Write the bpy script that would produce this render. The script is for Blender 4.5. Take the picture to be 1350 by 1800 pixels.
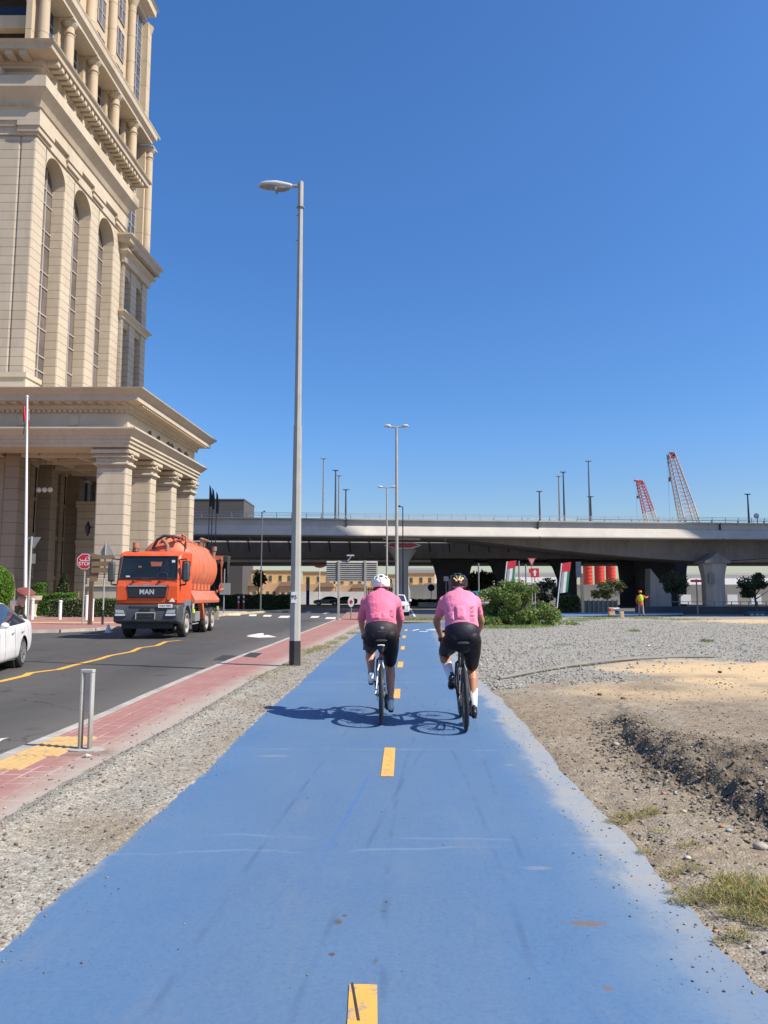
import bpy, bmesh, math, random
import numpy as np
from mathutils import Vector, Matrix, noise
random.seed(7); rng=np.random.default_rng(7)
R=math.radians
sc=bpy.context.scene
for o in list(bpy.data.objects): bpy.data.objects.remove(o)
# ---------------- camera
F=1330.;EH=1.48;YH=1047.;CX=675.;CY=900.
TH=math.atan((YH-CY)/F);_c,_s=math.cos(TH),math.sin(TH)
cam=bpy.data.cameras.new('camera');co=bpy.data.objects.new('camera',cam);sc.collection.objects.link(co)
cam.sensor_fit='VERTICAL';cam.sensor_height=36;cam.sensor_width=27;cam.lens=F/1800*36
cam.clip_start=.05;cam.clip_end=5000
co.location=(0,0,EH);co.rotation_euler=(R(90)+TH,0,0);sc.camera=co
# ---------------- sky, sun, exposure
SD=Vector((.86,-.32,1)).normalized();EL=math.asin(SD.z)
w=bpy.data.worlds.new("World");sc.world=w;w.use_nodes=True
nt=w.node_tree;sky=nt.nodes.new('ShaderNodeTexSky');sky.sky_type='NISHITA';sky.sun_disc=False
sky.sun_elevation=EL;sky.sun_rotation=math.atan2(.86,-.32);sky.air_density=1.0;sky.dust_density=.6;sky.ozone_density=5.0;sky.altitude=0
hs=nt.nodes.new('ShaderNodeHueSaturation');hs.inputs['Saturation'].default_value=1.22;hs.inputs['Hue'].default_value=.506;hs.inputs['Value'].default_value=1.25
tc=nt.nodes.new('ShaderNodeTexCoord');sx=nt.nodes.new('ShaderNodeSeparateXYZ');nt.links.new(tc.outputs['Generated'],sx.inputs[0])
rp=nt.nodes.new('ShaderNodeValToRGB');nt.links.new(sx.outputs[2],rp.inputs[0]);mm=nt.nodes.new('ShaderNodeMix');mm.data_type='RGBA';mm.blend_type='MULTIPLY';mm.inputs[0].default_value=1
rp.color_ramp.elements[0].color=(.74,.66,.60,1);rp.color_ramp.elements[0].position=0;rp.color_ramp.elements[1].color=(1.12,1.1,1.08,1);rp.color_ramp.elements[1].position=.55
e=rp.color_ramp.elements.new(.2);e.color=(.92,.93,.95,1)
nt.links.new(sky.outputs[0],mm.inputs[6]);nt.links.new(rp.outputs[0],mm.inputs[7]);nt.links.new(mm.outputs[2],hs.inputs['Color']);nt.links.new(hs.outputs[0],nt.nodes['Background'].inputs[0]);nt.nodes['Background'].inputs[1].default_value=.105
sl=bpy.data.lights.new('sun','SUN');sl.energy=5.0;sl.angle=R(.53);sl.color=(1,.92,.80)
so=bpy.data.objects.new('sun',sl);sc.collection.objects.link(so);so.location=(60,-30,80);so.rotation_euler=SD.to_track_quat('Z','Y').to_euler()
sc.view_settings.view_transform='Standard';sc.view_settings.look='None';sc.view_settings.exposure=.42;sc.view_settings.gamma=1
sc.render.engine='CYCLES'

# ---------------- pixel -> world helpers (photo px)
def ray(px,py):
    u=(px-CX)/F;v=-(py-CY)/F
    return u,_c-v*_s,_s+v*_c
def G(px,py,z=0.):
    a,b,d=ray(px,py);t=(z-EH)/d;return Vector((a*t,b*t,z))
def D(px,py,Y):
    a,b,d=ray(px,py);t=Y/b;return Vector((a*t,Y,EH+d*t))
# ---------------- object helpers
def tag(o,label=None,cat=None,group=None,kind=None):
    if label:o['label']=label
    if cat:o['category']=cat
    if group:o['group']=group
    if kind:o['kind']=kind
    return o
def thing(name,label,cat,loc=(0,0,0),rz=0,group=None):
    o=bpy.data.objects.new(name,None);sc.collection.objects.link(o);o.location=loc;o.rotation_euler=(0,0,rz);o.empty_display_size=.2
    return tag(o,label,cat,group)
def ch(o): return [c for c in bpy.data.objects if c.parent==o]
def dup(o,loc=None,rz=None,label=None,parent=None):
    kids=KIDS.get(o.name,[])
    c=o.copy();sc.collection.objects.link(c)
    if parent:c.parent=parent
    if loc is not None:c.location=loc
    if rz is not None:c.rotation_euler=(0,0,rz)
    if label:c['label']=label
    KIDS[c.name]=[]
    for k in kids: KIDS[c.name].append(dup(k,parent=c))
    return c
KIDS={}
def link(o,parent=None):
    sc.collection.objects.link(o)
    if parent: o.parent=parent;KIDS.setdefault(parent.name,[]).append(o)
    return o
class MB:
    def __init__(s,T=None): s.V=[];s.F=[];s.ck=[];s.T=T;s.M=None;s.m=[];s.mi=0
    def add(s,V,Fc):
        n=len(s.V);s.ck.append((n,len(s.F)))
        if s.M is not None: V=[s.M@Vector(v) for v in V]
        s.V.extend([tuple(v) for v in V]);s.F.extend([tuple(n+i for i in f) for f in Fc]);s.m.extend([s.mi]*len(Fc))
        return s
    def box(s,x0,x1,y0,y1,z0,z1):
        if x0>x1:x0,x1=x1,x0
        if y0>y1:y0,y1=y1,y0
        if z0>z1:z0,z1=z1,z0
        return s.add([(x0,y0,z0),(x1,y0,z0),(x1,y1,z0),(x0,y1,z0),(x0,y0,z1),(x1,y0,z1),(x1,y1,z1),(x0,y1,z1)],
          [(0,3,2,1),(4,5,6,7),(0,1,5,4),(1,2,6,5),(2,3,7,6),(3,0,4,7)])
    def prism(s,poly,a0,a1,ax='z'):
        f={'z':lambda p,a:(p[0],p[1],a),'y':lambda p,a:(p[0],a,p[1]),'x':lambda p,a:(a,p[0],p[1])}[ax]
        n=len(poly);V=[f(p,a0) for p in poly]+[f(p,a1) for p in poly]
        return s.add(V,[tuple(range(n)),tuple(range(2*n-1,n-1,-1))]+[(i,i+n,(i+1)%n+n,(i+1)%n) for i in range(n)])
    def rings(s,rr,cap=True,closed=False):
        n=len(rr[0]);V=[v for r in rr for v in r];Fc=[]
        m=len(rr);rg=range(m if closed else m-1)
        for j in rg:
            for i in range(n):
                a,b=j*n,((j+1)%m)*n
                Fc.append((a+i,a+(i+1)%n,b+(i+1)%n,b+i))
        if cap and not closed: Fc+= [tuple(range(n-1,-1,-1)),tuple((m-1)*n+i for i in range(n))]
        return s.add(V,Fc)
    def tube(s,pts,r,n=8,cap=True,r2=None,side=None,round_=False,closed=False):
        """lofted tube; r list or number; r2 second radius; side = preferred first axis"""
        pts=[Vector(p) for p in pts];k=len(pts)
        rx=r if isinstance(r,(list,tuple)) else [r]*k
        ry=r2 if isinstance(r2,(list,tuple)) else ([r2]*k if r2 else rx)
        if round_:
            P,A,B=[],[],[]
            d0=(pts[0]-pts[1]).normalized();d1=(pts[-1]-pts[-2]).normalized()
            for f,g in ((.98,.2),(.75,.66),(.4,.92)):
                P.append(pts[0]+d0*min(rx[0],ry[0])*f);A.append(rx[0]*g);B.append(ry[0]*g)
            P+=pts;A+=list(rx);B+=list(ry)
            for f,g in ((.4,.92),(.75,.66),(.98,.2)):
                P.append(pts[-1]+d1*min(rx[-1],ry[-1])*f);A.append(rx[-1]*g);B.append(ry[-1]*g)
            pts,rx,ry,k=P,A,B,len(P)
        rr=[];prev=None
        for i in range(k):
            if closed: t=(pts[(i+1)%k]-pts[i-1]).normalized()
            else: t=((pts[min(i+1,k-1)]-pts[max(i-1,0)])).normalized()
            if side: a=Vector(side);a=(a-t*a.dot(t)).normalized()
            elif prev is None:
                a=t.orthogonal().normalized()
            else:
                a=(prev-t*prev.dot(t)).normalized()
            prev=a;b=t.cross(a)
            rr.append([pts[i]+a*(rx[i]*math.cos(q))+b*(ry[i]*math.sin(q)) for q in [2*math.pi*j/n for j in range(n)]])
        return s.rings(rr,cap,closed)
    def cyl(s,p,q,r,r2=None,n=16): return s.tube([p,q],[r,r if r2 is None else r2],n)
    def ell(s,c,rx,ry,rz,n=16,m=10):
        rr=[]
        for j in range(m+1):
            a=-math.pi/2+math.pi*(j+.02)/(m+.04)
            rr.append([(c[0]+rx*math.cos(a)*math.cos(2*math.pi*i/n),c[1]+ry*math.cos(a)*math.sin(2*math.pi*i/n),c[2]+rz*math.sin(a)) for i in range(n)])
        return s.rings(rr)
    def torus(s,c,Rr,r,n=40,m=8,r2=None):  # in YZ plane
        pts=[(c[0],c[1]+Rr*math.cos(2*math.pi*i/n),c[2]+Rr*math.sin(2*math.pi*i/n)) for i in range(n)]
        return s.tube(pts,r,m,r2=r2,side=(1,0,0),closed=True)
    def quad(s,*v): return s.add(v,[tuple(range(len(v)))])
    def sweepL(s,prof,L,Dp,ox=0,oy=0):
        rr=[[(ox-L,oy-o,z),(ox+o,oy-o,z),(ox+o,oy+Dp+o,z),(ox-L,oy+Dp+o,z)] for o,z in prof]
        n=4;V=[v for r in rr for v in r];Fc=[];m=len(rr)
        for j in range(m):
            for i in range(3):
                a,b=j*n,((j+1)%m)*n;Fc.append((a+i,a+i+1,b+i+1,b+i))
        Fc.append(tuple(j*n for j in range(m)));Fc.append(tuple(j*n+3 for j in range(m-1,-1,-1)))
        return s.add(V,Fc)
    def each(s,name,mt,parent=None,group=1,**k):
        c=s.ck+[(len(s.V),len(s.F))];r=[]
        for i in range(0,len(s.ck),group):
            a,b=c[i],c[min(i+group,len(s.ck))];q=MB(s.T);q.V=s.V[a[0]:b[0]];q.F=[tuple(v-a[0] for v in f) for f in s.F[a[1]:b[1]]];q.m=[0]*len(q.F);r.append(q.build(name,mt,parent,**k))
        return r
    def build(s,name,mt,parent=None,smooth=None,bevel=0,label=None,mods=None,cat=None,kind=None,group=None,loc=None):
        me=bpy.data.meshes.new(name);V=s.V if s.T is None else [s.T(*v) for v in s.V]
        me.from_pydata(V,[],s.F)
        mts=mt if isinstance(mt,(list,tuple)) else [mt]
        for q in mts: me.materials.append(q)
        if len(mts)>1: me.polygons.foreach_set('material_index',s.m)
        bm=bmesh.new();bm.from_mesh(me);bmesh.ops.recalc_face_normals(bm,faces=bm.faces);bm.to_mesh(me);bm.free()
        if smooth is not None:
            me.shade_smooth()
            if smooth<180: me.set_sharp_from_angle(angle=R(smooth))
        o=bpy.data.objects.new(name,me);link(o,parent)
        if loc is not None:o.location=loc
        if bevel:
            b=o.modifiers.new('b','BEVEL');b.width=bevel;b.segments=2;b.limit_method='ANGLE';b.angle_limit=R(35);b.harden_normals=False
        tag(o,label,cat,group,kind);return o
def npmesh(name,V,Fc,mt,parent=None,attrs=None,smooth=False,kind=None,label=None,cat=None,group=None):
    V=np.asarray(V,dtype=np.float32);Fc=np.asarray(Fc,dtype=np.int32);k=Fc.shape[1]
    me=bpy.data.meshes.new(name);me.vertices.add(len(V));me.vertices.foreach_set('co',V.ravel())
    me.loops.add(Fc.size);me.loops.foreach_set('vertex_index',Fc.ravel())
    me.polygons.add(len(Fc));me.polygons.foreach_set('loop_start',np.arange(0,Fc.size,k,dtype=np.int32))
    if smooth: me.polygons.foreach_set('use_smooth',np.ones(len(Fc),dtype=bool))
    for q in (mt if isinstance(mt,(list,tuple)) else [mt]): me.materials.append(q)
    if attrs:
        for n,a in attrs.items():
            at=me.attributes.new(n,'FLOAT','POINT');at.data.foreach_set('value',np.asarray(a,dtype=np.float32).ravel())
    me.update(calc_edges=True);me.validate()
    o=bpy.data.objects.new(name,me);link(o,parent);return tag(o,label,cat,group,kind)
def fluff(mb_or_none=None): pass
# ---------------- materials
MT={}
class NG:
    def __init__(s,name):
        s.m=bpy.data.materials.new(name);s.m.use_nodes=True;s.t=s.m.node_tree;s.b=s.t.nodes['Principled BSDF'];s._tc=None
    def n(s,typ,**k):
        q=s.t.nodes.new(typ)
        for a,v in k.items(): setattr(q,a,v)
        return q
    def l(s,a,b): s.t.links.new(a,b);return s
    def val(s,inp,v):
        if hasattr(v,'is_linked') or isinstance(v,bpy.types.NodeSocket): s.l(v,inp)
        else: inp.default_value=v
    def co(s):
        if not s._tc:s._tc=s.n('ShaderNodeTexCoord').outputs['Object']
        return s._tc
    def sep(s):
        q=s.n('ShaderNodeSeparateXYZ');s.l(s.co(),q.inputs[0]);return q.outputs
    def noise(s,scale=5,detail=4,rough=.55,vec=None,sx=None):
        q=s.n('ShaderNodeTexNoise');q.inputs['Scale'].default_value=scale;q.inputs['Detail'].default_value=detail;q.inputs['Roughness'].default_value=rough
        v=vec or s.co()
        if sx:
            m=s.n('ShaderNodeMapping');m.inputs['Scale'].default_value=sx;s.l(v,m.inputs[0]);v=m.outputs[0]
        s.l(v,q.inputs['Vector']);return q.outputs[0]
    def vor(s,scale=20,out='Color',sx=None,feature='F1'):
        q=s.n('ShaderNodeTexVoronoi',feature=feature);q.inputs['Scale'].default_value=scale
        v=s.co()
        if sx:
            m=s.n('ShaderNodeMapping');m.inputs['Scale'].default_value=sx;s.l(v,m.inputs[0]);v=m.outputs[0]
        s.l(v,q.inputs['Vector']);return q.outputs[out]
    def ma(s,op,a,b=0.,c=None,clamp=False):
        q=s.n('ShaderNodeMath',operation=op);q.use_clamp=clamp;s.val(q.inputs[0],a);s.val(q.inputs[1],b)
        if c is not None:s.val(q.inputs[2],c)
        return q.outputs[0]
    def mr(s,v,a,b,c=0.,d=1.,smooth=False):
        q=s.n('ShaderNodeMapRange');q.clamp=True
        if smooth:q.interpolation_type='SMOOTHSTEP'
        s.val(q.inputs[0],v)
        for i,x in enumerate((a,b,c,d)):q.inputs[i+1].default_value=x
        return q.outputs[0]
    def mix(s,f,a,b,mode='MIX'):
        q=s.n('ShaderNodeMix',data_type='RGBA',blend_type=mode)
        s.val(q.inputs[0],f)
        for i,x in ((6,a),(7,b)):
            if isinstance(x,bpy.types.NodeSocket): s.l(x,q.inputs[i])
            else: q.inputs[i].default_value=(*x,1) if len(x)==3 else x
        return q.outputs[2]
    def bump(s,h,st=.3,dist=.01,nrm=None):
        q=s.n('ShaderNodeBump');q.inputs['Strength'].default_value=st;q.inputs['Distance'].default_value=dist;s.l(h,q.inputs['Height'])
        if nrm:s.l(nrm,q.inputs['Normal'])
        s.l(q.outputs[0],s.b.inputs['Normal']);return q.outputs[0]
    def out(s,col=None,rough=None,metal=None,spec=None):
        if col is not None:
            if isinstance(col,bpy.types.NodeSocket): s.l(col,s.b.inputs['Base Color'])
            else: s.b.inputs['Base Color'].default_value=(*col,1)
        if rough is not None:s.val(s.b.inputs['Roughness'],rough)
        if metal is not None:s.val(s.b.inputs['Metallic'],metal)
        if spec is not None:s.val(s.b.inputs['Specular IOR Level'],spec)
        return s.m
    def attr(s,name):
        q=s.n('ShaderNodeAttribute');q.attribute_name=name;return q.outputs['Fac']
def mat(name,col,rough=.6,metal=0.,var=.12,scale=4.,bump=0.,bs=60.,dist=.005,dirt=None,spec=.5,coat=0):
    if name in MT:return MT[name]
    g=NG(name);n=g.noise(scale,5)
    f=g.mr(n,.3,.7)
    c=g.mix(f,[x*(1-var) for x in col],[min(1,x*(1+var)) for x in col])
    if dirt:
        d=g.mr(g.noise(scale*.6,6,.65,sx=(1,1,.3)),.45,.75,0,dirt[1]);c=g.mix(d,c,dirt[0])
    g.out(c,g.mr(n,.2,.8,max(0,rough-.08),min(1,rough+.08)),metal,spec)
    if bump:g.bump(g.noise(bs,4),bump,dist)
    if coat:g.b.inputs['Coat Weight'].default_value=coat
    MT[name]=g.m;return g.m
# ================= SURFACE MATERIALS
def m_path():
    g=NG('blue_track');u=g.attr('u');x,y,z=g.sep()
    big=g.noise(.55,5,.6);fine=g.noise(14,4,.6);lon=g.noise(1.2,5,.6,sx=(2.2,.22,1))
    c=g.mix(g.mr(big,.3,.7),(.066,.148,.288),(.094,.182,.312))
    c=g.mix(g.mr(lon,.42,.72,0,.55),c,(.10,.172,.275))
    c=g.mix(g.mr(fine,.45,.8,0,.25),c,(.11,.19,.33))
    # worn grey centre, saturated outer band
    cen=g.mr(g.ma('ABSOLUTE',g.ma('SUBTRACT',u,.46)),.05,.42,.5,0.,True)
    c=g.mix(g.ma('MULTIPLY',cen,g.mr(g.noise(2.5,5),.3,.7,.5,1)),c,(.10,.158,.245))
    # brush streaks
    st=g.noise(3,6,.75,sx=(14,.6,1));c=g.mix(g.mr(st,.58,.8,0,.38),c,(.05,.09,.19))
    # pale sand washed over the right border
    e=g.ma('ADD',u,g.ma('MULTIPLY',g.ma('SUBTRACT',g.noise(1.6,8,.7,sx=(1,.6,1)),.5),.20))
    near=g.mr(y,3.0,4.2,.0,1.);far=g.mr(y,13,26,1.,.35)
    d=g.ma('MULTIPLY',g.mr(e,.90,.955,0,1,True),g.ma('MULTIPLY',g.ma('ADD',g.ma('MULTIPLY',near,.75),.25),far))
    c=g.mix(d,c,g.mix(g.mr(g.noise(3,4),.4,.6),(.35,.355,.35),(.42,.375,.29)))
    d2=g.ma('MULTIPLY',g.mr(e,.80,.93,0,.40,True),far);c=g.mix(d2,c,(.17,.245,.33))
    le=g.ma('ADD',u,g.ma('MULTIPLY',g.ma('SUBTRACT',g.noise(2.2,5,.6),.5),.1))
    c=g.mix(g.mr(le,.012,-.01,0,.5),c,(.36,.33,.27))
    # cross wise pale drying lines
    for yy,wd,a,tilt in ((4.62,.025,.16,-.05),(4.82,.03,.13,.03),(7.5,.05,.15,.02),(13.2,.06,.25,.0)):
        q=g.ma('ABSOLUTE',g.ma('SUBTRACT',g.ma('ADD',y,g.ma('ADD',g.ma('MULTIPLY',x,tilt),g.ma('MULTIPLY',g.ma('SUBTRACT',g.noise(1.5,3),.5),.25))),yy))
        c=g.mix(g.ma('MULTIPLY',g.mr(q,wd,0.,0,a),g.mr(g.noise(1.7,3),.4,.6)),c,(.42,.5,.6))
    # long darker tyre line
    q=g.ma('ABSOLUTE',g.ma('SUBTRACT',x,g.ma('MULTIPLY_ADD',y,.115,-.86)))
    c=g.mix(g.ma('MULTIPLY',g.mr(q,.018,.004,0,.55),g.ma('MULTIPLY',g.mr(y,4.2,5.2),g.mr(y,6.6,6.3))),c,(.045,.14,.40))
    # brown stains
    def ell(px,py,rx,ry,a,col):
        nonlocal c
        p=G(px,py);q=g.ma('ADD',g.ma('POWER',g.ma('DIVIDE',g.ma('SUBTRACT',x,p.x),rx),2.),g.ma('POWER',g.ma('DIVIDE',g.ma('SUBTRACT',y,p.y),ry),2.))
        q=g.ma('ADD',q,g.ma('MULTIPLY',g.ma('SUBTRACT',g.noise(34,6,.7),.5),3.2))
        c=g.mix(g.mr(q,1.25,.2,0,a),c,col)
    ell(1033,1626,.085,.035,.85,(.17,.125,.085));ell(1068,1740,.025,.02,.8,(.16,.12,.09));ell(594,1623,.022,.03,.9,(.10,.07,.05))
    ell(606,1612,.014,.016,.9,(.10,.07,.05));ell(583,1680,.013,.02,.9,(.08,.06,.05));ell(928,1366,.05,.03,.7,(.12,.14,.18))
    ell(897,1346,.05,.03,.6,(.3,.27,.24));ell(675,1604,.014,.012,.8,(.1,.08,.06));ell(1246,1668,.05,.02,.6,(.2,.24,.3));ell(660,1692,.01,.03,.7,(.09,.09,.1))
    ell(945,1528,.08,.03,.35,(.35,.3,.25));ell(480,1330,.16,.05,.35,(.33,.3,.26))
    # specks
    gr_=g.noise(46,5,.7);c=g.mix(g.mr(gr_,.5,.78,0,.35),c,(.16,.22,.31));c=g.mix(g.mr(gr_,.46,.28,0,.35),c,(.035,.085,.20))
    sm=g.noise(1.9,7,.72,sx=(1.5,.35,1));c=g.mix(g.mr(sm,.54,.72,0,.4),c,(.17,.20,.24))
    for k_,(x0_,sl_,cv) in enumerate(((-.55,.05,.01),(.35,.10,-.008),(.75,-.02,.006),(-.95,.03,.004),(.1,-.07,.012))):
        xx=g.ma('ADD',x0_,g.ma('ADD',g.ma('MULTIPLY',y,sl_),g.ma('MULTIPLY',g.ma('MULTIPLY',y,y),cv)));qq=g.ma('ABSOLUTE',g.ma('SUBTRACT',x,xx))
        c=g.mix(g.ma('MULTIPLY',g.mr(qq,.022,.008,0,.30),g.mr(g.noise(1.3+k_*.3,3),.45,.6)),c,(.045,.075,.15))
    sp=g.vor(9,'Distance',sx=(1.6,.7,1));c=g.mix(g.mr(sp,.055,.02,0,.75),c,(.07,.07,.08))
    sp=g.vor(23,'Distance');c=g.mix(g.mr(sp,.07,.02,0,.5),c,(.06,.08,.12))
    g.out(c,.72,spec=.35);g.bump(g.noise(220,3),.35,.002);return g.m
def m_road():
    g=NG('asphalt');x,y,z=g.sep()
    c=g.mix(g.mr(g.noise(.35,5,.6,sx=(1,.35,1)),.3,.7),(.050,.047,.043),(.080,.074,.066))
    c=g.mix(g.mr(g.noise(60,3),.4,.75,0,.5),c,(.10,.097,.09))
    dust=g.mr(g.ma('ADD',x,g.ma('MULTIPLY',g.noise(1.5,4),.5)),-4.6,-3.3,0,.5);c=g.mix(dust,c,(.19,.175,.15))
    c=g.mix(g.mr(g.noise(.8,5,.7,sx=(1,.25,1)),.55,.75,0,.4),c,(.028,.027,.026))
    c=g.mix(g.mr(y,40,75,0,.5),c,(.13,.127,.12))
    de=g.n('ShaderNodeTexVoronoi',feature='DISTANCE_TO_EDGE');de.inputs['Scale'].default_value=.42
    ad=g.n('ShaderNodeVectorMath',operation='ADD');nn=g.n('ShaderNodeTexNoise');nn.inputs['Scale'].default_value=1.6;nn.inputs['Detail'].default_value=5;g.l(g.co(),nn.inputs['Vector']);g.l(g.co(),ad.inputs[0]);g.l(nn.outputs['Color'],ad.inputs[1]);g.l(ad.outputs[0],de.inputs['Vector'])
    c=g.mix(g.ma('MULTIPLY',g.mr(de.outputs[0],.010,.003,0,.75),g.mr(g.noise(.3,3),.46,.56)),c,(.016,.015,.014))
    c=g.mix(g.mr(g.noise(1.1,6,.75,sx=(1.6,.5,1)),.6,.78,0,.5),c,(.095,.088,.078))
    c=g.mix(g.mr(g.vor(.8,'Distance'),.16,.05,0,.6),c,(.022,.02,.019))
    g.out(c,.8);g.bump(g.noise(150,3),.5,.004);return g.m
def m_pave():
    g=NG('red_pavers')
    br=g.n('ShaderNodeTexBrick');br.offset=.5;br.inputs['Scale'].default_value=1;br.inputs['Mortar Size'].default_value=.0045;br.inputs['Mortar Smooth'].default_value=.3
    br.inputs['Brick Width'].default_value=.2;br.inputs['Row Height'].default_value=.1
    mp=g.n('ShaderNodeMapping');mp.inputs['Rotation'].default_value=(0,0,R(90));g.l(g.co(),mp.inputs[0]);g.l(mp.outputs[0],br.inputs['Vector'])
    br.inputs['Color1'].default_value=(.30,.128,.112,1);br.inputs['Color2'].default_value=(.35,.155,.135,1);br.inputs['Mortar'].default_value=(.30,.2,.17,1);br.inputs['Bias'].default_value=0
    # pale scuffed long joints
    br2=g.n('ShaderNodeTexBrick');br2.offset=.5;br2.inputs['Scale'].default_value=1;br2.inputs['Mortar Size'].default_value=.011;br2.inputs['Brick Width'].default_value=.2;br2.inputs['Row Height'].default_value=.2
    g.l(mp.outputs[0],br2.inputs['Vector'])
    br2.inputs['Color1'].default_value=(0,0,0,1);br2.inputs['Color2'].default_value=(0,0,0,1);br2.inputs['Mortar'].default_value=(1,1,1,1)
    c=br.outputs[0]
    sel=g.ma('MULTIPLY',br2.outputs[0],g.mr(g.noise(2.2,4),.42,.6,.05,.65))
    x,y,z=g.sep();sel=g.ma('MULTIPLY',sel,g.mr(y,14,8));x=g.ma('SUBTRACT',x,g.ma('MULTIPLY',g.ma('MAXIMUM',g.ma('SUBTRACT',y,10.),0.),.042))
    c=g.mix(sel,c,(.62,.45,.38))
    c=g.mix(g.mr(g.noise(1.0,5,.65),.4,.75,0,.55),c,(.36,.24,.2))
    dz=g.ma('ADD',x,g.ma('MULTIPLY',g.ma('SUBTRACT',g.noise(2.2,5,.65),.5),.5));c=g.mix(g.mr(dz,-2.95,-2.55,0,.85),c,(.38,.34,.28))
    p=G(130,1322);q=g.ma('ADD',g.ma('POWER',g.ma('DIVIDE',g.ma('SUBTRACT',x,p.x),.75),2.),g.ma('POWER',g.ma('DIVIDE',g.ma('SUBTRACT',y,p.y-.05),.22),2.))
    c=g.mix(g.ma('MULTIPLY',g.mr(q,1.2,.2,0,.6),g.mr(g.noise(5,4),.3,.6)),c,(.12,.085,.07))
    g.out(c,.85);g.bump(br.outputs[1],-.5,.004);return g.m
def m_earth():
    g=NG('stony_earth');x,y,z=g.sep()
    sand=g.attr('sand');grav=g.attr('grav');dark=g.attr('dark')
    n1=g.noise(1.1,6,.65);n2=g.noise(9,5,.65);v=g.vor(60);vb=g.vor(26)
    def lum(s_):
        q=g.n('ShaderNodeSeparateColor');g.l(s_,q.inputs[0]);return q.outputs[0]
    c=g.mix(g.mr(n1,.3,.7),(.235,.185,.125),(.35,.285,.20))
    c=g.mix(g.mr(n2,.35,.7,0,.65),c,(.13,.10,.07))
    gc=g.mix(lum(v),(.155,.148,.128),(.46,.435,.375));gc=g.mix(g.mr(g.noise(.5,4),.35,.65,0,.35),gc,(.38,.33,.25))
    far=g.mr(y,9,22);gb=g.mix(lum(vb),(.16,.155,.137),(.42,.40,.35));gc=g.mix(far,gc,gb)
    c=g.mix(grav,c,gc)
    c=g.mix(g.ma('MULTIPLY',g.mr(lum(v),.78,1,0,.6),.8),c,(.5,.46,.38))
    sc_=g.mix(g.mr(n2,.3,.7),(.52,.37,.20),(.66,.49,.29));c=g.mix(sand,c,sc_)
    dc=g.mix(g.mr(n2,.35,.65),(.075,.060,.044),(.20,.16,.115));c=g.mix(dark,c,dc)
    g.out(c,.92,spec=.2)
    h=g.ma('ADD',g.noise(40,5,.7),g.ma('MULTIPLY',g.vor(60,'Distance'),-1.2));g.bump(h,.7,.008);return g.m
def m_paint(name,col,wear,wcol=(.07,.14,.3),amt=.6,sc=18):
    g=NG(name);n=g.noise(sc,6,.7);c=g.mix(g.mr(g.noise(3,4),.3,.7),[q*.88 for q in col],col)
    c=g.mix(g.mr(n,wear,wear+.12,0,amt),c,wcol);g.out(c,.7);g.bump(g.noise(120,3),.3,.002);return g.m
M_path=m_path();M_road=m_road();M_pave=m_pave();M_earth=m_earth()
M_yel=m_paint('yellow_paint',(.76,.42,.085),.52);M_yelr=m_paint('yellow_road_paint',(.74,.40,.06),.55,(.1,.09,.08),.5,7);M_whi=m_paint('white_road_paint',(.72,.69,.62),.58,(.12,.11,.1),.6,9)
M_kerb=mat('kerb_concrete',(.40,.375,.33),.85,var=.2,scale=2,bump=.3,dirt=((.2,.18,.15),.5))
M_ykerb=mat('sand_kerb',(.52,.42,.25),.85,var=.15,scale=2)
M_tact=m_paint('tactile_yellow',(.62,.41,.17),.5,(.36,.25,.16),.6,7)
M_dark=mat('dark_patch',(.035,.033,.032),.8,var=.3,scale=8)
# ================= GROUND
def poly_mesh(name,pts,z,mt,kind='structure',parent=None,**k):
    b=MB();b.quad(*[(p[0],p[1],z) for p in pts]);return b.build(name,mt,parent,kind=kind,**k)
gd=NG('desert_ground');gd.out(gd.mix(gd.mr(gd.noise(.05,6),.3,.7),(.30,.25,.19),(.40,.34,.26)),.95)
poly_mesh('ground',[(-2500,-60),(2500,-60),(2500,3500),(-2500,3500)],-.17,gd.m)
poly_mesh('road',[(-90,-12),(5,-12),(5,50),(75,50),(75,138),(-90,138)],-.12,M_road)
def interp(tab,y):
    ys=[t[1] for t in tab];return float(np.interp(y,ys,[t[0] for t in tab]))
# pavement beside the lane : kerb line (top edge) and inner edge
KB=[(-3.57,-8)]+[tuple(G(*p)[:2]) for p in((0,1326),(162,1260),(257,1218),(336,1185),(415,1154),(469,1135),(560,1100),(591,1088))]
PV=[(-2.55,-8)]+[tuple(G(*p)[:2]) for p in((0,1440),(158,1350),(315,1270),(452,1189),(576,1130),(641,1094))]
KB=[(x,y) for x,y in KB];KB[-1]=(KB[-1][0],49.5);PV[-1]=(PV[-1][0],44)
mb=MB();kb=MB();ys=[-8+i*.9 for i in range(64)]
rows=[(interp(KB,y),interp(PV,y)+.25,y) for y in ys]
for a,b in zip(rows,rows[1:]):
    mb.quad((a[0]+.14,a[2],0),(a[1],a[2],0),(b[1],b[2],0),(b[0]+.14,b[2],0))
mb.build('pavement',M_pave,kind='structure')
for i,(a,b) in enumerate(zip(rows,rows[1:])):
    g_=.006
    kb.add([(a[0],a[2]+g_,-.2),(a[0]+.139,a[2]+g_,-.2),(b[0]+.139,b[2]-g_,-.2),(b[0],b[2]-g_,-.2),(a[0]+.012,a[2]+g_,.004),(a[0]+.139,a[2]+g_,.004),(b[0]+.139,b[2]-g_,.004),(b[0]+.012,b[2]-g_,.004)],
      [(4,5,6,7),(0,1,5,4),(2,3,7,6),(3,0,4,7),(1,2,6,5)])
kb.build('kerb',M_kerb,kind='structure')
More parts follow.
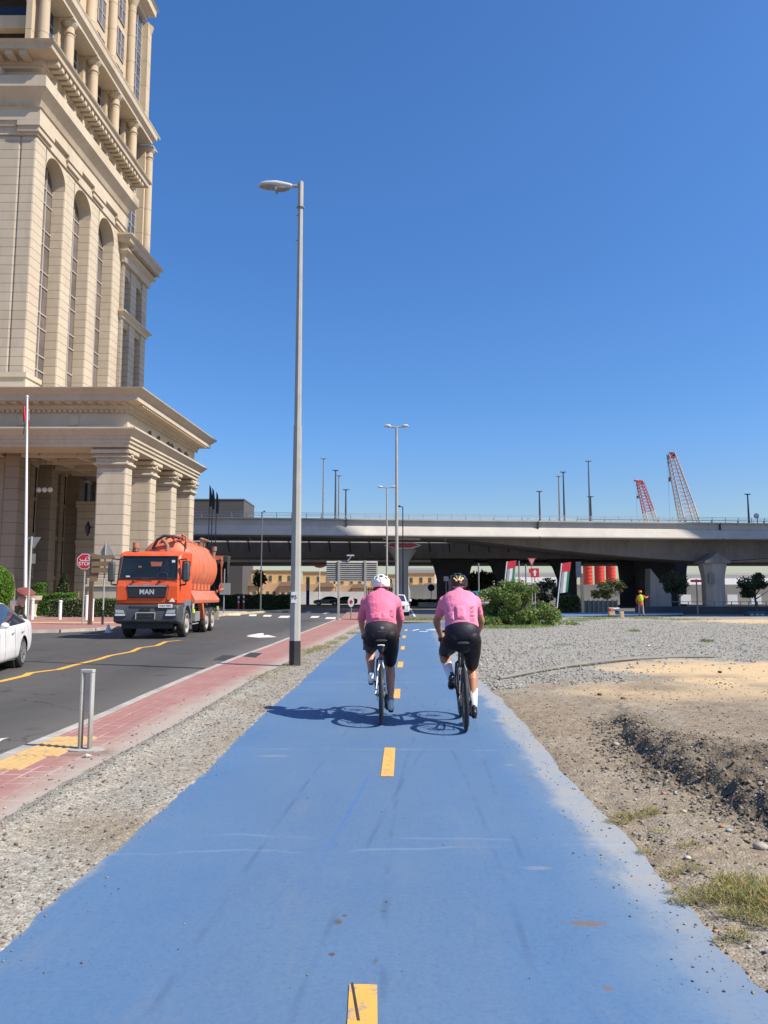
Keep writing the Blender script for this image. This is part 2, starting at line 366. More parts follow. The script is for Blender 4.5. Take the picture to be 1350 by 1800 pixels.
# far island pavement + left pavement + far kerbs
isl=[G(597,1088.5),G(650,1090),G(668,1070),G(640,1069.5),G(614,1072)]
mb=MB();mb.prism([(p.x,p.y) for p in isl],-.2,0);mb.build('pavement_island',M_pave,kind='structure')
poly_mesh('forecourt',[(-90,54.5),(-13.1,54.5),(-13.1,60),(-14.2,104),(-90,104)],.006,mat('forecourt_stone',(.36,.32,.26),.8,var=.15,scale=1.5))
LP=[(-90,32.8),(-15.3,32.8),(-14.2,33.4),(-13.3,35),(-12.9,38),(-12.9,60),(-14,104),(-90,104)]
mb=MB();mb.prism(LP,-.2,0.0);mb.build('left_pavement',M_pave,kind='structure')
def kerbline(pts,w,z0,z1,mt,name):
    b=MB()
    for p,q in zip(pts,pts[1:]):
        p=Vector((*p,0));q=Vector((*q,0));L=(q-p).length;n=max(1,int(L/1.0));d=(q-p)/L;nn=Vector((d.y,-d.x,0))*w
        for i in range(n):
            a=p+d*(L*i/n+.008);c=p+d*(L*(i+1)/n-.008)
            b.add([(*v.xy,zz) for zz in (z0,z1) for v in (a,c,c+nn,a+nn)],[(0,3,2,1),(4,5,6,7),(0,1,5,4),(1,2,6,5),(2,3,7,6),(3,0,4,7)])
    return b.build(name,mt,kind='structure')
kerbline([(-60,32.8),(-15.3,32.8),(-14.2,33.4),(-13.3,35),(-12.9,38),(-12.9,58)],.14,-.2,.012,M_kerb,'kerb')
kerbline([(-12.9,58),(-14,104)],.25,-.2,.012,M_ykerb,'kerb')
p=G(385,1080);q=G(490,1066);kerbline([(p.x,p.y),(-9.8,84),(-11,100)],.3,-.2,.05,M_ykerb,'kerb')
poly_mesh('left_pavement_stripe',[(-60,41.5),(-14.2,41.5),(-14.2,43.2),(-60,43.2)],.004,M_tact)
# cycle path
Lp=[(0,1665),(60,1614),(124,1556),(203,1494),(257,1444),(361,1357),(407,1307),(473,1245),(527,1200),(560,1168),(598,1136),(636,1106),(668,1099),(705,1096.3),(775,1093.5),(868,1086),(965,1078.3),(1085,1076.5),(1200,1075.5)]
Rp=[(1262,1664),(1216,1600),(1176,1556),(1122,1492),(1070,1443),(988,1357),(950,1307),(900,1249),(857,1208),(812,1168),(786,1136),(772,1112),(790,1106),(820,1101),(862,1096),(915,1090),(965,1084.3),(1085,1082),(1200,1081)]
Lw=[G(*p) for p in Lp];Rw=[G(*p) for p in Rp]
Lw=[Vector((-1.72,-2,0)),Vector((-1.66,1.5,0))]+Lw;Rw=[Vector((1.45,-2,0)),Vector((1.46,1.5,0))]+Rw
def cr(P,t):
    i=min(int(t),len(P)-2);f=t-i;p0=P[max(i-1,0)];p1=P[i];p2=P[i+1];p3=P[min(i+2,len(P)-1)]
    q=p1+(p2-p1)*f
    if i<12: return q
    return .5*((2*p1)+(p2-p0)*f+(2*p0-5*p1+4*p2-p3)*f*f+(3*p1-p0-3*p2+p3)*f**3)
V=[];U=[];Fc=[];nt_=0;NX=14
for i in range(len(Lw)-1):
    n=24 if i<12 else 10
    for k in range(n+(1 if i==len(Lw)-2 else 0)):
        t=i+k/n;a=cr(Lw,t);b=cr(Rw,t)
        ns=noise.noise(Vector((0,a.y*1.7,3)))*.03+noise.noise(Vector((0,a.y*6,7)))*.012
        a=a+Vector((ns*.5,0,0));b=b+Vector((noise.noise(Vector((5,b.y*1.3,0)))*.05+noise.noise(Vector((9,b.y*7,0)))*.02,0,0))
        for j in range(NX+1):
            u=j/NX;p=a.lerp(b,u);V.append((p.x,p.y,.006));U.append(u)
        nt_+=1
for r in range(nt_-1):
    for j in range(NX): q=r*(NX+1)+j;Fc.append((q,q+1,q+NX+2,q+NX+1))
npmesh('cycle_path',V,Fc,M_path,attrs={'u':U},kind='structure')
RX=[(v.x,v.y) for v in Rw[:14]];LX=[(v.x,v.y) for v in Lw[:14]]
# lane markings
def mark(name,pts,z,mt,label,cat,group=None):
    b=MB();b.quad(*[(p[0],p[1],z) for p in pts]);o=b.build(name,mt);return tag(o,label,cat,group,'structure')
dl=[((609,1830),(664,1830),(663,1735),(614,1735)),((669,1367),(692,1367),(695,1316),(676,1316)),((691,1229),(703,1229),(704,1212),(694,1212)),((698,1174),(708,1174),(709,1164),(700,1164)),
 ((704,1142.5),(711,1142.5),(711.5,1136.5),(705,1136.5)),((707,1122),(713,1122),(713.5,1117.5),(708,1117.5)),((711,1109.5),(716,1109.5),(716.5,1106.5),(712,1106.5))]
for d in dl: mark('lane_dash',[G(*p) for p in d],.0105,M_yel,None,None)
cq=[G(*p) for p in ((617,1733),(621,1733),(633,1800),(628,1800))];b_=MB();b_.quad(*[(p.x,p.y,.0125) for p in cq]);b_.build('dash_crack',M_dark,kind='structure')
def sym(px,py,parts):
    for i,d in enumerate(parts): mark('path_symbol',[G(*p) for p in d],.0105,M_whi,None,None)
sym(0,0,[((724,1108.5),(727,1109.2),(738,1106.8),(735,1106.2)),((736,1110.8),(752,1111),(752,1110),(738,1110)),((748,1108.2),(772,1108.6),(772,1107.2),(750,1107)),((756,1106.6),(768,1106.6),(766,1105.8),(758,1105.8))])
# road paint
yl=[(0,1175),(150,1140),(180,1124),(350,1103),(430,1080),(590,1042),(650,1022),(780,998),(830,975),(930,962),(985,938),(1075,930)]
yw=[G(x/3.375,850+y/3.375,-.12) for x,y in yl];yw=[Vector((yw[0].x-.6,yw[0].y-5,0))]+yw
b=MB()
for i in range(len(yw)-1):
    p,q=yw[i],yw[i+1];b.quad((p.x-.08,p.y,-.116),(p.x+.08,p.y,-.116),(q.x+.08,q.y,-.116),(q.x-.08,q.y,-.116))
b.build('yellow_road_line',M_yelr,kind='structure')
q=G(230,1126,-.12)
for d in [((398,1082),(422,1082),(424,1079),(404,1079)),((437,1083),(450,1083),(452,1080),(439,1080)),((462,1084),(476,1084),(478,1081),(464,1081)),((488,1086),(507,1086),(512,1082.5),(494,1082.5)),
  ((545,1086),(559,1086),(562,1083),(548,1083)),((571,1088),(589,1088),(591,1085),(574,1085)),((-8,1310),(-8,1300),(16,1297),(4,1301)),((433,1117),(455,1113.5),(463,1113),(464,1117)),((455,1121),(487,1120),(470,1116),(462,1117)),((433,1119),(455,1121),(462,1117),(440,1116.5)),
  ((536,1077),(541,1077.6),(549,1076),(543,1075)),((566,1078),(573,1079),(580,1076.5),(573,1076)),((484,1076),(495,1076),(496,1075),(486,1075)),((505,1076),(515,1076),(516,1075),(507,1075)),((720,1070),(723,1070),(731,1084),(728,1084))]:
    mark('road_marking',[G(*p,-.12) for p in d],-.1155,M_whi,None,None)
# tactile slabs with ridges
tb=MB();tq=[(0,1354),(34,1354),(78,1331),(24,1331)]
def tact(x0,x1,y0,y1):
    b=MB();b.box(x0,x1,y0,y1,-.02,.008);n=int((y1-y0)/.07)
    n=int((x1-x0)/.075)
    for i in range(n): xx=x0+(i+.5)*(x1-x0)/n;b.box(xx-.018,xx+.018,y0+.01,y1-.01,.008,.014)
    return b.build('tactile_paving',M_tact,kind='structure',bevel=.003)
pa=G(34,1354);pb=G(75,1331);tact(-3.45,pa.x,pa.y,pb.y);pc=G(145,1296);tact(-3.45,-3.02,pb.y+.02,pc.y)
mark('painted_sign_shadow',[G(*p,-.12) for p in((375,1160),(408,1163),(421,1153),(392,1151.5))],-.1155,M_dark,None,None)  # two dark patches painted as the cast shadow of an unseen sign
mark('painted_sign_shadow',[G(*p) for p in((427,1154),(449,1156),(461,1148.5),(441,1147))],.005,M_dark,None,None)
# ---- right-hand rough ground : displaced sheet following the path edge
XC=[(2.75,3.2),(2.6,4.4),(2.53,4.95),(2.42,5.3),(2.5,5.75),(2.33,6.1),(2.28,6.6),(2.33,7.2),(2.42,7.8),(2.62,8.6),(2.75,9.3),(3.0,10.2),(3.6,12)]
def vn(x,y,s,seed=0): return noise.noise(Vector((x*s,y*s,seed)))
def earth(X,Y,t):
    xc=interp(XC,Y);hb=float(np.interp(Y,[2,3.5,5,6.5,8,9.3,10.3,12],[.10,.2,.25,.22,.14,.07,.03,0]))
    e=X-xc+vn(X,Y,3.1,1)*.12+vn(X,Y,9,4)*.07+vn(X,Y,24,8)*.04;wS=float(np.interp(Y,[4.5,5.5,7,8.5],[.95,.8,.45,.2]))
    if Y<4: hb*=1
    s=min(1,max(0,e/.14));s=s*s*(3-2*s);s2=min(1,max(0,e/wS));s2=s2*s2*(3-2*s2);s=.42*s+.58*s2
    fall=max(0,min(1,1-(e-3)/9))
    h=hb*s*fall
    dk=max(0,min(1,(1-abs(e-.12)/.42)))*(hb/.22)*(1+.8*vn(X,Y,5,9)) if hb>.03 else 0
    if e>-.08 and Y<9: dk=max(dk,min(.85,max(0,(8.0-(X-2.8)*2.0-Y)/.9))*(.75+.7*vn(X,Y,2.2,15)+.3*vn(X,Y,9,16))*min(1,max(0,(Y-2.5)/1.5)))
    rough=.012+.045*min(1,dk)
    h+=vn(X,Y,1.2,2)*.02*min(1,t*2)+vn(X,Y,7,3)*rough+vn(X,Y,19,5)*rough*.8+(vn(X,Y,42,6)*rough*.55 if Y<12 else 0)
    return h,min(1,dk)
def masks(X,Y):
    px,py=CX+X/max(Y,.5)*F,YH+EH/max(Y,.5)*F
    n=vn(X,Y,.8,11)*.5+vn(X,Y,3,12)*.25
    gr=min(1,max(0,(Y-12.3-(X-2.5)*.45+n*3)/1.2))
    gr=max(gr,.55*min(1,max(0,(n+.1)*2)))
    # sand areas
    s1=1.1-abs((Y-15.3+(X-6)*.10)/2.6) + n*1.4 -max(0,(5.6-X))*.7
    s2=1-abs((Y-44.5)/5.)+n*1.2-max(0,(20-X))*.25
    s3=(1.0-abs((Y-11.8)/1.8)+n*1.4-max(0,3.4-X)*1.0)*.55
    sd=min(1,max(0,s1*1.5,s2*1.5,s3));return sd,gr
def ground_grid(name,tlist,ylist,xf,zf,mt,label=None):
    V=[];A={'sand':[],'grav':[],'dark':[]};nx=len(tlist)
    for y in ylist:
        x0=xf(y)
        for t in tlist:
            X=x0+t;h,sd,gr,dk=zf(X,y,t);V.append((X,y,h));A['sand'].append(sd);A['grav'].append(gr);A['dark'].append(dk)
    Fc=[(r*nx+j,r*nx+j+1,(r+1)*nx+j+1,(r+1)*nx+j) for r in range(len(ylist)-1) for j in range(nx-1)]
    return npmesh(name,V,Fc,mt,attrs=A,smooth=True,kind='structure')
def zr(X,Y,t):
    h,dk=earth(X,Y,max(t,0));sd,gr=masks(X,Y)
    b=min(1,max(0,(t+.02)/.25));h=h*b-.012*(1-b)+ (vn(X,Y,9,20)*.018 if t<.25 else 0)
    return h,sd*(1-dk),gr*(1-dk*.8),dk
tn=list(np.arange(-.12,.4,.03))+list(np.arange(.4,3.2,.035))+list(np.arange(3.2,7.4,.12))
ground_grid('rough_ground',tn,list(np.arange(.8,9.6,.035))+list(np.arange(9.6,14,.07)),lambda y:interp(RX,y),zr,M_earth)
tf=list(np.arange(-.12,1,.15))+list(np.arange(1,12,.3))+list(np.arange(12,60,1.2))
def xfar(y): return interp(RX,min(y,31)) if y<31 else interp([(RX[-1][0] if 0 else 2.9,31),(4.2,36),(7.2,41.5),(11.5,50),(13,54)],y)
def zfar(X,Y,t):
    if X>0 and Y>13.9: pass
    sd,gr=masks(X,Y);h=vn(X,Y,.35,2)*.03+vn(X,Y,1.5,3)*.02
    h+= .0
    # flat under the far bend of the track
    return h-.01,sd,gr,0
ground_grid('rough_ground',tf,[13.93]+list(np.arange(14.2,24,.25))+list(np.arange(24,54.6,.6)),xfar,zfar,M_earth)
# near right, outside the fine sheet
ground_grid('rough_ground',list(np.arange(7.2,50,.7)),list(np.arange(.8,14.6,.4)),lambda y:interp(RX,y),lambda X,Y,t:(.0+.02*vn(X,Y,.5,2)+float(np.interp(Y,[2,5,8,11],[.1,.12,.05,0])),)+masks(X,Y)+(0,),M_earth)
poly_mesh('far_verge',[(4,42.5),(7.5,47.5),(-1,47.5),(-1.2,43)],-.004,M_earth)
# ---- left verge
def xl0(y): return interp(PV,y)-.04
def zl(X,Y,t):
    wd=interp(LX,Y)-interp(PV,Y)+.12;u=t/max(wd,.2)
    be=math.exp(-((u-.22)/.13)**2)*.035*float(np.interp(Y,[4,9,16],[1.2,1,.2]))
    h=be+.010+vn(X,Y,4,31)*.012+vn(X,Y,14,32)*.010+vn(X,Y,38,33)*.006
    ed=min(1,max(0,u/.12))*min(1,max(0,(1.0-u)/.08));h=h*ed-.008*(1-ed)+vn(X,Y,8,3)*.008*(1-ed)
    n=vn(X,Y,1.1,40);return h,0,min(1,max(0,.8+n+ (.3 if u<.3 else 0))),max(0,min(.2,(n-.25)))
V=[];A={'sand':[],'grav':[],'dark':[]};ys=list(np.arange(.6,12,.04))+list(np.arange(12,44,.2));NX=44
for y in ys:
    a,b_=xl0(y),interp(LX,y)+.09
    for j in range(NX+1):
        X=a+(b_-a)*j/NX;h,sd,gr,dk=zl(X,y,X-a);V.append((X,y,h));A['sand'].append(sd);A['grav'].append(gr);A['dark'].append(dk)
Fc=[(r*(NX+1)+j,r*(NX+1)+j+1,(r+1)*(NX+1)+j+1,(r+1)*(NX+1)+j) for r in range(len(ys)-1) for j in range(NX)]
npmesh('left_verge',V,Fc,M_earth,attrs=A,smooth=True,kind='structure')
# ---- loose stones (uncountable)
def ico():
    b=bmesh.new();bmesh.ops.create_icosphere(b,subdivisions=1,radius=1);V=np.array([v.co[:] for v in b.verts]);Fx=np.array([[v.index for v in f.verts] for f in b.faces]);b.free();return V,Fx
IV,IF=ico()
def stones(name,P,S,mt,flat=.62,label=None,jit=.42):
    n=len(P);P=np.array(P);S=np.array(S)
    d=1+rng.uniform(-jit,jit,(n,12,1));v=IV[None]*d
    a=rng.uniform(0,6.28,n);ca,sa=np.cos(a),np.sin(a);st=rng.uniform(.7,1.35,(n,1));sx=v[:,:,0]*st;sy=v[:,:,1]/st
    x=sx*ca[:,None]-sy*sa[:,None];y=sx*sa[:,None]+sy*ca[:,None];z=v[:,:,2]*flat
    vv=np.stack([x,y,z],2)*S[:,None,None]+P[:,None,:]
    Fx=(IF[None]+12*np.arange(n)[:,None,None]).reshape(-1,3)
    o=npmesh(name,vv.reshape(-1,3),Fx,mt,attrs={'r':np.repeat(rng.uniform(0,1,n),12)},kind='stuff');tag(o,label,'gravel');return o
g=NG('stones');r=g.attr('r');rp=g.n('ShaderNodeValToRGB');g.l(r,rp.inputs[0]);rp.color_ramp.interpolation='CONSTANT'
cols=[(0,(.19,.155,.11)),(.2,(.13,.11,.085)),(.4,(.25,.22,.175)),(.58,(.095,.08,.06)),(.72,(.31,.26,.19)),(.86,(.18,.175,.15)),(.94,(.46,.42,.34)),(.98,(.42,.22,.12))]
rp.color_ramp.elements[0].color=(*cols[0][1],1);rp.color_ramp.elements[1].position=cols[1][0];rp.color_ramp.elements[1].color=(*cols[1][1],1)
for p_,c_ in cols[2:]:
    e=rp.color_ramp.elements.new(p_);e.color=(*c_,1)
g.out(g.mix(g.mr(g.noise(60,3),.3,.7,0,.35),rp.outputs[0],(.2,.17,.13)),.9);M_st=g.m
P=[];S=[]
for i in range(26000):
    y=2.6+(random.random()**1.5)*11.5;t=random.random()**1.1*(.9+y*.55);X=interp(RX,y)+t-.02
    h,_,_,dk=zr(X,y,t);s=.0028+random.random()**8*.012+(.005*random.random() if dk>.3 else 0);P.append((X,y,h+s*.25));S.append(s)
for i in range(4500):
    y=4.3+random.random()*3.6;X=interp(XC,y)+random.random()*1.2
    h,_,_,dk=zr(X,y,X-interp(RX,y))
    if dk<.3: continue
    s=.003+random.random()**5*.014;P.append((X,y,h+s*.2));S.append(s)
for i in range(4200):   # spill on the bank
    y=4.3+random.random()*5;X=interp(XC,y)+random.gauss(-.05,.16)
    if X<interp(RX,y)+.1: continue
    h,_,_,dk=zr(X,y,X-interp(RX,y));s=.004+random.random()**5*.018;P.append((X,y,h+s*.3));S.append(s)
stones('loose_stones',P,S,M_st,label='loose mixed stones scattered over brown earth right of the blue path')
g2=NG('grey_gravel');r=g2.attr('r');g2.out(g2.mix(r,(.16,.155,.137),(.46,.435,.385)),.9);M_gg=g2.m
P=[];S=[]
for i in range(34000):
    y=11.5+(random.random()**1.4)*34;x0=xfar(y) if y>14 else interp(RX,y);X=x0+.05+random.random()**1.1*(3+y*.55)
    sd,gr=masks(X,y)
    if gr<.5 or (sd>.3 and random.random()<.85): continue
    s=.008+random.random()**3*.020;P.append((X,y,.01+s*.2));S.append(s)
stones('grey_gravel',P,S,M_gg,label='grey crushed gravel spread across the open ground right of the path')
P=[];S=[]
for i in range(19000):
    y=2.6+(random.random()**1.4)*20;a,b_=xl0(y),interp(LX,y)+.05;u=random.random();X=a+(b_-a)*u
    if u<.1 and random.random()<.7: continue
    h=zl(X,y,X-a)[0];s=.0026+random.random()**7*.011+(.0015 if u<.3 else 0);P.append((X,y,h+s*.25));S.append(s)
for i in range(260):
    y=3+random.random()**1.5*12;X=interp(PV,y)-abs(random.gauss(0,.25));P.append((X,y,.004));S.append(.004+random.random()**3*.01)
stones('loose_stones',P,S,M_st,label='grey and beige chippings along the strip left of the blue path')
P=[];S=[]
for i in range(650):
    y=3+random.random()**1.6*12
    X=interp(RX,y)-abs(random.gauss(0,.22)) if random.random()<.6 else (interp(LX,y)+abs(random.gauss(0,.15)) if random.random()<.6 else random.uniform(-1.4,1.4));P.append((X,y,.009));S.append(.002+random.random()**3*.006)
stones('path_grit',P,S,M_st,label='fine grit and pebbles lying on the blue path surface')
# ================= STONE BUILDING
def stone(name,c1,c2,jh=.0,off=0.,jd=.05):
    if name in MT:return MT[name]
    g=NG(name);x,y,z=g.sep();n=g.noise(.22,6,.6);m=g.noise(2.5,5,.6)
    c=g.mix(g.mr(n,.32,.68),c1,c2);c=g.mix(g.mr(m,.4,.8,0,.3),c,[q*.82 for q in c1])
    if jh:
        fz=g.ma('DIVIDE',g.ma('ADD',z,off),jh);fr=g.ma('FRACT',fz);ln=g.ma('LESS_THAN',fr,jd/jh)
        idx=g.ma('FLOOR',fz);rn=g.ma('FRACT',g.ma('MULTIPLY',g.ma('SINE',g.ma('MULTIPLY',idx,12.9898)),43758.5))
        bx=g.ma('FLOOR',g.ma('ADD',g.ma('DIVIDE',g.ma('ADD',y,g.ma('MULTIPLY',x,1.)),1.37),g.ma('MULTIPLY',idx,.5)));rn2=g.ma('FRACT',g.ma('MULTIPLY',g.ma('SINE',g.ma('ADD',g.ma('MULTIPLY',bx,78.233),g.ma('MULTIPLY',idx,12.9898))),43758.5))
        c=g.mix(g.ma('MULTIPLY',rn,.16),c,[q*.7 for q in c1]);c=g.mix(g.ma('MULTIPLY',rn2,.22),c,[q*.74 for q in c1]);c=g.mix(g.ma('MULTIPLY',ln,.62),c,(.10,.075,.05))
        g.bump(g.ma('SUBTRACT',1.,ln),.6,.03)
    st=g.noise(1.3,6,.7,sx=(1,1,.12));c=g.mix(g.mr(st,.52,.8,0,.3),c,(.22,.17,.11))
    g.out(c,.8,spec=.3);MT[name]=g.m;return g.m
C1,C2=(.50,.415,.305),(.60,.515,.39)
ST=stone('sandstone',C1,C2);STJ=stone('sandstone_coursed',C1,C2,.66);STP=stone('sandstone_pier',(.52,.435,.32),(.60,.51,.385),.78,.2);STU=stone('sandstone_upper',(.51,.405,.275),(.60,.485,.34),3.1,.0,.06)
def glass(name,col,rough=.12,col2=None):
    if name in MT:return MT[name]
    g=NG(name);c=g.mix(g.mr(g.noise(.35,3),.4,.6),col,col2 or [q*1.6 for q in col]);g.out(c,rough,0,.6);MT[name]=g.m;return g.m
GLb=glass('brown_glass',(.115,.095,.088),.15,(.17,.14,.125));GLu=glass('blue_glass',(.03,.055,.10),.06,(.07,.11,.18));GLd=glass('dark_glass',(.012,.013,.018),.1)
FRM=mat('window_frame',(.42,.40,.37),.5,var=.05)
OX,OY,KS=-19.7,57.,.062
T=lambda x,y,z:(OX+x+KS*y,OY+y,z)
bl=thing('office_building','ornate sandstone office tower with columned entrance porch along the left of the road','building')
# --- porch
prof=[(-2.3,12.75),(.3,12.75),(.3,13.02),(.42,13.06),(.42,13.3),(.54,13.34),(.54,13.55),(.62,13.6),(1.0,14.02),(1.0,14.14),(.0,14.22),(0,15.55),(.22,15.65),(.34,15.95),(.34,16.05),(1.2,16.12),(1.2,16.5),(1.32,16.6),(1.7,16.95),(1.72,17.03),(-2.3,17.1)]
pb=MB(T).sweepL(prof,32,16.5);porch=pb.build('porch_entablature',ST,bl)
b=MB(T)
for i in range(38):
    x=.05-i*.83;b.box(x-.2,x+.2,-1.02,-.3,15.96,16.13)
for i in range(40): y=.2+i*.42;b.box(.32,1.12,y-.11,y+.11,15.96,16.13)
b.each('porch_modillion',ST,bl);b=MB(T)
for i in range(80): x=.1-i*.4;b.box(x-.12,x+.12,-.3,-.16,15.45,15.62)
for i in range(44): y=.1+i*.38;b.box(.16,.28,y-.1,y+.1,15.45,15.62)
b.build('dentil_course',ST,bl);b=MB(T)
for x in (-4.1,-8.0,-12): b.box(x-.38,x+.38,-.1,.05,14.45,15.25)
b.each('frieze_block',ST,bl)

MB(T).box(-32,-2.31,2.31,16.3,12.95,16.9).build('porch_roof',ST,bl)
b=MB(T)
for i in range(5): y=2.6+i*3.1;b.box(-9.8,-2.4,y,y+.5,12.5,12.94)
for i in range(3): x=-5.5-i*3;b.box(x,x+.5,2.4,16.5,12.6,12.93)
b.each('ceiling_beam',ST,bl)
# dark raised letters on the frieze (unreadable from here)
LT=mat('bronze_letters',(.06,.05,.045),.5)
b=MB(T)
for y0,n in ((4.2,3),(6.2,3),(8.6,7),(11.5,4),(13.4,4)):
    for i in range(n):
        y=y0+i*.28;h=.18+.16*((i*7)%3)/2;b.box(.003,.06,y,y+.05,14.75,14.75+h);b.box(.003,.06,y,y+.2,14.75,14.80)
        if i%2:b.box(.003,.06,y+.14,y+.2,14.75,14.95)
b.build('frieze_inscription',LT,bl)
def column(y0,x0=-2.36,dd=1.25):
    c=MB(T);c.box(x0,x0+2.3,y0,y0+dd,3.0,11.3);o=c.build('column',STP,bl,bevel=.12)
    def lay(l,name,m=ST):
        q=MB(T)
        for e,z0,z1 in l: q.box(x0-e,x0+2.3+e,y0-e,y0+dd+e,z0,z1)
        q.build(name,m,o,bevel=.05)
    lay([(.06,11.3,11.42),(.2,11.425,11.62),(.05,11.625,11.98),(.28,11.985,12.12),(.12,12.125,12.3),(.36,12.305,12.6),(.1,12.605,12.75)],'capital')
    lay([(.22,.0,2.1),(.34,2.105,2.3),(.26,2.305,2.78),(.14,2.785,3.0)],'pedestal')
    q=MB(T);q.tube([T(0,0,0) and (x0+2.34,y0+.25,12.14),(x0+2.7,y0+.25,12.14)],.13,8);q.tube([(x0+2.34,y0+.25,12.44),(x0+2.7,y0+.25,12.44)],.1,8);q.build('scroll',ST,o)
for i in range(4): column(.25+i*5.2)
column(.25,-18.5);column(.25,-29)
# --- tower shaft
TX=-9.8;TY=3.0;PS=[3.0,8.25,13.5,18.9];PW=1.75
MB(T).box(-40,TX-1.35,TY+1.3,20.6,0,47).build('tower_core',ST,bl)
b=MB(T)
for i,y in enumerate(PS):
    b.box(TX-1.34,TX,y,y+PW+(.15 if i==3 else 0),12.9,40.1)
b.box(-14.5,TX-1.345,TY,TY+1.29,12.9,40.1);b.each('giant_pier',STP,bl,bevel=.14);b=MB(T)
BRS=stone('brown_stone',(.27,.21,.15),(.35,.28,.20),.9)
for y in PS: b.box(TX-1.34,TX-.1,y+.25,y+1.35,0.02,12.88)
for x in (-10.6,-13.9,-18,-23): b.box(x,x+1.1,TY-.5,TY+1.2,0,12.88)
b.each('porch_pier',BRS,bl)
MB(T).box(-40,-14.51,TY+.35,TY+1.29,0.02,40.1).build('front_wall',STJ,bl)
b=MB(T);b.box(-14.6,TX,TY-.2,TY-.003,12.9,19.1);b.box(TX+.003,TX+.25,TY-.2,TY+2.05,12.9,19.1);b.box(-14.7,TX+.36,TY-.32,TY-.203,19.1,19.5);b.box(TX+.255,TX+.36,TY-.2,TY+2.15,19.1,19.5)
b.box(TX+.003,TX+.2,7.95,10.2,12.9,18.0);b.box(TX+.003,TX+.33,7.85,10.3,18,18.35);b.each('pier_pedestal',ST,bl)
for i in range(3):
    y0=PS[i]+PW;y1=PS[i+1];r=(y1-y0)/2;zc=39.9-r
    # arch head
    a=MB(T);pl=[(y0,40.1),(y0,zc)]+[((y0+y1)/2-r*math.cos(q),zc+r*math.sin(q)) for q in [math.pi*k/18 for k in range(1,18)]]+[(y1,zc),(y1,40.1)]
    h=len(pl)
    # build as quads strips between arc and top
    arc=pl[1:-1]
    for p,q in zip(arc,arc[1:]):
        a.add([(xx,yy,zz) for xx in (TX-1.34,TX-.02) for yy,zz in ((p[0],p[1]),(q[0],q[1]),(q[0],40.1),(p[0],40.1))],[(0,1,2,3),(7,6,5,4),(0,4,5,1),(2,6,7,3)])
    a.build('arch_head',ST,bl)
    g_=MB(T).box(TX-1.34,TX-1.25,y0-.05,y1+.05,13.2,40.05).build('window',GLb,bl)
    f=MB(T)
    for yy in (y0+(y1-y0)*.36,y0+(y1-y0)*.7,): f.box(TX-1.25,TX-1.17,yy-.05,yy+.05,13.2,39.5)
    for k in range(12):
        z=17.2+k*1.9-(.55 if k%2 else 0);f.box(TX-1.25,TX-1.16,y0,y1,z,z+.10)
    f.build('frame',FRM,g_)
    # ground floor
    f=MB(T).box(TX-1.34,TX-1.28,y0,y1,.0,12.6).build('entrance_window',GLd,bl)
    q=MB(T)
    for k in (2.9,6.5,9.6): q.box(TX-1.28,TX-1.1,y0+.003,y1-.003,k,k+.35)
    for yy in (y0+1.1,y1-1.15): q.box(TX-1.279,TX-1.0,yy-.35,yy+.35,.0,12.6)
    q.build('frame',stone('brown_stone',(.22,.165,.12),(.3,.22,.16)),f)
cap=MB(T)
for i,y in enumerate(PS):
    for e,z0,z1 in ((.1,40.1,40.35),(.3,40.35,40.8),(.42,40.8,41.25)): cap.box(TX-1.5,TX+e,y-e,y+PW+e,z0,z1-.004)
cap.box(-14.7,TX-1.6,TY-.3,TY+1,40.8,41.25);cap.each('pier_capital',ST,bl)
prof=[(-1.3,40.1),(.12,40.12),(.12,41.26),(.42,41.3),(.42,42.4),(.55,42.45),(.2,42.6),(.55,43.3),(1.15,43.98),(1.15,45.0),(.25,45.05),(.25,46.0),(.6,46.05),(.6,46.3),(.75,46.35),(.75,46.85),(1.9,46.95),(1.95,47.35),(2.15,47.5),(2.2,47.62),(-1.3,47.7)]
T2=lambda x,y,z:T(x,y,z-.05*(z-40))
MB(T2).sweepL(prof,30,17.9,TX,TY).build('main_cornice',ST,bl)
b=MB(T2)
for i in range(12): x=TX-.6-i*1.15;b.box(x-.3,x+.3,TY-1.75,TY-.76,46.5,46.93)
for i in range(27): y=TY-.3+i*.72;b.box(TX+.76,TX+1.75,y-.2,y+.2,46.45,46.93)
b.each('modillion',ST,bl)
b=MB(T2)
for i in range(11):
    y=TY+.9+i*1.75;b.box(TX+.26,TX+.95,y-.16,y+.16,45.35,45.95);b.ell((TX+.85,y,45.3),.22,.2,.2,8,6)
for i in range(4): x=TX-3.2-i*4;b.box(x-.45,x+.45,TY-.95,TY-.26,45.2,45.95)
b.each('console',ST,bl)
# --- rear block
Y0,Y1=20.85,27.6;BX=TX+.25
MB(T).box(-30,BX-1.3,Y0,Y1,0,41).build('rear_core',ST,bl)
b=MB(T)
for a_,c_ in ((20.85,21.35),(23.0,24.5),(26.2,27.6)): b.box(BX-1.29,BX,a_,c_,0,37.6)
for a_,c_ in ((21.36,22.99),(24.51,26.19)):
    b.box(BX-1.29,BX-.15,a_,c_,30.2,32.2);r=(c_-a_)/2
    pts=[((a_+c_)/2-r*math.cos(q),35.2+r*math.sin(q)) for q in [math.pi*k/14 for k in range(15)]]
    for p,q in zip(pts,pts[1:]): b.add([(xx,yy,zz) for xx in (BX-1.29,BX-.15) for yy,zz in ((p[0],p[1]),(q[0],q[1]),(q[0],37.6),(p[0],37.6))],[(0,1,2,3),(7,6,5,4),(0,4,5,1),(2,6,7,3)])
b.build('rear_arcade',STJ,bl)
for a_,c_ in ((21.36,22.99),(24.51,26.19)):
    MB(T).box(BX-1.1,BX-1.0,a_,c_,17,30.2).build('window',GLd,bl);MB(T).box(BX-1.1,BX-.9,a_,c_,32.2,37).build('window',GLd,bl)
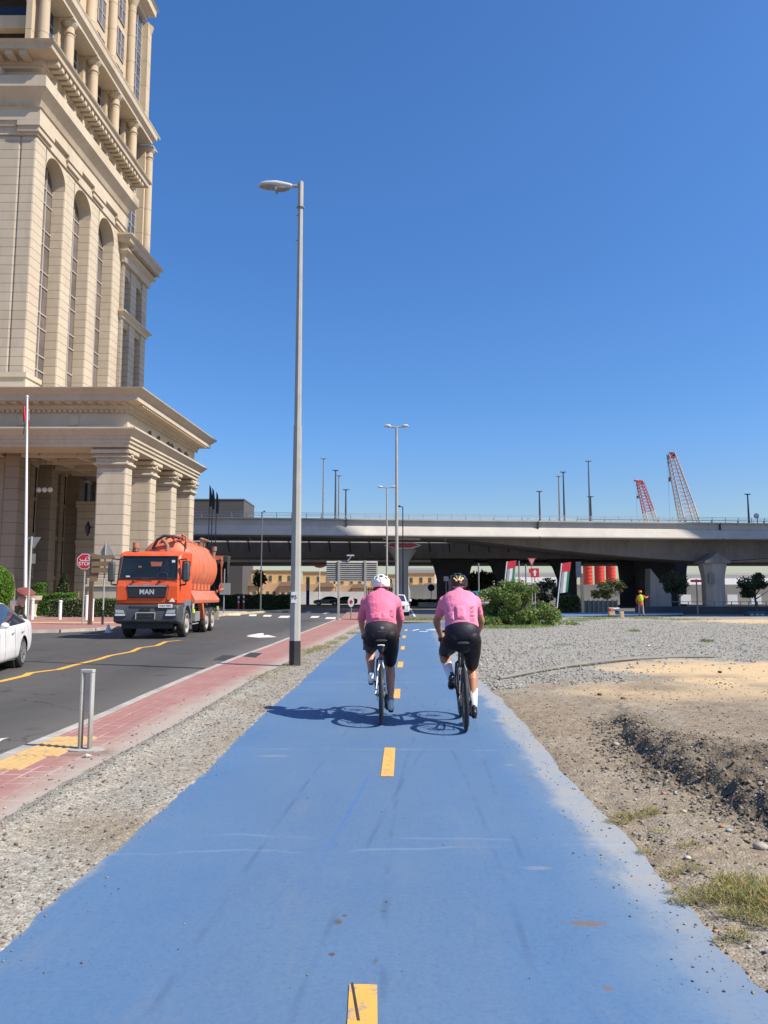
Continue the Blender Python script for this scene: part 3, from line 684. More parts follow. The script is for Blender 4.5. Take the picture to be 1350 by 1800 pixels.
MB(T).sweepL([(-.2,30.9),(.15,30.9),(.2,31.2),(.55,31.5),(.55,31.65),(-.2,31.7)],6,Y1-Y0,BX,Y0).build('string_course',ST,bl)
MB(T).sweepL([(-1.2,37.0),(.25,37.05),(.3,37.8),(.75,38.1),(.75,38.3),(.5,38.32),(.5,38.9),(1.0,39.0),(1.05,39.3),(1.35,39.6),(1.35,39.75),(-1.2,40.0)],6,Y1-Y0,BX,Y0).build('rear_cornice',ST,bl)
b=MB(T)
for i in range(20): y=Y0+.4+i*.36;b.box(BX+.51,BX+1.2,y-.09,y+.09,38.55,39.0)
b.each('rear_modillion',ST,bl)
# --- upper colonnade
UX=-11.1;YE=28.3
MB(T).box(-40,UX,TY+1.4,YE,47,90).build('upper_wall',STU,bl)
MB(T).box(-30,UX,20.9,YE,40.0,46.98).build('upper_wall',STU,bl)
def rcol(x,y,z0,z1,r=.45):
    c=MB(T);c.tube([(x,y,z0),(x,y,z0+.4),(x,y,z0+.45),(x,y,z1-1.2),(x,y,z1-1.15),(x,y,z1-1.05),(x,y,z1-1.0),(x,y,z1-.5)],[r*1.25,r*1.2,r,r*.92,r*1.12,r*1.12,r*.92,r*.88],16)
    o=c.build('column',STU,bl,smooth=40)
    q=MB(T);q.tube([(x,y,z1-.5),(x,y,z1-.15),(x,y,z1)],[r*.9,r*1.45,r*1.5],12);q.box(x-r*1.5,x+r*1.5,y-r*1.5,y+r*1.5,z1,z1+.15);q.build('capital',ST,o)
CY_=[3.4,7.8,12.85,18.0,22.8]
for y in CY_: rcol(TX-.1,y,47.6,54.2)
rcol(TX-.1,27.7,40.2,54.2)
MB(T).box(UX+.003,TX-.3,26.95,28.2,40.0,54.3).build('corner_pier',STU,bl)
MB(T).box(UX+.003,UX+.75,27.15,28.2,56,70.2).build('corner_pier',STU,bl)
for x in (TX-1.5,TX-6.4,TX-7.8,): rcol(x,TY+.9,47.6,54.2)
pil=MB(T)
for y in CY_: pil.box(UX,UX+.5,y-.7,y+.7,47.6,54.3)
pil.each('pilaster',STU,bl)
def win(x,y0,y1,z0,z1,nv,nh,gm=GLu):
    o=MB(T).box(x,x+.05,y0,y1,z0,z1).build('window',gm,bl);f=MB(T)
    for i in range(nv+1): yy=y0+(y1-y0)*i/nv;f.box(x+.05,x+.11,yy-.04,yy+.04,z0,z1)
    for i in range(nh+1): zz=z0+(z1-z0)*i/nh;f.box(x+.05,x+.12,y0-.04,y1+.04,zz-.04,zz+.04)
    f.build('frame',FRM,o)
win(UX+.02,4.5,7.0,47.7,54.3,3,5);win(UX+.02,8.7,11.6,47.7,54.3,4,5)
for y in (13.9,19.0):
    win(UX+.02,y,y+3.1,51.9,54.3,3,2,GLd);win(UX+.02,y+1.2,y+3.1,47.9,50.3,2,2,GLd)
win(UX+.02,23.7,26.9,41,54.3,3,9)
b=MB(T)
for y0,y1 in ((13.5,17.4),(18.7,22.2)): b.box(UX+.05,UX+.35,y0,y1,50.5,51.8)
b.each('spandrel',STU,bl)
MB(T).sweepL([(-1.5,54.35),(.5,54.36),(.55,54.7),(.9,55.0),(.95,55.5),(1.05,55.7),(-1.5,55.9)],30,23.4,TX,TY).build('upper_cornice',ST,bl)
b=MB(T)
for i in range(90): y=TY+i*.28;b.box(TX+.9,TX+1.0,y,y+.12,55.6,55.9)
b.build('cornice_cresting',ST,bl)
# front face above the main cornice
b=MB(T);b.box(-18,TX-1.2,TY+.9,TY+1.39,47.6,48.0);b.box(-18,TX-1.2,TY+.6,TY+1.39,50.4,51.6);b.box(-11.6,TX-1.25,TY+.9,TY+1.39,48,54.3);b.box(-16.4,-15.0,TY+.9,TY+1.39,48,54.3);b.build('front_frame',STU,bl)
for x0,x1 in ((-14.9,-11.7),(-20,-16.5)): MB(T).box(x0,x1,TY+1.25,TY+1.39,48,54.2).build('window',GLd,bl)
# upper storeys
for k,z in enumerate((56.2,60.6,65.0)):
    for y in (3.9,8.9,14.6,19.4):
        win(UX+.02,y+1.0,y+2.7,z+.4,z+3.6,2,2,GLb)
win(UX+.02,24.3,26.8,56,70,2,9)
for i,y in enumerate((3.4,8.4,13.5,18.45,23.4,27.9)):
    c=MB(T);c.tube([(UX+.35,y,55.5),(UX+.35,y,56.4),(UX+.35,y,56.5),(UX+.35,y,69.0)],[.62,.6,.46,.42],14);c.tube([(UX+.35,y,69.0),(UX+.35,y,70.1)],[.42,.75],10);c.build('column',STU,bl,smooth=40)
MB(T).sweepL([(-1.2,70.3),(.3,70.3),(.35,70.9),(1.2,71.2),(1.25,71.9),(1.5,72.2),(-1.2,72.4)],30,22.3,UX+.2,TY+1.2).build('top_cornice',ST,bl)
# lamps under the porch
GW=mat('lamp_glass',(.8,.78,.72),.3)
for i in range(3):
    p=D(68+i*10,861,62);q=thing('pendant_globe',['left','middle','right'][i]+'most white globe lamp hanging in the shaded porch','lamp',p,group='globe lamps under the porch')
    MB().ell((0,0,0),.22,.22,.22).build('globe',GW,q,smooth=180);MB().tube([(0,0,.2),(0,0,12.85-p.z)],.02,5).build('rod',LT,q)
lan=D(160,932,57.3)
q=thing('wall_lantern','black wall lantern on the left side of the nearest porch column','lantern',(lan.x-.4,lan.y+.4,lan.z))
b=MB();b.tube([(0,0,-.45),(0,0,-.2),(0,0,.35),(0,0,.4)],[.05,.16,.26,.1],6);b.tube([(0,0,.4),(0,0,.75)],[.2,.02],6);b.box(.0,.5,-.03,.03,.2,.26);b.build('lantern_body',GLd,q)
# wing added inside the porch so that a sun patch falls on it
b=MB(T);b.box(-9.75,-5.6,13.2,16.4,0,9.6);b.box(-9.75,-5.2,12.9,16.6,9.6,10.2);b.box(-9.75,-5.4,13.0,16.5,6.2,6.6);b.build('added_wing',STJ,bl)
# ================= towers outside the frame to the right that throw the long shadows
def office(name,label,s0,s1,u0,u1,h):
    hx=Vector((.937,-.349,0));nx=Vector((.349,.937,0))
    p=[nx*s0+hx*u0,nx*s1+hx*u0,nx*s1+hx*u1,nx*s0+hx*u1]
    o=thing(name,label,'building')
    MB().prism([(q.x,q.y) for q in p],-.1,h).build('wall',mat('unseen_tower_cladding',(.42,.40,.37),.7),o)
    b=MB()
    for k in range(int(h/4)):
        e=[(q.x,q.y) for q in [p[0]+(-hx-nx)*.06,p[1]+(-hx+nx)*.06,p[2]+(hx+nx)*.06,p[3]+(hx-nx)*.06]];b.prism(e,2+k*4,4.2+k*4)
    b.build('window',GLu,o)
    MB().prism([(q.x,q.y) for q in [p[0]*1.002,p[1],p[2]*.99,p[3]]],h+.01,h+2).build('roof',ST,o)
office('unseen_tower','tall glass banded tower standing beyond the right edge of the view, nearer one',63.4,82.9,60,78,165)
office('unseen_tower','tall glass banded tower standing beyond the right edge of the view, farther one',102,130,62,84,100)
# ================= BRIDGES
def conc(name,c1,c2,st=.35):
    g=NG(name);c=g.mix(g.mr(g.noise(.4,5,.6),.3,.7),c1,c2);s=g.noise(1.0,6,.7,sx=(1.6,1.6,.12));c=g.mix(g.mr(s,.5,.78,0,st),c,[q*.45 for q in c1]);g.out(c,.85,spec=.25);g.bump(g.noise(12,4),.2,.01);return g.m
M_c1=conc('bridge_concrete',(.46,.43,.38),(.56,.525,.47),.2);M_c2=conc('stained_concrete',(.22,.20,.19),(.30,.28,.26),.5);M_cd=conc('shaded_and_joint_concrete',(.055,.055,.06),(.085,.084,.086))  # M_cd: under-bridge shade put into the concrete colour; also serves dark joints
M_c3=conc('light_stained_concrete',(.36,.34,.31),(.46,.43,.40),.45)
yb=lambda x:90.6+.108*x
BT=lambda x,y,z:(x,yb(x)+y,z)
b1=thing('bridge','front road bridge with sunlit parapet, deep curved girder and steel railing across the view','bridge')
def zbot(x):
    # haunch: deepest over the right pier at x=41.5
    d=abs(x-41.5);return 5.9+2.75*min(1,(d/33.))**1.35 if x<41.5 else 5.9+2.75*min(1,(d/33.))**1.35
b=MB(BT);xs=[-75+i*2.5 for i in range(80)]
prof=lambda x:[(0,10.52),(0,10.66),(.35,10.66),(13,10.6),(13,9.0),(.6,8.5),(-.62,8.55),(-.62,8.68),(.12,9.7),(.30,9.78),(.30,10.44)]
rr=[[(x,o,z) for o,z in prof(x)] for x in xs]
b.rings(rr);b.build('deck',M_c1,b1)
b=MB(BT)
for x in (-28,-4.5,19,42.5,66): b.box(x-.06,x+.06,-.66,.4,8.54,8.64);b.box(x-.05,x+.05,-.02,.28,9.7,10.65)
b.each('expansion_joint',M_cd,b1)
b=MB(BT)
for x in (-16,7.5,31): b.tube([(x,.1,8.9),(x,.9,8.3),(x,2.6,8.1)],.09,8)
b.each('drain_pipe',M_c3,b1)
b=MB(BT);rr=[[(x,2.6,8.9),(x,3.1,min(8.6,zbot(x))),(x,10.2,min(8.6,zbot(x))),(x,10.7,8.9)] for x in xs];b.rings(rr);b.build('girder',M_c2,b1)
b=MB(BT)
for i in range(100):
    x=-60+i*1.75
    if x>100:break
    b.box(x-.035,x+.035,.1,.16,10.66,11.3);
    if i%2==0:b.box(x-.05,x+.05,.15,.45,10.66,10.95)
for z in (10.95,11.12,11.3): b.box(-60,100,.11,.15,z-.018,z+.018)
b.build('railing',mat('galvanised',(.42,.43,.44),.45,.3),b1)
b=MB(BT);b.tube([(-60,6,11.5)]+[(x,6,11.5) for x in range(-50,101,10)],.03,5)
for i in range(40): b.box(-58+i*4,-57.95+i*4,6,6.05,10.6,11.5)
b.build('median_rail',mat('galvanised',(0,0,0)),b1)
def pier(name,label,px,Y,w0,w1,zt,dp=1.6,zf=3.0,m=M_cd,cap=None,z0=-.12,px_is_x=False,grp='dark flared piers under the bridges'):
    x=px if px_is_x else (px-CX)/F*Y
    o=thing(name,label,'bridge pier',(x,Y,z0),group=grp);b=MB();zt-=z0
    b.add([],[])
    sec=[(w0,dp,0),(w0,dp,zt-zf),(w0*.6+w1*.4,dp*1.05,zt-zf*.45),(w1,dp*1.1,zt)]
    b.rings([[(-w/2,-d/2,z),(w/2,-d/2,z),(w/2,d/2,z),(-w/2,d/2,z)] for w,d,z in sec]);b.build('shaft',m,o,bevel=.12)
    return o
# front right pier with pointed head
px=thing('bridge_pier','pale faceted concrete pier with pointed head carrying the front bridge at right','bridge pier',(41.4,95.6,-.12))
b=MB();b.rings([[(x*w,y*w2,z) for x,y in ((-1,-.55),(-.45,-1),(.45,-1),(1,-.55),(1,.55),(.45,1),(-.45,1),(-1,.55))] for w,w2,z in ((1.2,1.2,0),(1.2,1.2,3.6),(1.25,1.25,4.2),(1.5,1.5,5.6))]);b.build('shaft',M_c3,px)
b=MB();b.prism([(-1.6,5.61),(1.6,5.61),(1.6,5.85),(.9,6.2),(.3,6.65),(0,6.95),(-.3,6.65),(-.9,6.2),(-1.6,5.85)],-1.7,1.9,'y');b.build('pier_head',M_c2,px)
MB().box(-1.1,-.4,-1.45,-1.1,3.1,4.3).build('junction_box',M_c2,px)
# centre pier with red panel
pc=thing('bridge_pier','round grey pier behind the tall double lamp with a red panel on its flared head','bridge pier',((707-CX)/F*95,95,-.12))
b=MB();b.tube([(0,0,0),(0,0,5.0),(0,0,5.8),(0,0,6.6),(0,0,7.4)],[.75,.75,.95,1.7,2.6],20,r2=[.75,.75,.8,.9,.95]);b.build('shaft',M_c3,pc,smooth=50)
hexp=lambda s,dx=0:[(-2.3*s+dx,7.75),(-1.55*s+dx,8.15+.0*s),(1.55*s+dx,8.15),(2.3*s+dx,7.75),(1.2*s+dx,7.35),(-1.0*s+dx,7.35)]
pc2=MB();pc2.M=Matrix.Translation((0,0,0));pc2.prism([(x,7.75+(z-7.75)*1.0) for x,z in hexp(1)],-1.6,-1.3,'y');pc2.build('panel_border',mat('white_panel',(.75,.72,.68),.5),pc)
q=MB();q.prism([(x*.86,7.76+(z-7.75)*.68) for x,z in hexp(1)],-1.68,-1.603,'y');q.build('red_panel',mat('red_panel',(.50,.07,.07),.5),pc)
MB().box(-2.4,2.2,-1.6,-1.2,8.45,8.75).build('bearing_plate',mat('white_panel',(0,0,0)),pc)
# second bridge
b2=thing('bridge','lower box girder bridge behind the front one with dark joints along its grey face','bridge')
B2=lambda x,y,z:(x,106+.06*x+y,z)
b=MB(B2);b.rings([[(x,0,8.85),(x,.3,9.42),(x,.7,9.42),(x,.9,9.0),(x,12,9.0),(x,12,7.0),(x,.9,6.75)] for x in (-75,37.)]);b.build('box_girder',M_c2,b2)
b=MB(B2)
for i in range(30):
    x=-44+i*2.8
    if x>36:break
    b.add([(x-.09,-.03,8.8),(x+.09,-.03,8.8),(x+.2,.42,7.6),(x+.02,.42,7.6),(x-.09,.1,8.8),(x+.09,.1,8.8),(x+.2,.6,7.6),(x+.02,.6,7.6)],[(0,1,2,3),(4,7,6,5),(0,4,5,1),(1,5,6,2),(2,6,7,3),(3,7,4,0)])
    b.box(x-.08,x+.08,-.02,.5,8.9,9.46)
b.each('joint',M_cd,b2,group=2)
b3=thing('bridge','stained concrete box girder of the farthest bridge, seen either side of the pointed pier','bridge')
MB().box(-80,120,124,127,7.2,9.25).build('box_girder',M_c3,b3);MB().box(-80,120,126.9,140,6.9,8.6).build('deck',M_cd,b3);MB().box(-80,120,119.5,123.9,6.7,8.7).build('deck_slab',M_cd,b3)
PR=[('leftmost dark pier behind the orange tanker under the bridge',352,104,1.6,2.6,6.8),('dark pier right of the tanker tail under the bridge',385,104,2.4,3.0,6.9),('dark slab pier behind the right cyclist with a pale v on it',795,112,4.6,6.6,6.9),
 ('dark flared pier behind the left flag banner',883,112,2.2,4.6,6.9),('dark flared pier behind the right flag banner',995,112,2.6,5.6,6.9),('dark pier just right of the red silos',1107,112,3.0,3.6,6.9),('wide dark pier behind the worker in orange',1150,108,5.2,5.6,6.9),('thin dark pier left of the pointed pier',1192,118,1.6,2.4,6.9)]
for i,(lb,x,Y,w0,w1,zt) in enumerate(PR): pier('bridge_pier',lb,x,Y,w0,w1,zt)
v=thing('abutment_slope','pale sloping concrete triangle under the bridge right of the worker','wall',(0,0,0))
p0=D(1148,1012,100);b=MB();b.prism([(D(1143,1000,99).x,5.0),(D(1180,1045,99).x,1.6),(D(1180,1072,99).x,-.12),(D(1143,1072,99).x,-.12)],99,101,'y');b.build('slope_face',M_c3,v)
# box building on the roofline
q=thing('plant_room','dark grey flat roofed block rising behind the left end of the bridge','building',(0,0,0))
x0=(300-CX)/F*150;x1=(427-CX)/F*150;za=D(400,879,150).z
MB().box(x0,x1,150,162,-.1,za).build('wall',mat('dark_cladding',(.085,.08,.078),.7),q);MB().box(x0-.1,x1+.1,149.9,162.1,za+.001,za+.25).build('parapet',mat('dark_cladding2',(.11,.105,.10),.7),q)
# ================= far houses, walls, silos
HW=mat('house_render',(.62,.43,.27),.8,var=.08,scale=.5);HY=mat('house_render_yellow',(.66,.46,.22),.8,var=.08,scale=.5);HR=mat('house_roof',(.33,.22,.15),.8);WG=glass('house_glass',(.06,.09,.09),.2)
def house(px0,px1,pt,Y,label,up=True):
    x0=(px0-CX)/F*Y;x1=(px1-CX)/F*Y;zt=D(600,pt,Y).z;w_=x1-x0
    o=thing('townhouse',label,'house',(x0,Y,-.1),group='sand coloured townhouses beyond the bridge')
    zt+=.1;MB().box(0,w_-.15,.0,9,0,zt*.62).build('wall',HW,o)
    MB().box(.3,w_-.6,2.2,9,zt*.62,zt).build('upper_wall',HY,o);MB().box(.1,w_-.3,2.0,9.1,zt+.002,zt+.25).build('roof',HR,o)
    b=MB();b.box(w_*.55,w_-.2,-1.6,-.003,0,zt*.52);b.build('bay',HW,o)
    b=MB();b.prism([(w_*.5,zt*.525),(w_-.05,zt*.525),(w_-.5,zt*.66),(w_*.58,zt*.66)],-2.0,0,'y');b.build('bay_roof',HR,o)
    for a,z0,yy in ((w_*.12,zt*.2,-.03),(w_*.32,zt*.2,-.03),(w_*.62,zt*.18,-1.64),(w_*.80,zt*.18,-1.64),(w_*.15,zt*.70,2.16),(w_*.45,zt*.70,2.16),(w_*.72,zt*.70,2.16)):
        f=MB().box(a,a+w_*.09,yy,yy+.03,z0,z0+zt*.17).build('window',WG,o);MB().box(a-.1,a+w_*.09+.1,yy-.05,yy+.02,z0-.16,z0-.02).build('sill',HR,f)
hs=[(392,462,1003,'sand townhouse farthest left, beside the dark pier'),(462,520,1004,'sand townhouse just left of the near lamp pole'),(528,590,1006,'sand townhouse right of the near lamp pole'),(590,645,1010,'sand townhouse behind the back of the big road sign'),(645,700,1011,'sand townhouse behind the white cycling helmet'),(712,770,1008,'sand townhouse right of the round pier'),(770,835,1008,'sand townhouse left of the green tree under the bridge')]
for a,b_,t,l in hs: house(a,b_,t,158,l)
def wall(name,px0,px1,ptop,Y,label,m,th=.25,z0=-.12,cat='wall'):
    x0=(px0-CX)/F*Y;x1=(px1-CX)/F*Y;zt=D(CX,ptop,Y).z
    return tag(MB().box(x0,x1,Y,Y+th,z0,zt).build(name,m),label,cat)
M_gw=mat('grey_wall',(.30,.31,.32),.8,var=.1,scale=.4);M_ww=mat('white_fence',(.62,.62,.63),.7,var=.08,scale=.6)
wall('hoarding',512,655,1040,150,'white low boundary wall in front of the sand townhouses',M_ww,cat='hoarding')
wall('boundary_wall',716,1500,1027.5,145,'long grey boundary wall beyond the bridges',M_gw)
o=thing('gate','dark slatted metal gate behind the left cyclist','gate',(D(640,1050,120).x,120,-.12));b=MB()
for i in range(16): b.box(i*.28,i*.28+.18,0,.05,.1,2.9)
b.box(0,4.5,.05,.1,.4,.5);b.box(0,4.5,.05,.1,2.5,2.6);b.build('slats',mat('grey_steel',(.13,.13,.14),.6),o)
# silos
RS=mat('silo_red',(.62,.055,.03),.5,var=.1)
for i,(a,c_) in enumerate(((1024,1040),(1044,1061),(1064,1081))):
    Y=170;x=((a+c_)/2-CX)/F*Y;r=(c_-a)/2/F*Y
    o=thing('silo',['left','middle','right'][i]+' one of three red ribbed silos above the grey wall','silo',(x,Y,-.1),group='red silos behind the wall')
    zt=D(x,985,Y).z;b=MB();zz=[];rr=[];z=0
    while z<zt: zz+=[(0,0,z),(0,0,z+.5),(0,0,z+.55)];rr+=[r,r,r*1.04];z+=.8
    b.tube(zz,rr,20);b.build('drum',RS,o,smooth=40);MB().tube([(0,0,3.2),(0,0,3.5),(0,0,3.9),(0,0,4.0)],[r*1.18,r*1.2,r*1.2,r*1.02],20).build('collar',RS,o,smooth=40)
# white sheds behind
for a,c_,t,Y,l in ((905,1012,1008,210,'long white flat roofed shed left of the red silos'),(1180,1420,1010,210,'white industrial shed behind the pointed pier'),(716,770,1001,200,'white roof block above the townhouses left of the v marked pier')):
    x0=(a-CX)/F*Y;x1=(c_-CX)/F*Y;zt=D(CX,t,Y).z;o=thing('shed',l,'building',(x0,Y,-.1));b=MB().box(0,x1-x0,0,20,0,zt).build('wall',mat('white_shed',(.84,.81,.77),.6,var=.05),o);MB().box(-.3,x1-x0+.3,-.3,20,zt+.002,zt+.5).build('roof',mat('shed_roof',(.5,.5,.5),.5),o);MB().box(0.5,x1-x0-.5,-.05,0-.003,zt*.38,zt*.46).build('window_band',GLd,o)
# low dark wall & railing at right
o=tag(MB().box(D(1118,1070,66).x,60,66,66.3,-.12,.55).build('planter_wall',M_cd),'low dark wall edging the road under the right pier','wall')
# ================= STREET FURNITURE
M_galv=mat('galvanised_pole',(.37,.36,.32),.6,.0,var=.1,scale=3,dirt=((.3,.25,.2),.4))
M_galv2=mat('grey_steel_pole',(.24,.24,.235),.6,.0)
M_dpole=mat('dark_pole',(.05,.055,.06),.5)
M_blk=mat('black_band',(.02,.02,.022),.55,dirt=((.12,.1,.08),.35))
M_wh=mat('white_paint',(.74,.73,.70),.5,var=.05)
M_red=mat('sign_red',(.55,.02,.035),.45,var=.05)
M_blue=mat('sign_blue',(.02,.06,.38),.5)
M_lamp=mat('lamp_housing',(.55,.55,.54),.45,var=.05);M_lg=mat('lamp_lens',(.30,.29,.28),.25)
def text_mesh(name,s,size,mt,parent,loc,rot,ext=.004,align='CENTER',spacing=1.0,shear=0,boldness=0.0):
    cu=bpy.data.curves.new('t','FONT');cu.body=s;cu.size=size;cu.align_x=align;cu.align_y='CENTER';cu.extrude=ext;cu.space_character=spacing;cu.offset=boldness
    to=bpy.data.objects.new('t',cu);sc.collection.objects.link(to);bpy.context.view_layer.update()
    me=bpy.data.meshes.new_from_object(to.evaluated_get(bpy.context.evaluated_depsgraph_get()));bpy.data.objects.remove(to)
    me.materials.clear();me.materials.append(mt);o=bpy.data.objects.new(name,me);link(o,parent);o.location=loc;o.rotation_euler=rot;return o
# near lamp pole
pb_=G(518,1171);pt=D(528,320,pb_.y)
lp=thing('street_lamp','tall nearest grey street lamp with black painted foot beside the red pavement','street lamp',(pb_.x,pb_.y,-.02))
H_=pt.z+.02
def octo(mb,z0,z1,r0,r1): mb.tube([(0,0,z0),(0,0,z1)],[r0,r1],8)
b=MB();octo(b,0,.55,.122,.121);b.build('painted_foot',M_blk,lp,smooth=20)
b=MB();octo(b,.55,5.2,.116,.088);octo(b,5.19,H_-.55,.078,.054);octo(b,H_-.6,H_,.062,.060);b.build('pole',M_galv,lp,smooth=20)
b=MB();b.box(-.075,.045,-.135,-.123,1.40,1.63);lb=b.build('number_plate',M_wh,lp)
lb.location=(.0,0,-.05)
text_mesh('number','95',.125,M_blk,lb,(-.015,-.137,1.515),(R(90),0,0))
b=MB();b.tube([(0,0,H_-.1),(-.28,0,H_-.10)],.035,10);b.build('bracket',M_galv,lp,smooth=50)
b=MB();L=[(-.2,.05,.045,0),(-.27,.08,.055,.01),(-.45,.12,.075,.02),(-.55,.13,.085,.03),(-.78,.12,.07,.035),(-.9,.10,.05,.02),(-.96,.05,.025,.0)]
b.tube([(x,0,H_-.1+dz) for x,a,c_,dz in L],[a for x,a,c_,dz in L],16,r2=[c_ for x,a,c_,dz in L],side=(0,1,0));hd=b.build('lamp_head',M_lamp,lp,smooth=50)
b=MB();b.tube([(-.25,0,H_-.14),(-.4,0,H_-.17),(-.54,0,H_-.165)],[.05,.09,.1],12,r2=[.035,.055,.055],side=(0,1,0));b.box(-.575,-.53,-.1,.1,H_-.235,H_-.14);b.build('gear_box',M_galv2,hd,smooth=50)
b=MB();b.tube([(-.56,0,H_-.13),(-.78,0,H_-.13),(-.92,0,H_-.115)],[.105,.105,.06],14,r2=[.05,.045,.025],side=(0,1,0));b.build('lens',M_lg,hd,smooth=50)
b=MB();b.tube([(-.0,0,H_-.62),(-.0,0,H_-.6)],.09,8);b.tube([(-.05,-.02,H_-.8),(-.1,-.02,H_-.8)],.012,6);b.tube([(-.05,-.02,H_-1.4),(-.1,-.02,H_-1.4)],.012,6);b.build('collar',M_galv2,lp)
# mid double lamps
def dlamp(name,px,pyt,Y,w,sp,label,m,heads=(-1,1),g='double headed street lamps',drop=0):
    p=D(px,pyt,Y);o=thing(name,label,'street lamp',(p.x,Y,-.02),group=g);h=p.z+.02
    b=MB();b.tube([(0,0,0),(0,0,h)],[w,w*.6],10);b.build('pole',m,o,smooth=50)
    for s in heads:
        b=MB();b.tube([(0,0,h-.02),(s*sp*.4,0,h+.02),(s*sp*.55,0,h+.03)],.04,6);b.build('bracket',m,o)
        b=MB();b.tube([(s*sp*q,0,h+dz) for q,dz in ((.45,.02),(.6,.06),(.85,.08),(1.,.05))],[.06,.15,.14,.04],8,r2=[.05,.10,.08,.03],side=(0,1,0));b.build('lamp_head',M_lamp if m is M_galv else m,o,smooth=50)
    return o
dlamp('street_lamp',697,751,40,.105,.66,'pale double headed lamp pole rising above the white helmet',M_galv)
dlamp('street_lamp',680,857,66,.10,.85,'shorter pale double headed lamp pole left of the taller one',M_galv)
dlamp('street_lamp',708,891,75,.08,.5,'thin dark single headed lamp post in front of the round pier',M_dpole,heads=(-1,),g='single headed street lamps')
dlamp('street_lamp',461,900,72,.07,.3,'thin grey post lamp between the tanker and the near pole',M_galv2,heads=(1,),g='single headed street lamps')
bl_=[(569,806,1,'pale lamp column farthest left on the bridge deck'),(590,827,0,'dark lamp column second from the left on the bridge deck'),(596,836,1,'pale lamp column close behind a dark one left of centre'),(608,861,0,'short dark lamp column left of the tall double lamp'),
 (948,864,0,'short dark lamp column standing alone right of centre on the bridge'),(982,837,1,'pale lamp column paired with a dark one on the bridge'),(990,830,0,'tallest dark lamp column in the right hand pair on the bridge'),(1034,811,1,'tall pale lamp column left of the small crane'),(1038,873,0,'short dark lamp column hugging the tall pale one'),(1314,869,0,'leaning dark lamp column at the far right of the bridge')]
for x,y,lt,lb_ in bl_:
    Y=99 if lt else 97;p=D(x,y,Y);o=thing('bridge_lamp',lb_,'street lamp',(p.x,Y,10.6),group='lamp columns on the bridge deck');h=p.z-10.6;m=M_galv2 if lt else M_dpole
    MB().tube([(0,0,0),(0,0,h)],[.14,.08],8).build('pole',m,o,smooth=50)
    b=MB();b.tube([(-.45,0,h+.05),(-.15,0,h),(.15,0,h),(.45,0,h+.05)],[.05,.16,.16,.05],8,r2=[.03,.08,.08,.03],side=(0,1,0));b.build('lamp_head',m,o)
# hoop bollard
p=G(149,1318);o=thing('hoop_bollard','narrow inverted u shaped metal hoop on the red pavement edge','bollard',(p.x,p.y,0));o.rotation_euler=(0,0,R(-8))
gg=NG('hoop_metal');x,y,z=gg.sep();c=gg.mix(gg.mr(z,.45,.05),(.42,.41,.38),(.24,.215,.175));c=gg.mix(gg.mr(gg.noise(9,5,.7),.5,.75,0,.5),c,(.2,.16,.12));gg.out(c,.65,.0)
h=.765;b=MB()
for s in (-1,1): b.box(s*.049-.013,s*.049+.013,-.03,.03,0,h-.035)
b.box(-.065,.065,-.03,.03,h-.034,h);b.build('hoop',gg.m,o,bevel=.006)
b=MB();b.tube([(-.2,0,-.004),(.2,0,-.004),],[.1,.1],12);b=MB();b.prism([(.2*math.cos(q),.12*math.sin(q)) for q in [k*math.pi/8 for k in range(16)]],.001,.012);b.build('mortar_pad',M_kerb,o)
p=G(152,1332);tag(MB().tube([(p.x-.03,p.y,.012),(p.x,p.y,.02),(p.x+.03,p.y+.01,.015)],[.01,.02,.012],6,round_=True).build('pebble',mat('pale_stone',(.5,.47,.42),.9)),'small pale stone lying at the foot of the metal hoop','stone')
# traffic signs
def pole(o,h,r,m=M_galv,name='pole',x=0): return MB().tube([(x,0,0),(x,0,h)],r,10).build(name,m,o,smooth=50)
p=G(145,1097);o=thing('stop_sign','red octagonal stop sign with white arabic and latin lettering','stop sign',(p.x,p.y,0));cz=D(145,987,p.y).z;pole(o,cz+.3,.04)
oc=lambda r:[(r*math.cos(R(22.5+45*k)),cz+r*math.sin(R(22.5+45*k))) for k in range(8)]
f=MB().prism(oc(.44),-.065,-.045,'y').build('sign_border',M_wh,o);MB().prism(oc(.405),-.068,-.0655,'y').build('sign_face',M_red,o)
text_mesh('lettering','STOP',.27,M_wh,o,(0,-.072,cz-.13),(R(90),0,0),boldness=.004)
b=MB()
b.M=Matrix.Translation((0,0,cz+.08))@Matrix.Scale(1.,4)
def stroke(pts,w): b.tube([(x,-.071,z) for x,z in pts],[w]*len(pts),6,r2=.003,side=(1,0,.01))
for pts,w_ in (([(.26,.10),(.20,.14),(.16,.09),(.20,.06),(.27,.08),(.27,.0),(.20,-.03),(.05,-.03),(-.12,-.03),(-.22,-.02),(-.25,.05)],.022),([(.03,-.02),(.04,.06),(0.09,.09)],.022)):
    for q1,q2 in zip(pts,pts[1:]): b.add([(q1[0]-.0,-.0735,q1[1]-w_),(q2[0],-.0735,q2[1]-w_),(q2[0],-.0735,q2[1]+w_),(q1[0],-.0735,q1[1]+w_),(q1[0]-w_,-.0733,q1[1]),(q1[0]+w_,-.0733,q1[1]),(q2[0]+w_,-.0733,q2[1]),(q2[0]-w_,-.0733,q2[1])],[(0,1,2,3),(4,5,6,7)])
for x_,z_ in ((.17,.19),(.25,.19),(.07,.15)): b.box(x_-.018,x_+.018,-.0735,-.071,z_-.018,z_+.018)
b.build('arabic_lettering',M_wh,o)
p=G(158,1098);o=thing('wayfinding_sign','brown wooden post with three stacked finger boards beside the stop sign','signpost',(p.x,p.y,0))
BR=mat('brown_board',(.24,.165,.085),.7);BR2=mat('brown_post',(.13,.085,.05),.7)
f=lambda y:D(160,y,p.y).z
b=MB();b.box(-.11,.10,-.06,.06,0,f(1022));b.build('post',BR2,o,bevel=.01)
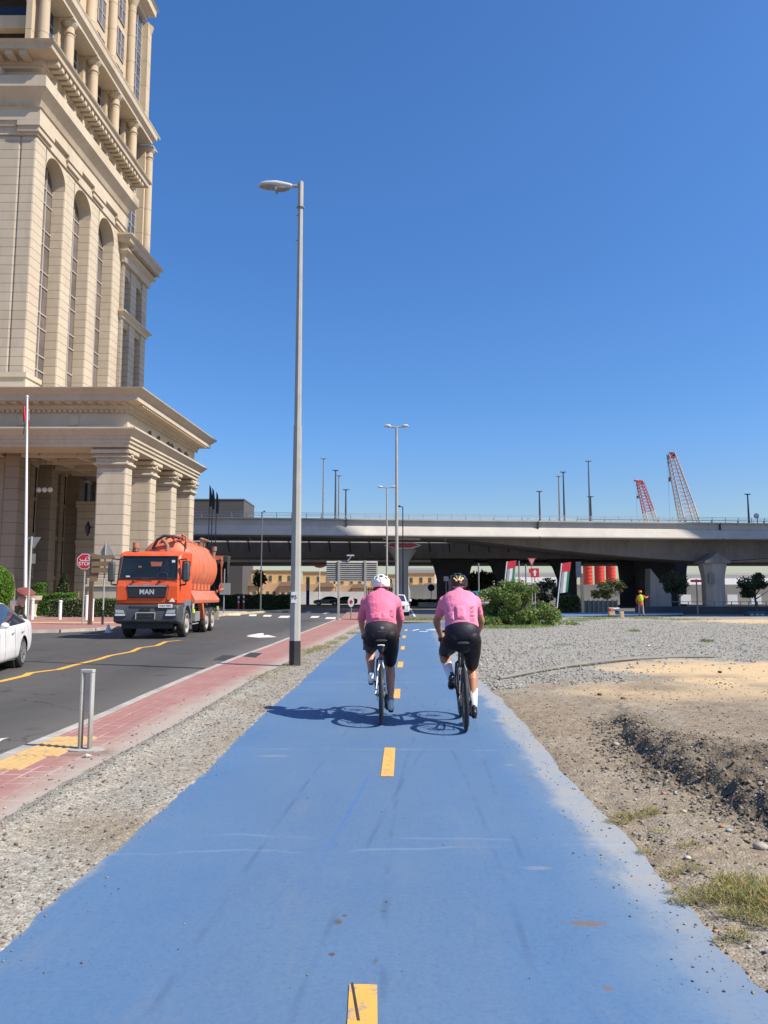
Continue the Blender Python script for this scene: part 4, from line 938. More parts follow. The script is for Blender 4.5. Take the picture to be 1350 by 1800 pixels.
b=MB();b.prism([(-.11,f(1022)),(.26,f(1022)),(.33,f(1008)),(.36,f(1006)),(.4,f(976)),(-.11,f(972))],-.06,.06,'y');b.build('shaped_panel',BR,o)
for k,(ya,yb_) in enumerate(((976,983),(987,995.5),(998,1007))):
    MB().prism([(.0,f(yb_)),(1.12,f(yb_)),(1.2,(f(ya)+f(yb_))/2),(1.12,f(ya)),(0,f(ya))],-.12-.0*k,-.065,'y').build('finger_board',BR,o)
    text_mesh('board_text','———————',.10,M_blk,o,(.6,-.123,(f(ya)+f(yb_))/2),(R(90),0,0)) if 0 else None
p=G(180,1098);o=thing('warning_sign','back of a grey triangular road sign behind the brown finger boards','road sign',(p.x,p.y,0));t=D(183,950,p.y).z;pole(o,t-.05,.04)
MB().prism([(-.42,t-.85),(.5,t-.85),(.06,t)],.045,.06,'y').build('sign_panel',M_galv,o);MB().box(-.3,.35,.061,.09,t-.7,t-.63).build('brace',M_galv2,o)
MB().tube([(0,0,0),(0,0,.75)],.06,10).build('dark_base',M_blk,o)
p=G(47,1112);o=thing('yield_sign','back of an inverted triangular sign on a grey pole left of the flagpole foot','road sign',(p.x,p.y,0));t=D(56,943,p.y).z;pole(o,t,.045);MB().prism([(-.22,t-.02),(.36,t-.02),(.09,t-.5)],.05,.065,'y').build('sign_panel',M_galv2,o);MB().box(-.02,.17,.05,.07,t-1.1,t-.7).build('small_plate',M_galv2,o)
# flagpole with national flag
p=G(44,1086);o=thing('flagpole','tall white flagpole with a limp red white and green flag before the porch','flagpole',(p.x,p.y,0));t=D(48,697,p.y).z;fx_=D(48,697,p.y).x-p.x;MB().tube([(0,0,0),(fx_,0,t)],[.12,.06],12).build('pole',M_wh,o,smooth=50);MB().ell((fx_,0,t),.09,.09,.09).build('finial',M_wh,o)
def cloth(cols,x0,x1,z0,z1,name,par,amp=.1,fr=9):
    n=14
    for i,(c_,u0,u1,v0,v1) in enumerate(cols):
        b=MB();g_=[[(x0+(x1-x0)*(u0+(u1-u0)*a/n)+.03*math.sin(5*v),amp*math.sin(fr*(u0+(u1-u0)*a/n)+2*v),z0+(z1-z0)*v) for a in range(n+1)] for v in [v0+(v1-v0)*k/n for k in range(n+1)]]
        V=[q for r in g_ for q in r];m=n+1;b.add(V,[(r*m+a,r*m+a+1,(r+1)*m+a+1,(r+1)*m+a) for r in range(n) for a in range(n)]);ob=b.build(name,c_,par,smooth=180)
        s=ob.modifiers.new('s','SOLIDIFY');s.thickness=.008
FR=mat('flag_red',(.62,.03,.05),.7);FG=mat('flag_green',(.03,.22,.09),.7);FW=mat('flag_white',(.75,.74,.72),.7);FB=mat('flag_black',(.02,.02,.022),.7)
zt=D(47,715,p.y).z;zb=D(47,763,p.y).z
q_=fx_*.93;cloth([(FR,0,.55,.45,1)],-.3+q_,.15+q_,zb,zt,'flag_red_band',o,.08);cloth([(FW,.6,1,.5,.9),(FR,.6,1,.15,.499)],-.25+q_,.18+q_,zb,zt,'flag_white_band',o,.05);cloth([(FG,.1,.5,0,.44)],-.28+q_,.12+q_,zb,zt,'flag_green_band',o,.08)
# white bollards on the left pavement
for i,(x,l) in enumerate(((56,'white bollard beside the walking person with umbrella'),(105,'white bollard alone before the middle of the hedge'),(151.5,'taller white bollard just left of the brown signpost'),(161,'white bollard just right of the brown signpost'))):
    yb_=(1089,1089,1090,1092)[i];p=G(x,yb_);yt=(1052,1055,1046,1053)[i];t=D(x,yt,p.y).z
    o=thing('bollard',l,'bollard',(p.x,p.y,0),group='white bollards on the left pavement');MB().tube([(0,0,0),(0,0,t-.1)],.10,14).build('post',M_wh,o,smooth=50);MB().tube([(0,0,t-.1),(0,0,t-.03),(0,0,t)],[.12,.12,.05],14).build('cap',M_wh,o,smooth=50)
p=G(57,1084);o=thing('planter','cream stone urn planter with rounded rim beside the hedge','planter',(p.x,p.y,0));t=D(57,1047,p.y).z;b=MB();b.tube([(0,0,0),(0,0,.2),(0,0,t-.5),(0,0,t-.3),(0,0,t)],[.3,.22,.3,.55,.6],16);b.build('urn',ST,o,smooth=40);b=MB().tube([(0,0,t),(0,0,t+.03)],.5,16).build('soil',M_dark,o)
p=G(190,1112,-.12);o=thing('traffic_cone','small white cone standing on the road in the shade of the tanker','traffic cone',(p.x,p.y,-.12));MB().tube([(0,0,.03),(0,0,.32),(0,0,.36)],[.13,.05,.02],14).build('cone',M_wh,o,smooth=50);MB().box(-.16,.16,-.16,.16,0,.03).build('base',M_wh,o)
# big direction sign seen from behind
p=G(595,1089);Y=p.y;o=thing('direction_sign','large grey slatted back of a road direction sign on two posts','road sign',(p.x,Y,0));L_=lambda px,py:(D(px,py,Y).x-p.x,D(px,py,Y).z)
x0,zt=L_(574,986);x1,zb=L_(664,1022)
MB().box(x0,x1,0,.03,zb,zt).build('sign_panel',M_galv,o);b=MB();n=10
for i in range(n): z=zb+(zt-zb)*(i+.5)/n;b.prism([(-.10,z-.05),(-.003,z+.045),(-.003,z-.05)],x0+.02,x1-.02,'x')
b.build('stiffener',M_galv,o)
xq=L_(642,1022)[0]
for x in (0,xq): MB().box(x-.07,x+.07,-.14,-.052,0,zt+.02).build('post',M_galv,o,bevel=.01)
b=MB();xx=L_(617,978)[0];b.tube([(xx-.2,-.1,zt),(xx,-.1,zt+.25),(xx,-.1,zt+.3)],.04,6);b.box(xx-.25,xx+.2,-.2,0,zt+.3,zt+.38);b.build('sign_light',M_lamp,o)
MB().tube([(0,-.1,0),(0,-.1,.06)],.16,12).build('footing',M_kerb,o)
p=G(617,1088);o=thing('marker_sign','oval white sign with a dark red diamond on a short post','road sign',(p.x,p.y,0));c=D(617,1058,p.y).z;pole(o,c+.3,.035,M_galv2)
b=MB();b.prism([(.2*math.cos(q),c+.33*math.sin(q)) for q in [k*math.pi/12 for k in range(24)]],-.06,-.04,'y');b.build('sign_face',M_wh,o);b=MB();b.prism([(-.13,c),(0,c-.16),(.13,c),(0,c+.16)],-.066,-.0605,'y');b.build('red_diamond',M_red,o)
# far right signs
p=D(936,1060,56);Y=56;o=thing('yield_sign','red bordered inverted triangle sign above the bush','road sign',(p.x,Y,-.1));t=D(936,981,Y).z+.1;tb=D(936,996,Y).z+.1;pole(o,t-.1,.04)
MB().prism([(-.3,t),(.3,t),(0,tb)],-.06,-.045,'y').build('border',M_red,o);MB().prism([(-.2,t-.06),(.2,t-.06),(0,tb+.13)],-.064,-.0605,'y').build('face',mat('dusty_white',(.42,.35,.33),.6),o)
p=D(941,1060,54);Y=54;o=thing('arrow_sign','square red sign with a white arrow pointing up above the bush','road sign',(p.x,Y,-.1));a_=D(941,999,Y).z+.1;c_=D(941,1015,Y).z+.1;pole(o,a_,.04)
MB().box(-.3,.3,-.06,-.045,c_,a_).build('sign_face',M_red,o);m=(a_+c_)/2
MB().prism([(-.06,m-.22),(.06,m-.22),(.06,m+.02),(.15,m+.02),(0,m+.24),(-.15,m+.02),(-.06,m+.02)],-.066,-.0605,'y').build('arrow',M_wh,o);MB().box(-.42,-.305,-.05,-.03,c_+.3,a_-.03).build('side_plate',M_red,o)
for (x,y0,l) in ((912,986,'thin pale post between the left flag banner and the arrow sign'),(924,992,'thin dark post left of the red arrow sign'),(841,990,'thin post in front of the green tree under the bridge'),(1224,1018,'thin post carrying a small red sign right of the dark tree')):
    p=D(x,y0,62);o=thing('post',l,'post',(p.x,62,-.1),group='thin posts under the bridge');MB().tube([(0,0,0),(0,0,p.z+.1)],.06,8).build('shaft',M_galv2,o)
    if x==1224: MB().box(-.5,.35,-.1,-.05,p.z-.15,p.z+.05).build('red_plate',M_red,o)
def banner(pxb,pyb,pxt,pyt,Y,l):
    a=D(pxb,pyb,Y);c=D(pxt,pyt,Y);o=thing('flag_banner',l,'flag',(a.x,Y,a.z),group='leaning flag banners');t=c-a
    MB().tube([(0,0,0),tuple(t)],.045,8).build('pole',M_wh,o);L=t.length;u=t/L;w=Vector((.9,0,.12));w0=Vector((.06,0,0))
    def q(v0,v1,u0,u1,m,n):
        b=MB();A=[u*(L*v)+w0+w*uu*(1) for v,uu in ((v0,u0),(v0,u1),(v1,u1),(v1,u0))];b.add([tuple(p) for p in A]+[tuple(p+Vector((0,.02,0))) for p in A],[(0,1,2,3),(7,6,5,4),(0,4,5,1),(1,5,6,2),(2,6,7,3),(3,7,4,0)]);b.build(n,m,o)
    q(.80,1.,0,.75,FR,'red_band');q(.33,.796,.05,.27,FB if 0 else mat('banner_grey',(.35,.36,.34),.6),'dark_band');q(.33,.796,.275,.52,FW,'white_band');q(.33,.796,.525,.72,FG,'green_band')
banner(884,1052,891,987,58,'red white and green flag banner leaning above the bush');banner(979,1069,987,990,58,'red white and green flag banner right of the bush')
# flag poles with furled dark flags
for i,(x,y,l) in enumerate(((369,853,'left'),(374,858,'middle'),(381,865,'right'))):
    p=D(x,y,84);o=thing('flagpole',l+' pole of three thin poles with furled dark flags behind the tanker','flagpole',(p.x,84,0),group='furled flagpoles behind the tanker');MB().tube([(0,0,0),(0,0,p.z)],.05,8).build('pole',M_dpole,o)
    MB().tube([(.08,0,p.z-.2),(.12,0,p.z-1.2),(.16,0,p.z-2.4)],[.05,.16,.10],8).build('furled_flag',FB,o,smooth=60)
# posts / barriers by the far kerb
for i,(x,l) in enumerate(((419,'left'),(428,'right'))):
    p=G(x,1071);t=D(x,1048 if i==0 else 1047,p.y).z;o=thing('delineator_post',l+' one of two red and white flexible posts on the kerb','post',(p.x,p.y,0),group='red and white delineator posts');MB().tube([(0,0,0),(0,0,t-.25)],.09,10).build('red_post',mat('delineator_red',(.5,.06,.05),.6),o);MB().tube([(0,0,t-.25),(0,0,t)],.1,10).build('white_top',M_wh,o);MB().tube([(0,0,t*.5),(0,0,t*.62)],.095,10).build('white_band',M_wh,o)
p=G(445,1067);o=thing('cycle_stand','small grey bent tube stand on the far kerb','stand',(p.x,p.y,0));MB().tube([(-.5,0,0),(-.25,0,1.0),(0,0,1.2),(.3,0,1.0),(.45,0,0)],.07,8).build('tube',M_galv,o,smooth=60)
p=G(393,1078);o=thing('control_post','thin post with a grey box behind the tanker','post',(p.x,p.y,0));t=D(393,1000,p.y).z;pole(o,t,.05,M_galv2);MB().box(-.35,.5,-.1,.1,t*.42,t*.68).build('box',M_galv2,o)
# hydrant and bollards right
SY=mat('sand_yellow',(.66,.47,.25),.6)
p=G(966,1083);o=thing('hydrant','sand yellow standpipe with two outlets at the end of the bush','hydrant',(p.x,p.y,0));t=D(966,1065,p.y).z;b=MB();b.tube([(0,0,0),(0,0,t*.8),(0,0,t)],[.13,.13,.09],12);b.tube([(-.28,0,t*.75),(.28,0,t*.75)],.09,10);b.tube([(0,-.2,t*.55),(0,.1,t*.55)],.08,10);b.build('body',SY,o,smooth=45)
for x,y0,y1,l,w_ in ((1075,1068,1082,'squat box shaped yellow post with a grey valve',.22),(1093,1075,1087,'short cream post right of the grey valve',.13)):
    p=G(x,y1);o=thing('marker_post',l,'post',(p.x,p.y,0));t=D(x,y0,p.y).z;MB().box(-w_,w_,-w_*.7,w_*.7,0,t).build('post',SY,o,bevel=.03)
    if w_>.2: MB().tube([(.1,-.1,t*.8),(.55,-.1,t*.85)],.1,8).build('valve',M_lamp,o);MB().box(-w_-.01,-.04,-w_*.7-.01,w_*.7+.01,t*.55,t*.9).build('red_mark',M_red,o)
# stacked plastic barriers / kayaks
KC=[((.02,.22,.30),'teal',1041),((.03,.25,.42),'blue',1043.5),((.45,.55,.05),'lime',1046.5),((.65,.45,.03),'yellow',1051),((.40,.42,.42),'grey',1054.5),((.62,.42,.28),'tan',1060),((.66,.55,.42),'cream',1066)]
for k,(c_,n,y) in enumerate(KC):
    p=D(850+ (8 if k<3 else 0),y,46);o=tag(None or MB().box(-1.2+.15*k,1.3-.1*((k*3)%4),-.5,.5,0,.11).build('plastic_pallet',mat('plastic_'+n,c_,.5),None,bevel=.03),n+' plastic slab in the low stack left of the bush','pallet','stacked plastic slabs');o.location=(p.x+.2,46,p.z-.05);o.rotation_euler=(0,0,.1*math.sin(k*2.3))
    if k==6:
        b=MB();[b.box(-1.0+i*.9,-.8+i*.9,-.4,.4,-.0,.01) for i in range(2)]
o=thing('timber_bearers','pale timber bearers under the stack of plastic slabs','timber',(D(855,1070,46).x,46,0));b=MB()
for i in range(3): b.box(-1.1+i*.9,-.9+i*.9,-.5,.5,0,D(855,1067,46).z)
b.build('bearer',SY,o)
# flat hose lying on the gravel
M_hose=mat('pale_hose',(.20,.185,.155),.7,var=.2,scale=2,dirt=((.2,.17,.13),.6))
for k,dy in enumerate((0,.11,.2)):
    pts=[G(x,y) for x,y in ((880,1195),(940,1183),(1000,1173),(1060,1165),(1120,1160),(1190,1157),(1255,1157))]
    pts=[Vector((q.x,q.y+dy*.8*(.3+.7*min(1,i/3)),.03+.004*k)) for i,q in enumerate(pts)]
    o=tag(MB().tube(pts,[.024]*7,10,round_=True).build('flexible_pipe',M_hose,None,smooth=60),['nearest','middle','farthest'][k]+' of three dusty grey pipes lying side by side in a curve on the gravel','pipe','pipes on the gravel')
# cranes
def crane(base,tip,w0,w1,n,label,m1,m2,tipm,Y):
    a=D(*base,Y);c=D(*tip,Y);o=thing('lattice_crane',label,'crane',(a.x,Y,a.z));t=c-a;L=t.length;u=t/L;s=Vector((u.z,0,-u.x));d=Vector((0,1,0))
    def cor(f,i):
        w=w0*(1-f)+w1*f
        if f>.93: w*=1-(f-.93)*4
        return u*(L*f)+s*(w*((-1,1,1,-1)[i]))+d*(w*((-1,-1,1,1)[i]))
    for seg,(f0,f1,m) in enumerate(((0,.3,m1),(.3,1,m2))):
        b=MB();k0,k1=int(n*f0),int(n*f1)
        for i in range(4): b.tube([cor(q/n,i) for q in (k0,k1)],.09*w0+.05,5)
        for q in range(k0,k1):
            for i in range(4):
                j=(i+1)%4;b.tube([cor(q/n,i),cor((q+1)/n,j)],.07,4);b.tube([cor(q/n,i),cor(q/n,j)],.05,4)
        b.build('boom_section',m,o)
    b=MB();b.tube([tuple(u*L*.94),tuple(u*L*1.0+s*.6)],[w1*.9,w1*.75],6);b.tube([tuple(t),tuple(t+Vector((-1.6 if w1<1 else -.4,0,.3)))],.35,6);b.build('boom_head',tipm,o)
    b=MB();b.tube([tuple(t+Vector((-.7,0,0))),tuple(t+Vector((-.7,0,-L*.35)))],.04,4);b.tube([tuple(t+Vector((-.7,0,-L*.33))),tuple(t+Vector((-.7,0,-L*.39)))],.3,6)
    b.tube([tuple(t+Vector((-1.1,0,0))),tuple(Vector((t.x-1.1,0,0)))],.03,4)
    b.tube([tuple(t*.97),tuple(Vector((t.x*1.35+4,0,0)) if w1>1 else Vector((t.x*-.35+1.5,0,0)))],.05,4);b.tube([tuple(t*.97+s*1.3),tuple(s*2.2)],.06,4);b.build('cable',mat('cable',(.1,.1,.11),.5),o)
CR=mat('crane_red',(.42,.10,.10),.5);CPk=mat('crane_dusty_red',(.42,.19,.18),.6);CG=mat('crane_grey',(.50,.36,.28),.6)
crane((1146,921),(1124,846),1.45,.95,14,'small red lattice crane boom leaning left above the bridge',mat('crane_cream',(.6,.45,.33),.6),CR,CR,230)
crane((1213,922),(1179,797),2.2,1.2,18,'tall dusty red and white lattice crane boom right of the small one',CG,mat('crane_mauve',(.36,.29,.29),.6),mat('crane_head',(.22,.03,.04),.5),230)
# ================= VEGETATION
def leafmat(name,a,b_,c_=None):
    g=NG(name);r=g.attr('r');c=g.mix(r,a,b_)
    if c_: c=g.mix(g.mr(r,.82,.9),c,c_)
    g.out(c,.6,spec=.3);g.b.inputs['Subsurface Weight'].default_value=0
    tr=g.n('ShaderNodeBsdfTranslucent');g.l(c,tr.inputs[0]);mx=g.n('ShaderNodeMixShader');mx.inputs[0].default_value=.25;g.l(g.b.outputs[0],mx.inputs[1]);g.l(tr.outputs[0],mx.inputs[2]);g.l(mx.outputs[0],g.t.nodes['Material Output'].inputs[0]);return g.m
L_bush=leafmat('bush_leaf',(.075,.15,.030),(.24,.33,.085),(.42,.37,.16));L_hedge=leafmat('hedge_leaf',(.045,.10,.015),(.12,.22,.03));L_tree=leafmat('tree_leaf',(.025,.042,.014),(.075,.10,.04));L_top=leafmat('topiary_leaf',(.06,.15,.01),(.16,.30,.03));L_ol=leafmat('olive_leaf',(.05,.07,.02),(.12,.15,.05));L_gr=leafmat('dry_grass',(.17,.18,.05),(.40,.36,.13),(.50,.34,.14));L_pk=leafmat('hedge_flowery_leaf',(.055,.10,.03),(.13,.19,.06),(.5,.45,.35))
def leaves(name,C,size,mt,parent,elong=1.6,up=.0,label=None,cat=None,kind=None,group=None):
    C=np.array(C,dtype=float);n=len(C);a=rng.normal(size=(n,3));a[:,2]+=up;a/=np.linalg.norm(a,axis=1)[:,None];b=rng.normal(size=(n,3));b=np.cross(a,b);b/=np.linalg.norm(b,axis=1)[:,None]
    s=size*rng.uniform(.6,1.3,(n,1));a=a*s*elong;b=b*s
    V=np.stack([C-a*.1,C+a*.5+b*.5,C+a*1.1,C+a*.5-b*.5],1).reshape(-1,3);Fx=np.arange(4*n).reshape(n,4)
    return npmesh(name,V,Fx,mt,parent,attrs={'r':np.repeat(np.clip(rng.normal(.45,.28,n),0,1),4)},label=label,cat=cat,kind=kind,group=group)
def blob(n,c,r,ncl=14,cr=.38,shell=.5,flat=0):
    """clumped cloud of points inside an ellipsoid"""
    P=[];cl=[]
    for i in range(ncl):
        while 1:
            q=rng.uniform(-1,1,3)
            if np.linalg.norm(q)<1: break
        q=q/np.linalg.norm(q)*(np.linalg.norm(q)**shell)*(1-cr*.7);cl.append((q,cr*rng.uniform(.6,1.25)))
    for i in range(n):
        q,k=cl[rng.integers(ncl)];d=rng.normal(size=3);d/=np.linalg.norm(d);d*=k*rng.uniform(.45,1)**.5
        P.append(np.array(c)+(q+d)*np.array(r))
    P=np.array(P)
    if flat is not None: P=P[P[:,2]>flat]
    return P
# near bush
c=G(905,1100);o=thing('bush','large leafy green bush where the path bends behind the right cyclist','bush',(c.x,c.y+1.2,0))
z=lambda py:D(900,py,c.y+1.2).z
P=np.concatenate([blob(16000,(0,0,.55),(1.7,1.3,1.45),40,.24,.7),blob(2500,(.2,0,1.75),(1.3,.8,.55),22,.3),blob(6000,(1.3,-.2,.3),(1.2,1.0,.9),20,.34),blob(3800,(-1.2,-.3,.15),(.9,1.0,.6),14,.34),blob(500,(2.7,-.2,.0),(1.1,.6,.22),14,.3),blob(2500,(-.6,.2,1.45),(.9,.7,.55),14,.42)])
leaves('foliage',P,.058,L_bush,o,1.9)
b=MB()
for i in range(46):
    a=random.uniform(0,6.28);r=random.uniform(.5,1.5);h=random.uniform(.9,2.1);b.tube([(r*.2*math.cos(a),r*.2*math.sin(a),0),(r*.7*math.cos(a),r*.6*math.sin(a),h*.6),(r*math.cos(a),r*.9*math.sin(a),h)],[.02,.012,.005],4)
b.build('stems',mat('twig',(.16,.11,.06),.8),o)
# hedge and topiary
def hedgebox(x0,x1,y0,y1,z0,z1,label,n,m=L_hedge,ls=.05,core=True,name='hedge'):
    o=thing(name,label,'hedge',((x0+x1)/2,(y0+y1)/2,0));w,d=(x1-x0)/2,(y1-y0)/2
    P=rng.uniform(-1,1,(n,3));k=rng.integers(0,3,n)
    P[k==0,2]=np.abs(1-rng.exponential(.05,(k==0).sum()));P[k==1,1]=-1+rng.exponential(.08,(k==1).sum());s_=np.where(rng.random((k==2).sum())<.5,-1,1);P[k==2,0]=s_*(1-rng.exponential(.03,(k==2).sum()))
    wob=1+.035*np.sin(P[:,0]*w*2.3)+.03*np.sin(P[:,0]*w*5.1+1)
    P=np.stack([P[:,0]*w,P[:,1]*d,z0+(P[:,2]*.5+.5)*(z1-z0)*wob],1);leaves('foliage',P,ls,m,o,1.3)
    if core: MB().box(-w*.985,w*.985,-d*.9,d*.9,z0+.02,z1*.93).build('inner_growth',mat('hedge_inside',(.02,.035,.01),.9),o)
    return o
a=G(60,1086);b_=G(212,1086)
hedgebox(G(64,1086).x,G(236,1086).x,53,55,0,D(100,1054,53).z,'low clipped hedge with pale flowers along the front of the office building',15000,L_pk,.07)
hedgebox(D(70,1050,56.4).x,D(135,1050,56.4).x,55.6,56.6,0,D(100,1044,56).z,'brighter green hedge row rising behind the low flowering hedge',4000,L_top,.07)
o=hedgebox(D(54,1050,58).x,D(74,1050,58).x,58,59,0,D(64,1027,58).z,'small square bright green clipped shrub before the porch',2200,L_top,.07,name='clipped_shrub')
p=D(-12,1060,45);o=thing('topiary','big rounded bright green topiary bush at the left edge','bush',(p.x,45,0));zt=D(0,995,45).z;zc=zt*.55
P=[]
for i in range(9000):
    d=rng.normal(size=3);d/=np.linalg.norm(d);P.append((d[0]*1.05,d[1]*1.05,zc+d[2]*(zt-zc)*(1+.03*rng.normal())))
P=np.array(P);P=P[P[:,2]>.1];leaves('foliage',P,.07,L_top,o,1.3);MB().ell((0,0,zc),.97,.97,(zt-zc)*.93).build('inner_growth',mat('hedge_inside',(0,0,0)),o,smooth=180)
p=D(110,1050,62);o=thing('potted_shrub','dark conical shrub in a pot in the porch shade','plant',(p.x,62,0));P=[];zt=D(112,1010,62).z
for i in range(2500):
    h=rng.random();r=(.75*(1-h)**.8+.05)*rng.random()**.4;a=rng.uniform(0,6.28);P.append((r*math.cos(a),r*math.sin(a),.5+h*(zt-.5)))
leaves('foliage',P,.1,L_tree,o);MB().tube([(0,0,0),(0,0,.6)],[.35,.45],12).build('pot',M_dark,o)
# trees
def tree(px,pyt,Y,r,label,n=3600,m=L_tree,ls=.16,trunk=.38,z0=-.1):
    p=D(px,pyt,Y);o=thing('tree',label,'tree',(p.x,Y,z0),group='small trees under and beyond the bridges');h=p.z-z0
    b=MB();b.tube([(0,0,0),(.05,0,h*.25),(-.04,.03,h*.45),(0,0,h*.8)],[.13,.10,.08,.02],8)
    for i in range(9):
        a=i*2.4;f=.35+.05*i;b.tube([(0,0,h*f),(r*.4*math.cos(a),r*.4*math.sin(a),h*(f+.12)),(r*.8*math.cos(a),r*.8*math.sin(a),h*min(.92,f+.25))],[.06,.035,.01],5)
    b.build('trunk',mat('bark',(.12,.09,.065),.9),o)
    P=blob(int(n*.75),(random.uniform(-.15,.15),0,h*(trunk+(1-trunk)/2)),(r,r,h*(1-trunk)/2*1.08),15,.30,1.1,flat=.4);leaves('foliage',P,ls,m,o);return o
tree(1325,1006,66,1.75,'leafy dark tree at the right edge below the bridge',3000,L_tree,.13)
tree(1190,1003,70,1.5,'dark airy tree left of the pointed pier',2300,L_tree,.12)
tree(1066,1018,84,2.2,'hazy dark tree in front of the red silos',1900,L_ol,.15)
tree(845,1006,120,4.0,'olive green tree under the bridge right of the v marked pier',5200,leafmat('far_leaf',(.10,.13,.05),(.2,.24,.1)),.3,.15)
tree(953,1012,72,2.2,'dark rounded shrub tree right of the red arrow sign',3600,L_tree,.14,.12)
tree(888,1020,84,2.4,'dark shrub behind the left flag banner',2400,L_tree,.16,.1)
tree(455,1005,118,1.5,'pale palm like tree before the townhouses',500,L_ol,.3,.5)
for x,l in ((1000,'left'),(1040,'right')): pass
hedgebox(D(396,1060,84).x,D(508,1060,84).x,84,86,-.1,D(400,1047,84).z,'dark hedge beyond the junction behind the tanker',6000,L_tree,.14)
hedgebox(D(716,1060,110).x,D(800,1060,110).x,118,120,-.1,D(740,1055,118).z,'low dark hedge below the grey wall behind the white car',2500,L_tree,.2)
hedgebox(D(985,1075,68).x,D(1018,1075,68).x,68,69.4,-.1,D(1000,1050,68).z,'dry grassy shrubs at the foot of the right flag banner',2600,L_ol,.16)
# timber fence near silos
o=thing('timber_fence','low sand coloured fence between the dry shrubs and the worker','fence',(D(1018,1070,70).x,70,-.1));b=MB();wd=D(1085,1070,70).x-D(1018,1070,70).x;hh=D(1018,1056,70).z+.1
for i in range(9): b.box(i*wd/8-.05,i*wd/8+.05,-.05,.05,0,hh+.1)
b.build('post',mat('sand_timber',(.36,.30,.22),.8),o);MB().box(0,wd,.06,.1,0,hh).build('panel',mat('sand_panel',(.22,.19,.15),.8),o)
p=D(1030,1000,68);o=thing('gate_post','tall pale timber post with a box left of the red silos','post',(p.x-.4,68,-.1));MB().box(-.12,.12,-.1,.1,0,D(1030,1008,68).z+.1).build('post',SY,o);MB().box(-.5,-.05,-.12,.1,3.2,4.6).build('box',M_galv2,o)
# painted planter
p=G(1327,1092);o=thing('planter_box','dark planter box painted with pale blue blossoms below the right tree','planter',(D(1327,1080,60).x,60,-.1));MB().box(-.75,.75,-.3,.3,0,D(1327,1075,60).z+.1).build('box',mat('planter_blue',(.05,.10,.13),.7),o)
b=MB();zz=D(1327,1082,60).z+.1
for cx in (-.38,.05,.45):
    for k in range(5): a=k*1.256;b.ell((cx+.1*math.cos(a),-.305,zz+.1*math.sin(a)),.07,.01,.07,8,4)
b.build('blossom',mat('pale_blossom',(.32,.42,.48),.7),o)
# railing + small boxes along the far right wall
o=thing('guard_rail','low metal railing with posts on top of the dark wall under the bridge','railing',(0,0,0));b=MB()
x0=D(1180,1060,66).x
for i in range(30): b.box(x0+i*.75,x0+i*.75+.06,66.1,66.16,.55,.95)
b.box(x0,x0+22,66.11,66.15,.93,.98);b.build('rail',M_galv2,o)
for x,l in ((1206,'left'),(1288,'middle'),(1330,'right')):
    p=D(x,1058,90);o=tag(MB().box(-.6,.6,0,.5,0,1.1).build('utility_box',M_wh),l+' white utility box beyond the dark wall under the bridge','utility box','white utility boxes');o.location=(p.x,90,-.1+.6)
# grass
def grass(name,spots,mt,label,ls=.012,h=.06):
    V=[];n=0;r=[]
    for (x,y,rx,ry,cnt,hh,z) in spots:
        for i in range(int(cnt*(.5 if hh<.1 else 1))):
            a=random.uniform(0,6.28);q=random.random()**.6;px=x+rx*q*math.cos(a);py=y+ry*q*math.sin(a)
            d=Vector((random.gauss(0,.9),random.gauss(0,.9),.8)).normalized();L=hh*random.uniform(.3,1.0);s=Vector((d.y,-d.x,.3)).normalized()*ls*random.uniform(.5,1.2)
            base=Vector((px,py,z));
            for k in range(3):
                m=base+d*L*(k/3);e=m+(d+Vector((random.gauss(0,.6),random.gauss(0,.6),.1)))*L*.42;sd=(e-m).cross(Vector((0,0,1))).normalized()*ls if (e-m).length>1e-6 else s
                V+=[tuple(m-sd*.5),tuple(m+sd*.5),tuple(e)];r+=[random.random()]*3
    return npmesh(name,V,np.arange(len(V)).reshape(-1,3),mt,attrs={'r':r},kind='stuff',label=label,cat='grass')
def GS(px,py,rx,ry,cnt,hh,z=.01): p=G(px,py);return (p.x,p.y,rx,ry,cnt,hh,z)
grass('weeds',[GS(1085,1447,.09,.05,260,.035),GS(1110,1437,.12,.07,420,.05),GS(1145,1430,.08,.08,260,.05),GS(1165,1465,.06,.05,80,.04),GS(1133,1503,.05,.04,150,.035),GS(1215,1490,.1,.06,180,.04),GS(1200,1435,.08,.08,80,.03),
  GS(1180,1540,.08,.05,200,.035),GS(1215,1530,.1,.06,200,.04),GS(1200,1590,.08,.04,240,.04),GS(1260,1580,.16,.10,800,.07),GS(1310,1560,.16,.12,900,.08),GS(1345,1590,.14,.14,900,.09),GS(1300,1610,.10,.06,400,.05),GS(1390,1600,.2,.2,600,.09),GS(1300,1650,.06,.05,220,.05),GS(1340,1625,.07,.06,200,.06),GS(1270,1660,.05,.03,90,.03),GS(1180,1572,.04,.03,80,.03)],L_gr,'low yellowish green weeds creeping over the stony edge of the blue path',.0045)
grass('weeds',[GS(x,y,.22,.5,160,.07) for x,y in ((505,1172),(485,1182),(470,1189),(455,1194),(520,1168))]+[GS(x,y,.25,.9,230,.10) for x,y in ((535,1148),(550,1143),(565,1139),(583,1131),(600,1123),(620,1114),(636,1105),(645,1098))],L_gr,'thin verge grass growing around the foot of the near lamp pole',.012)
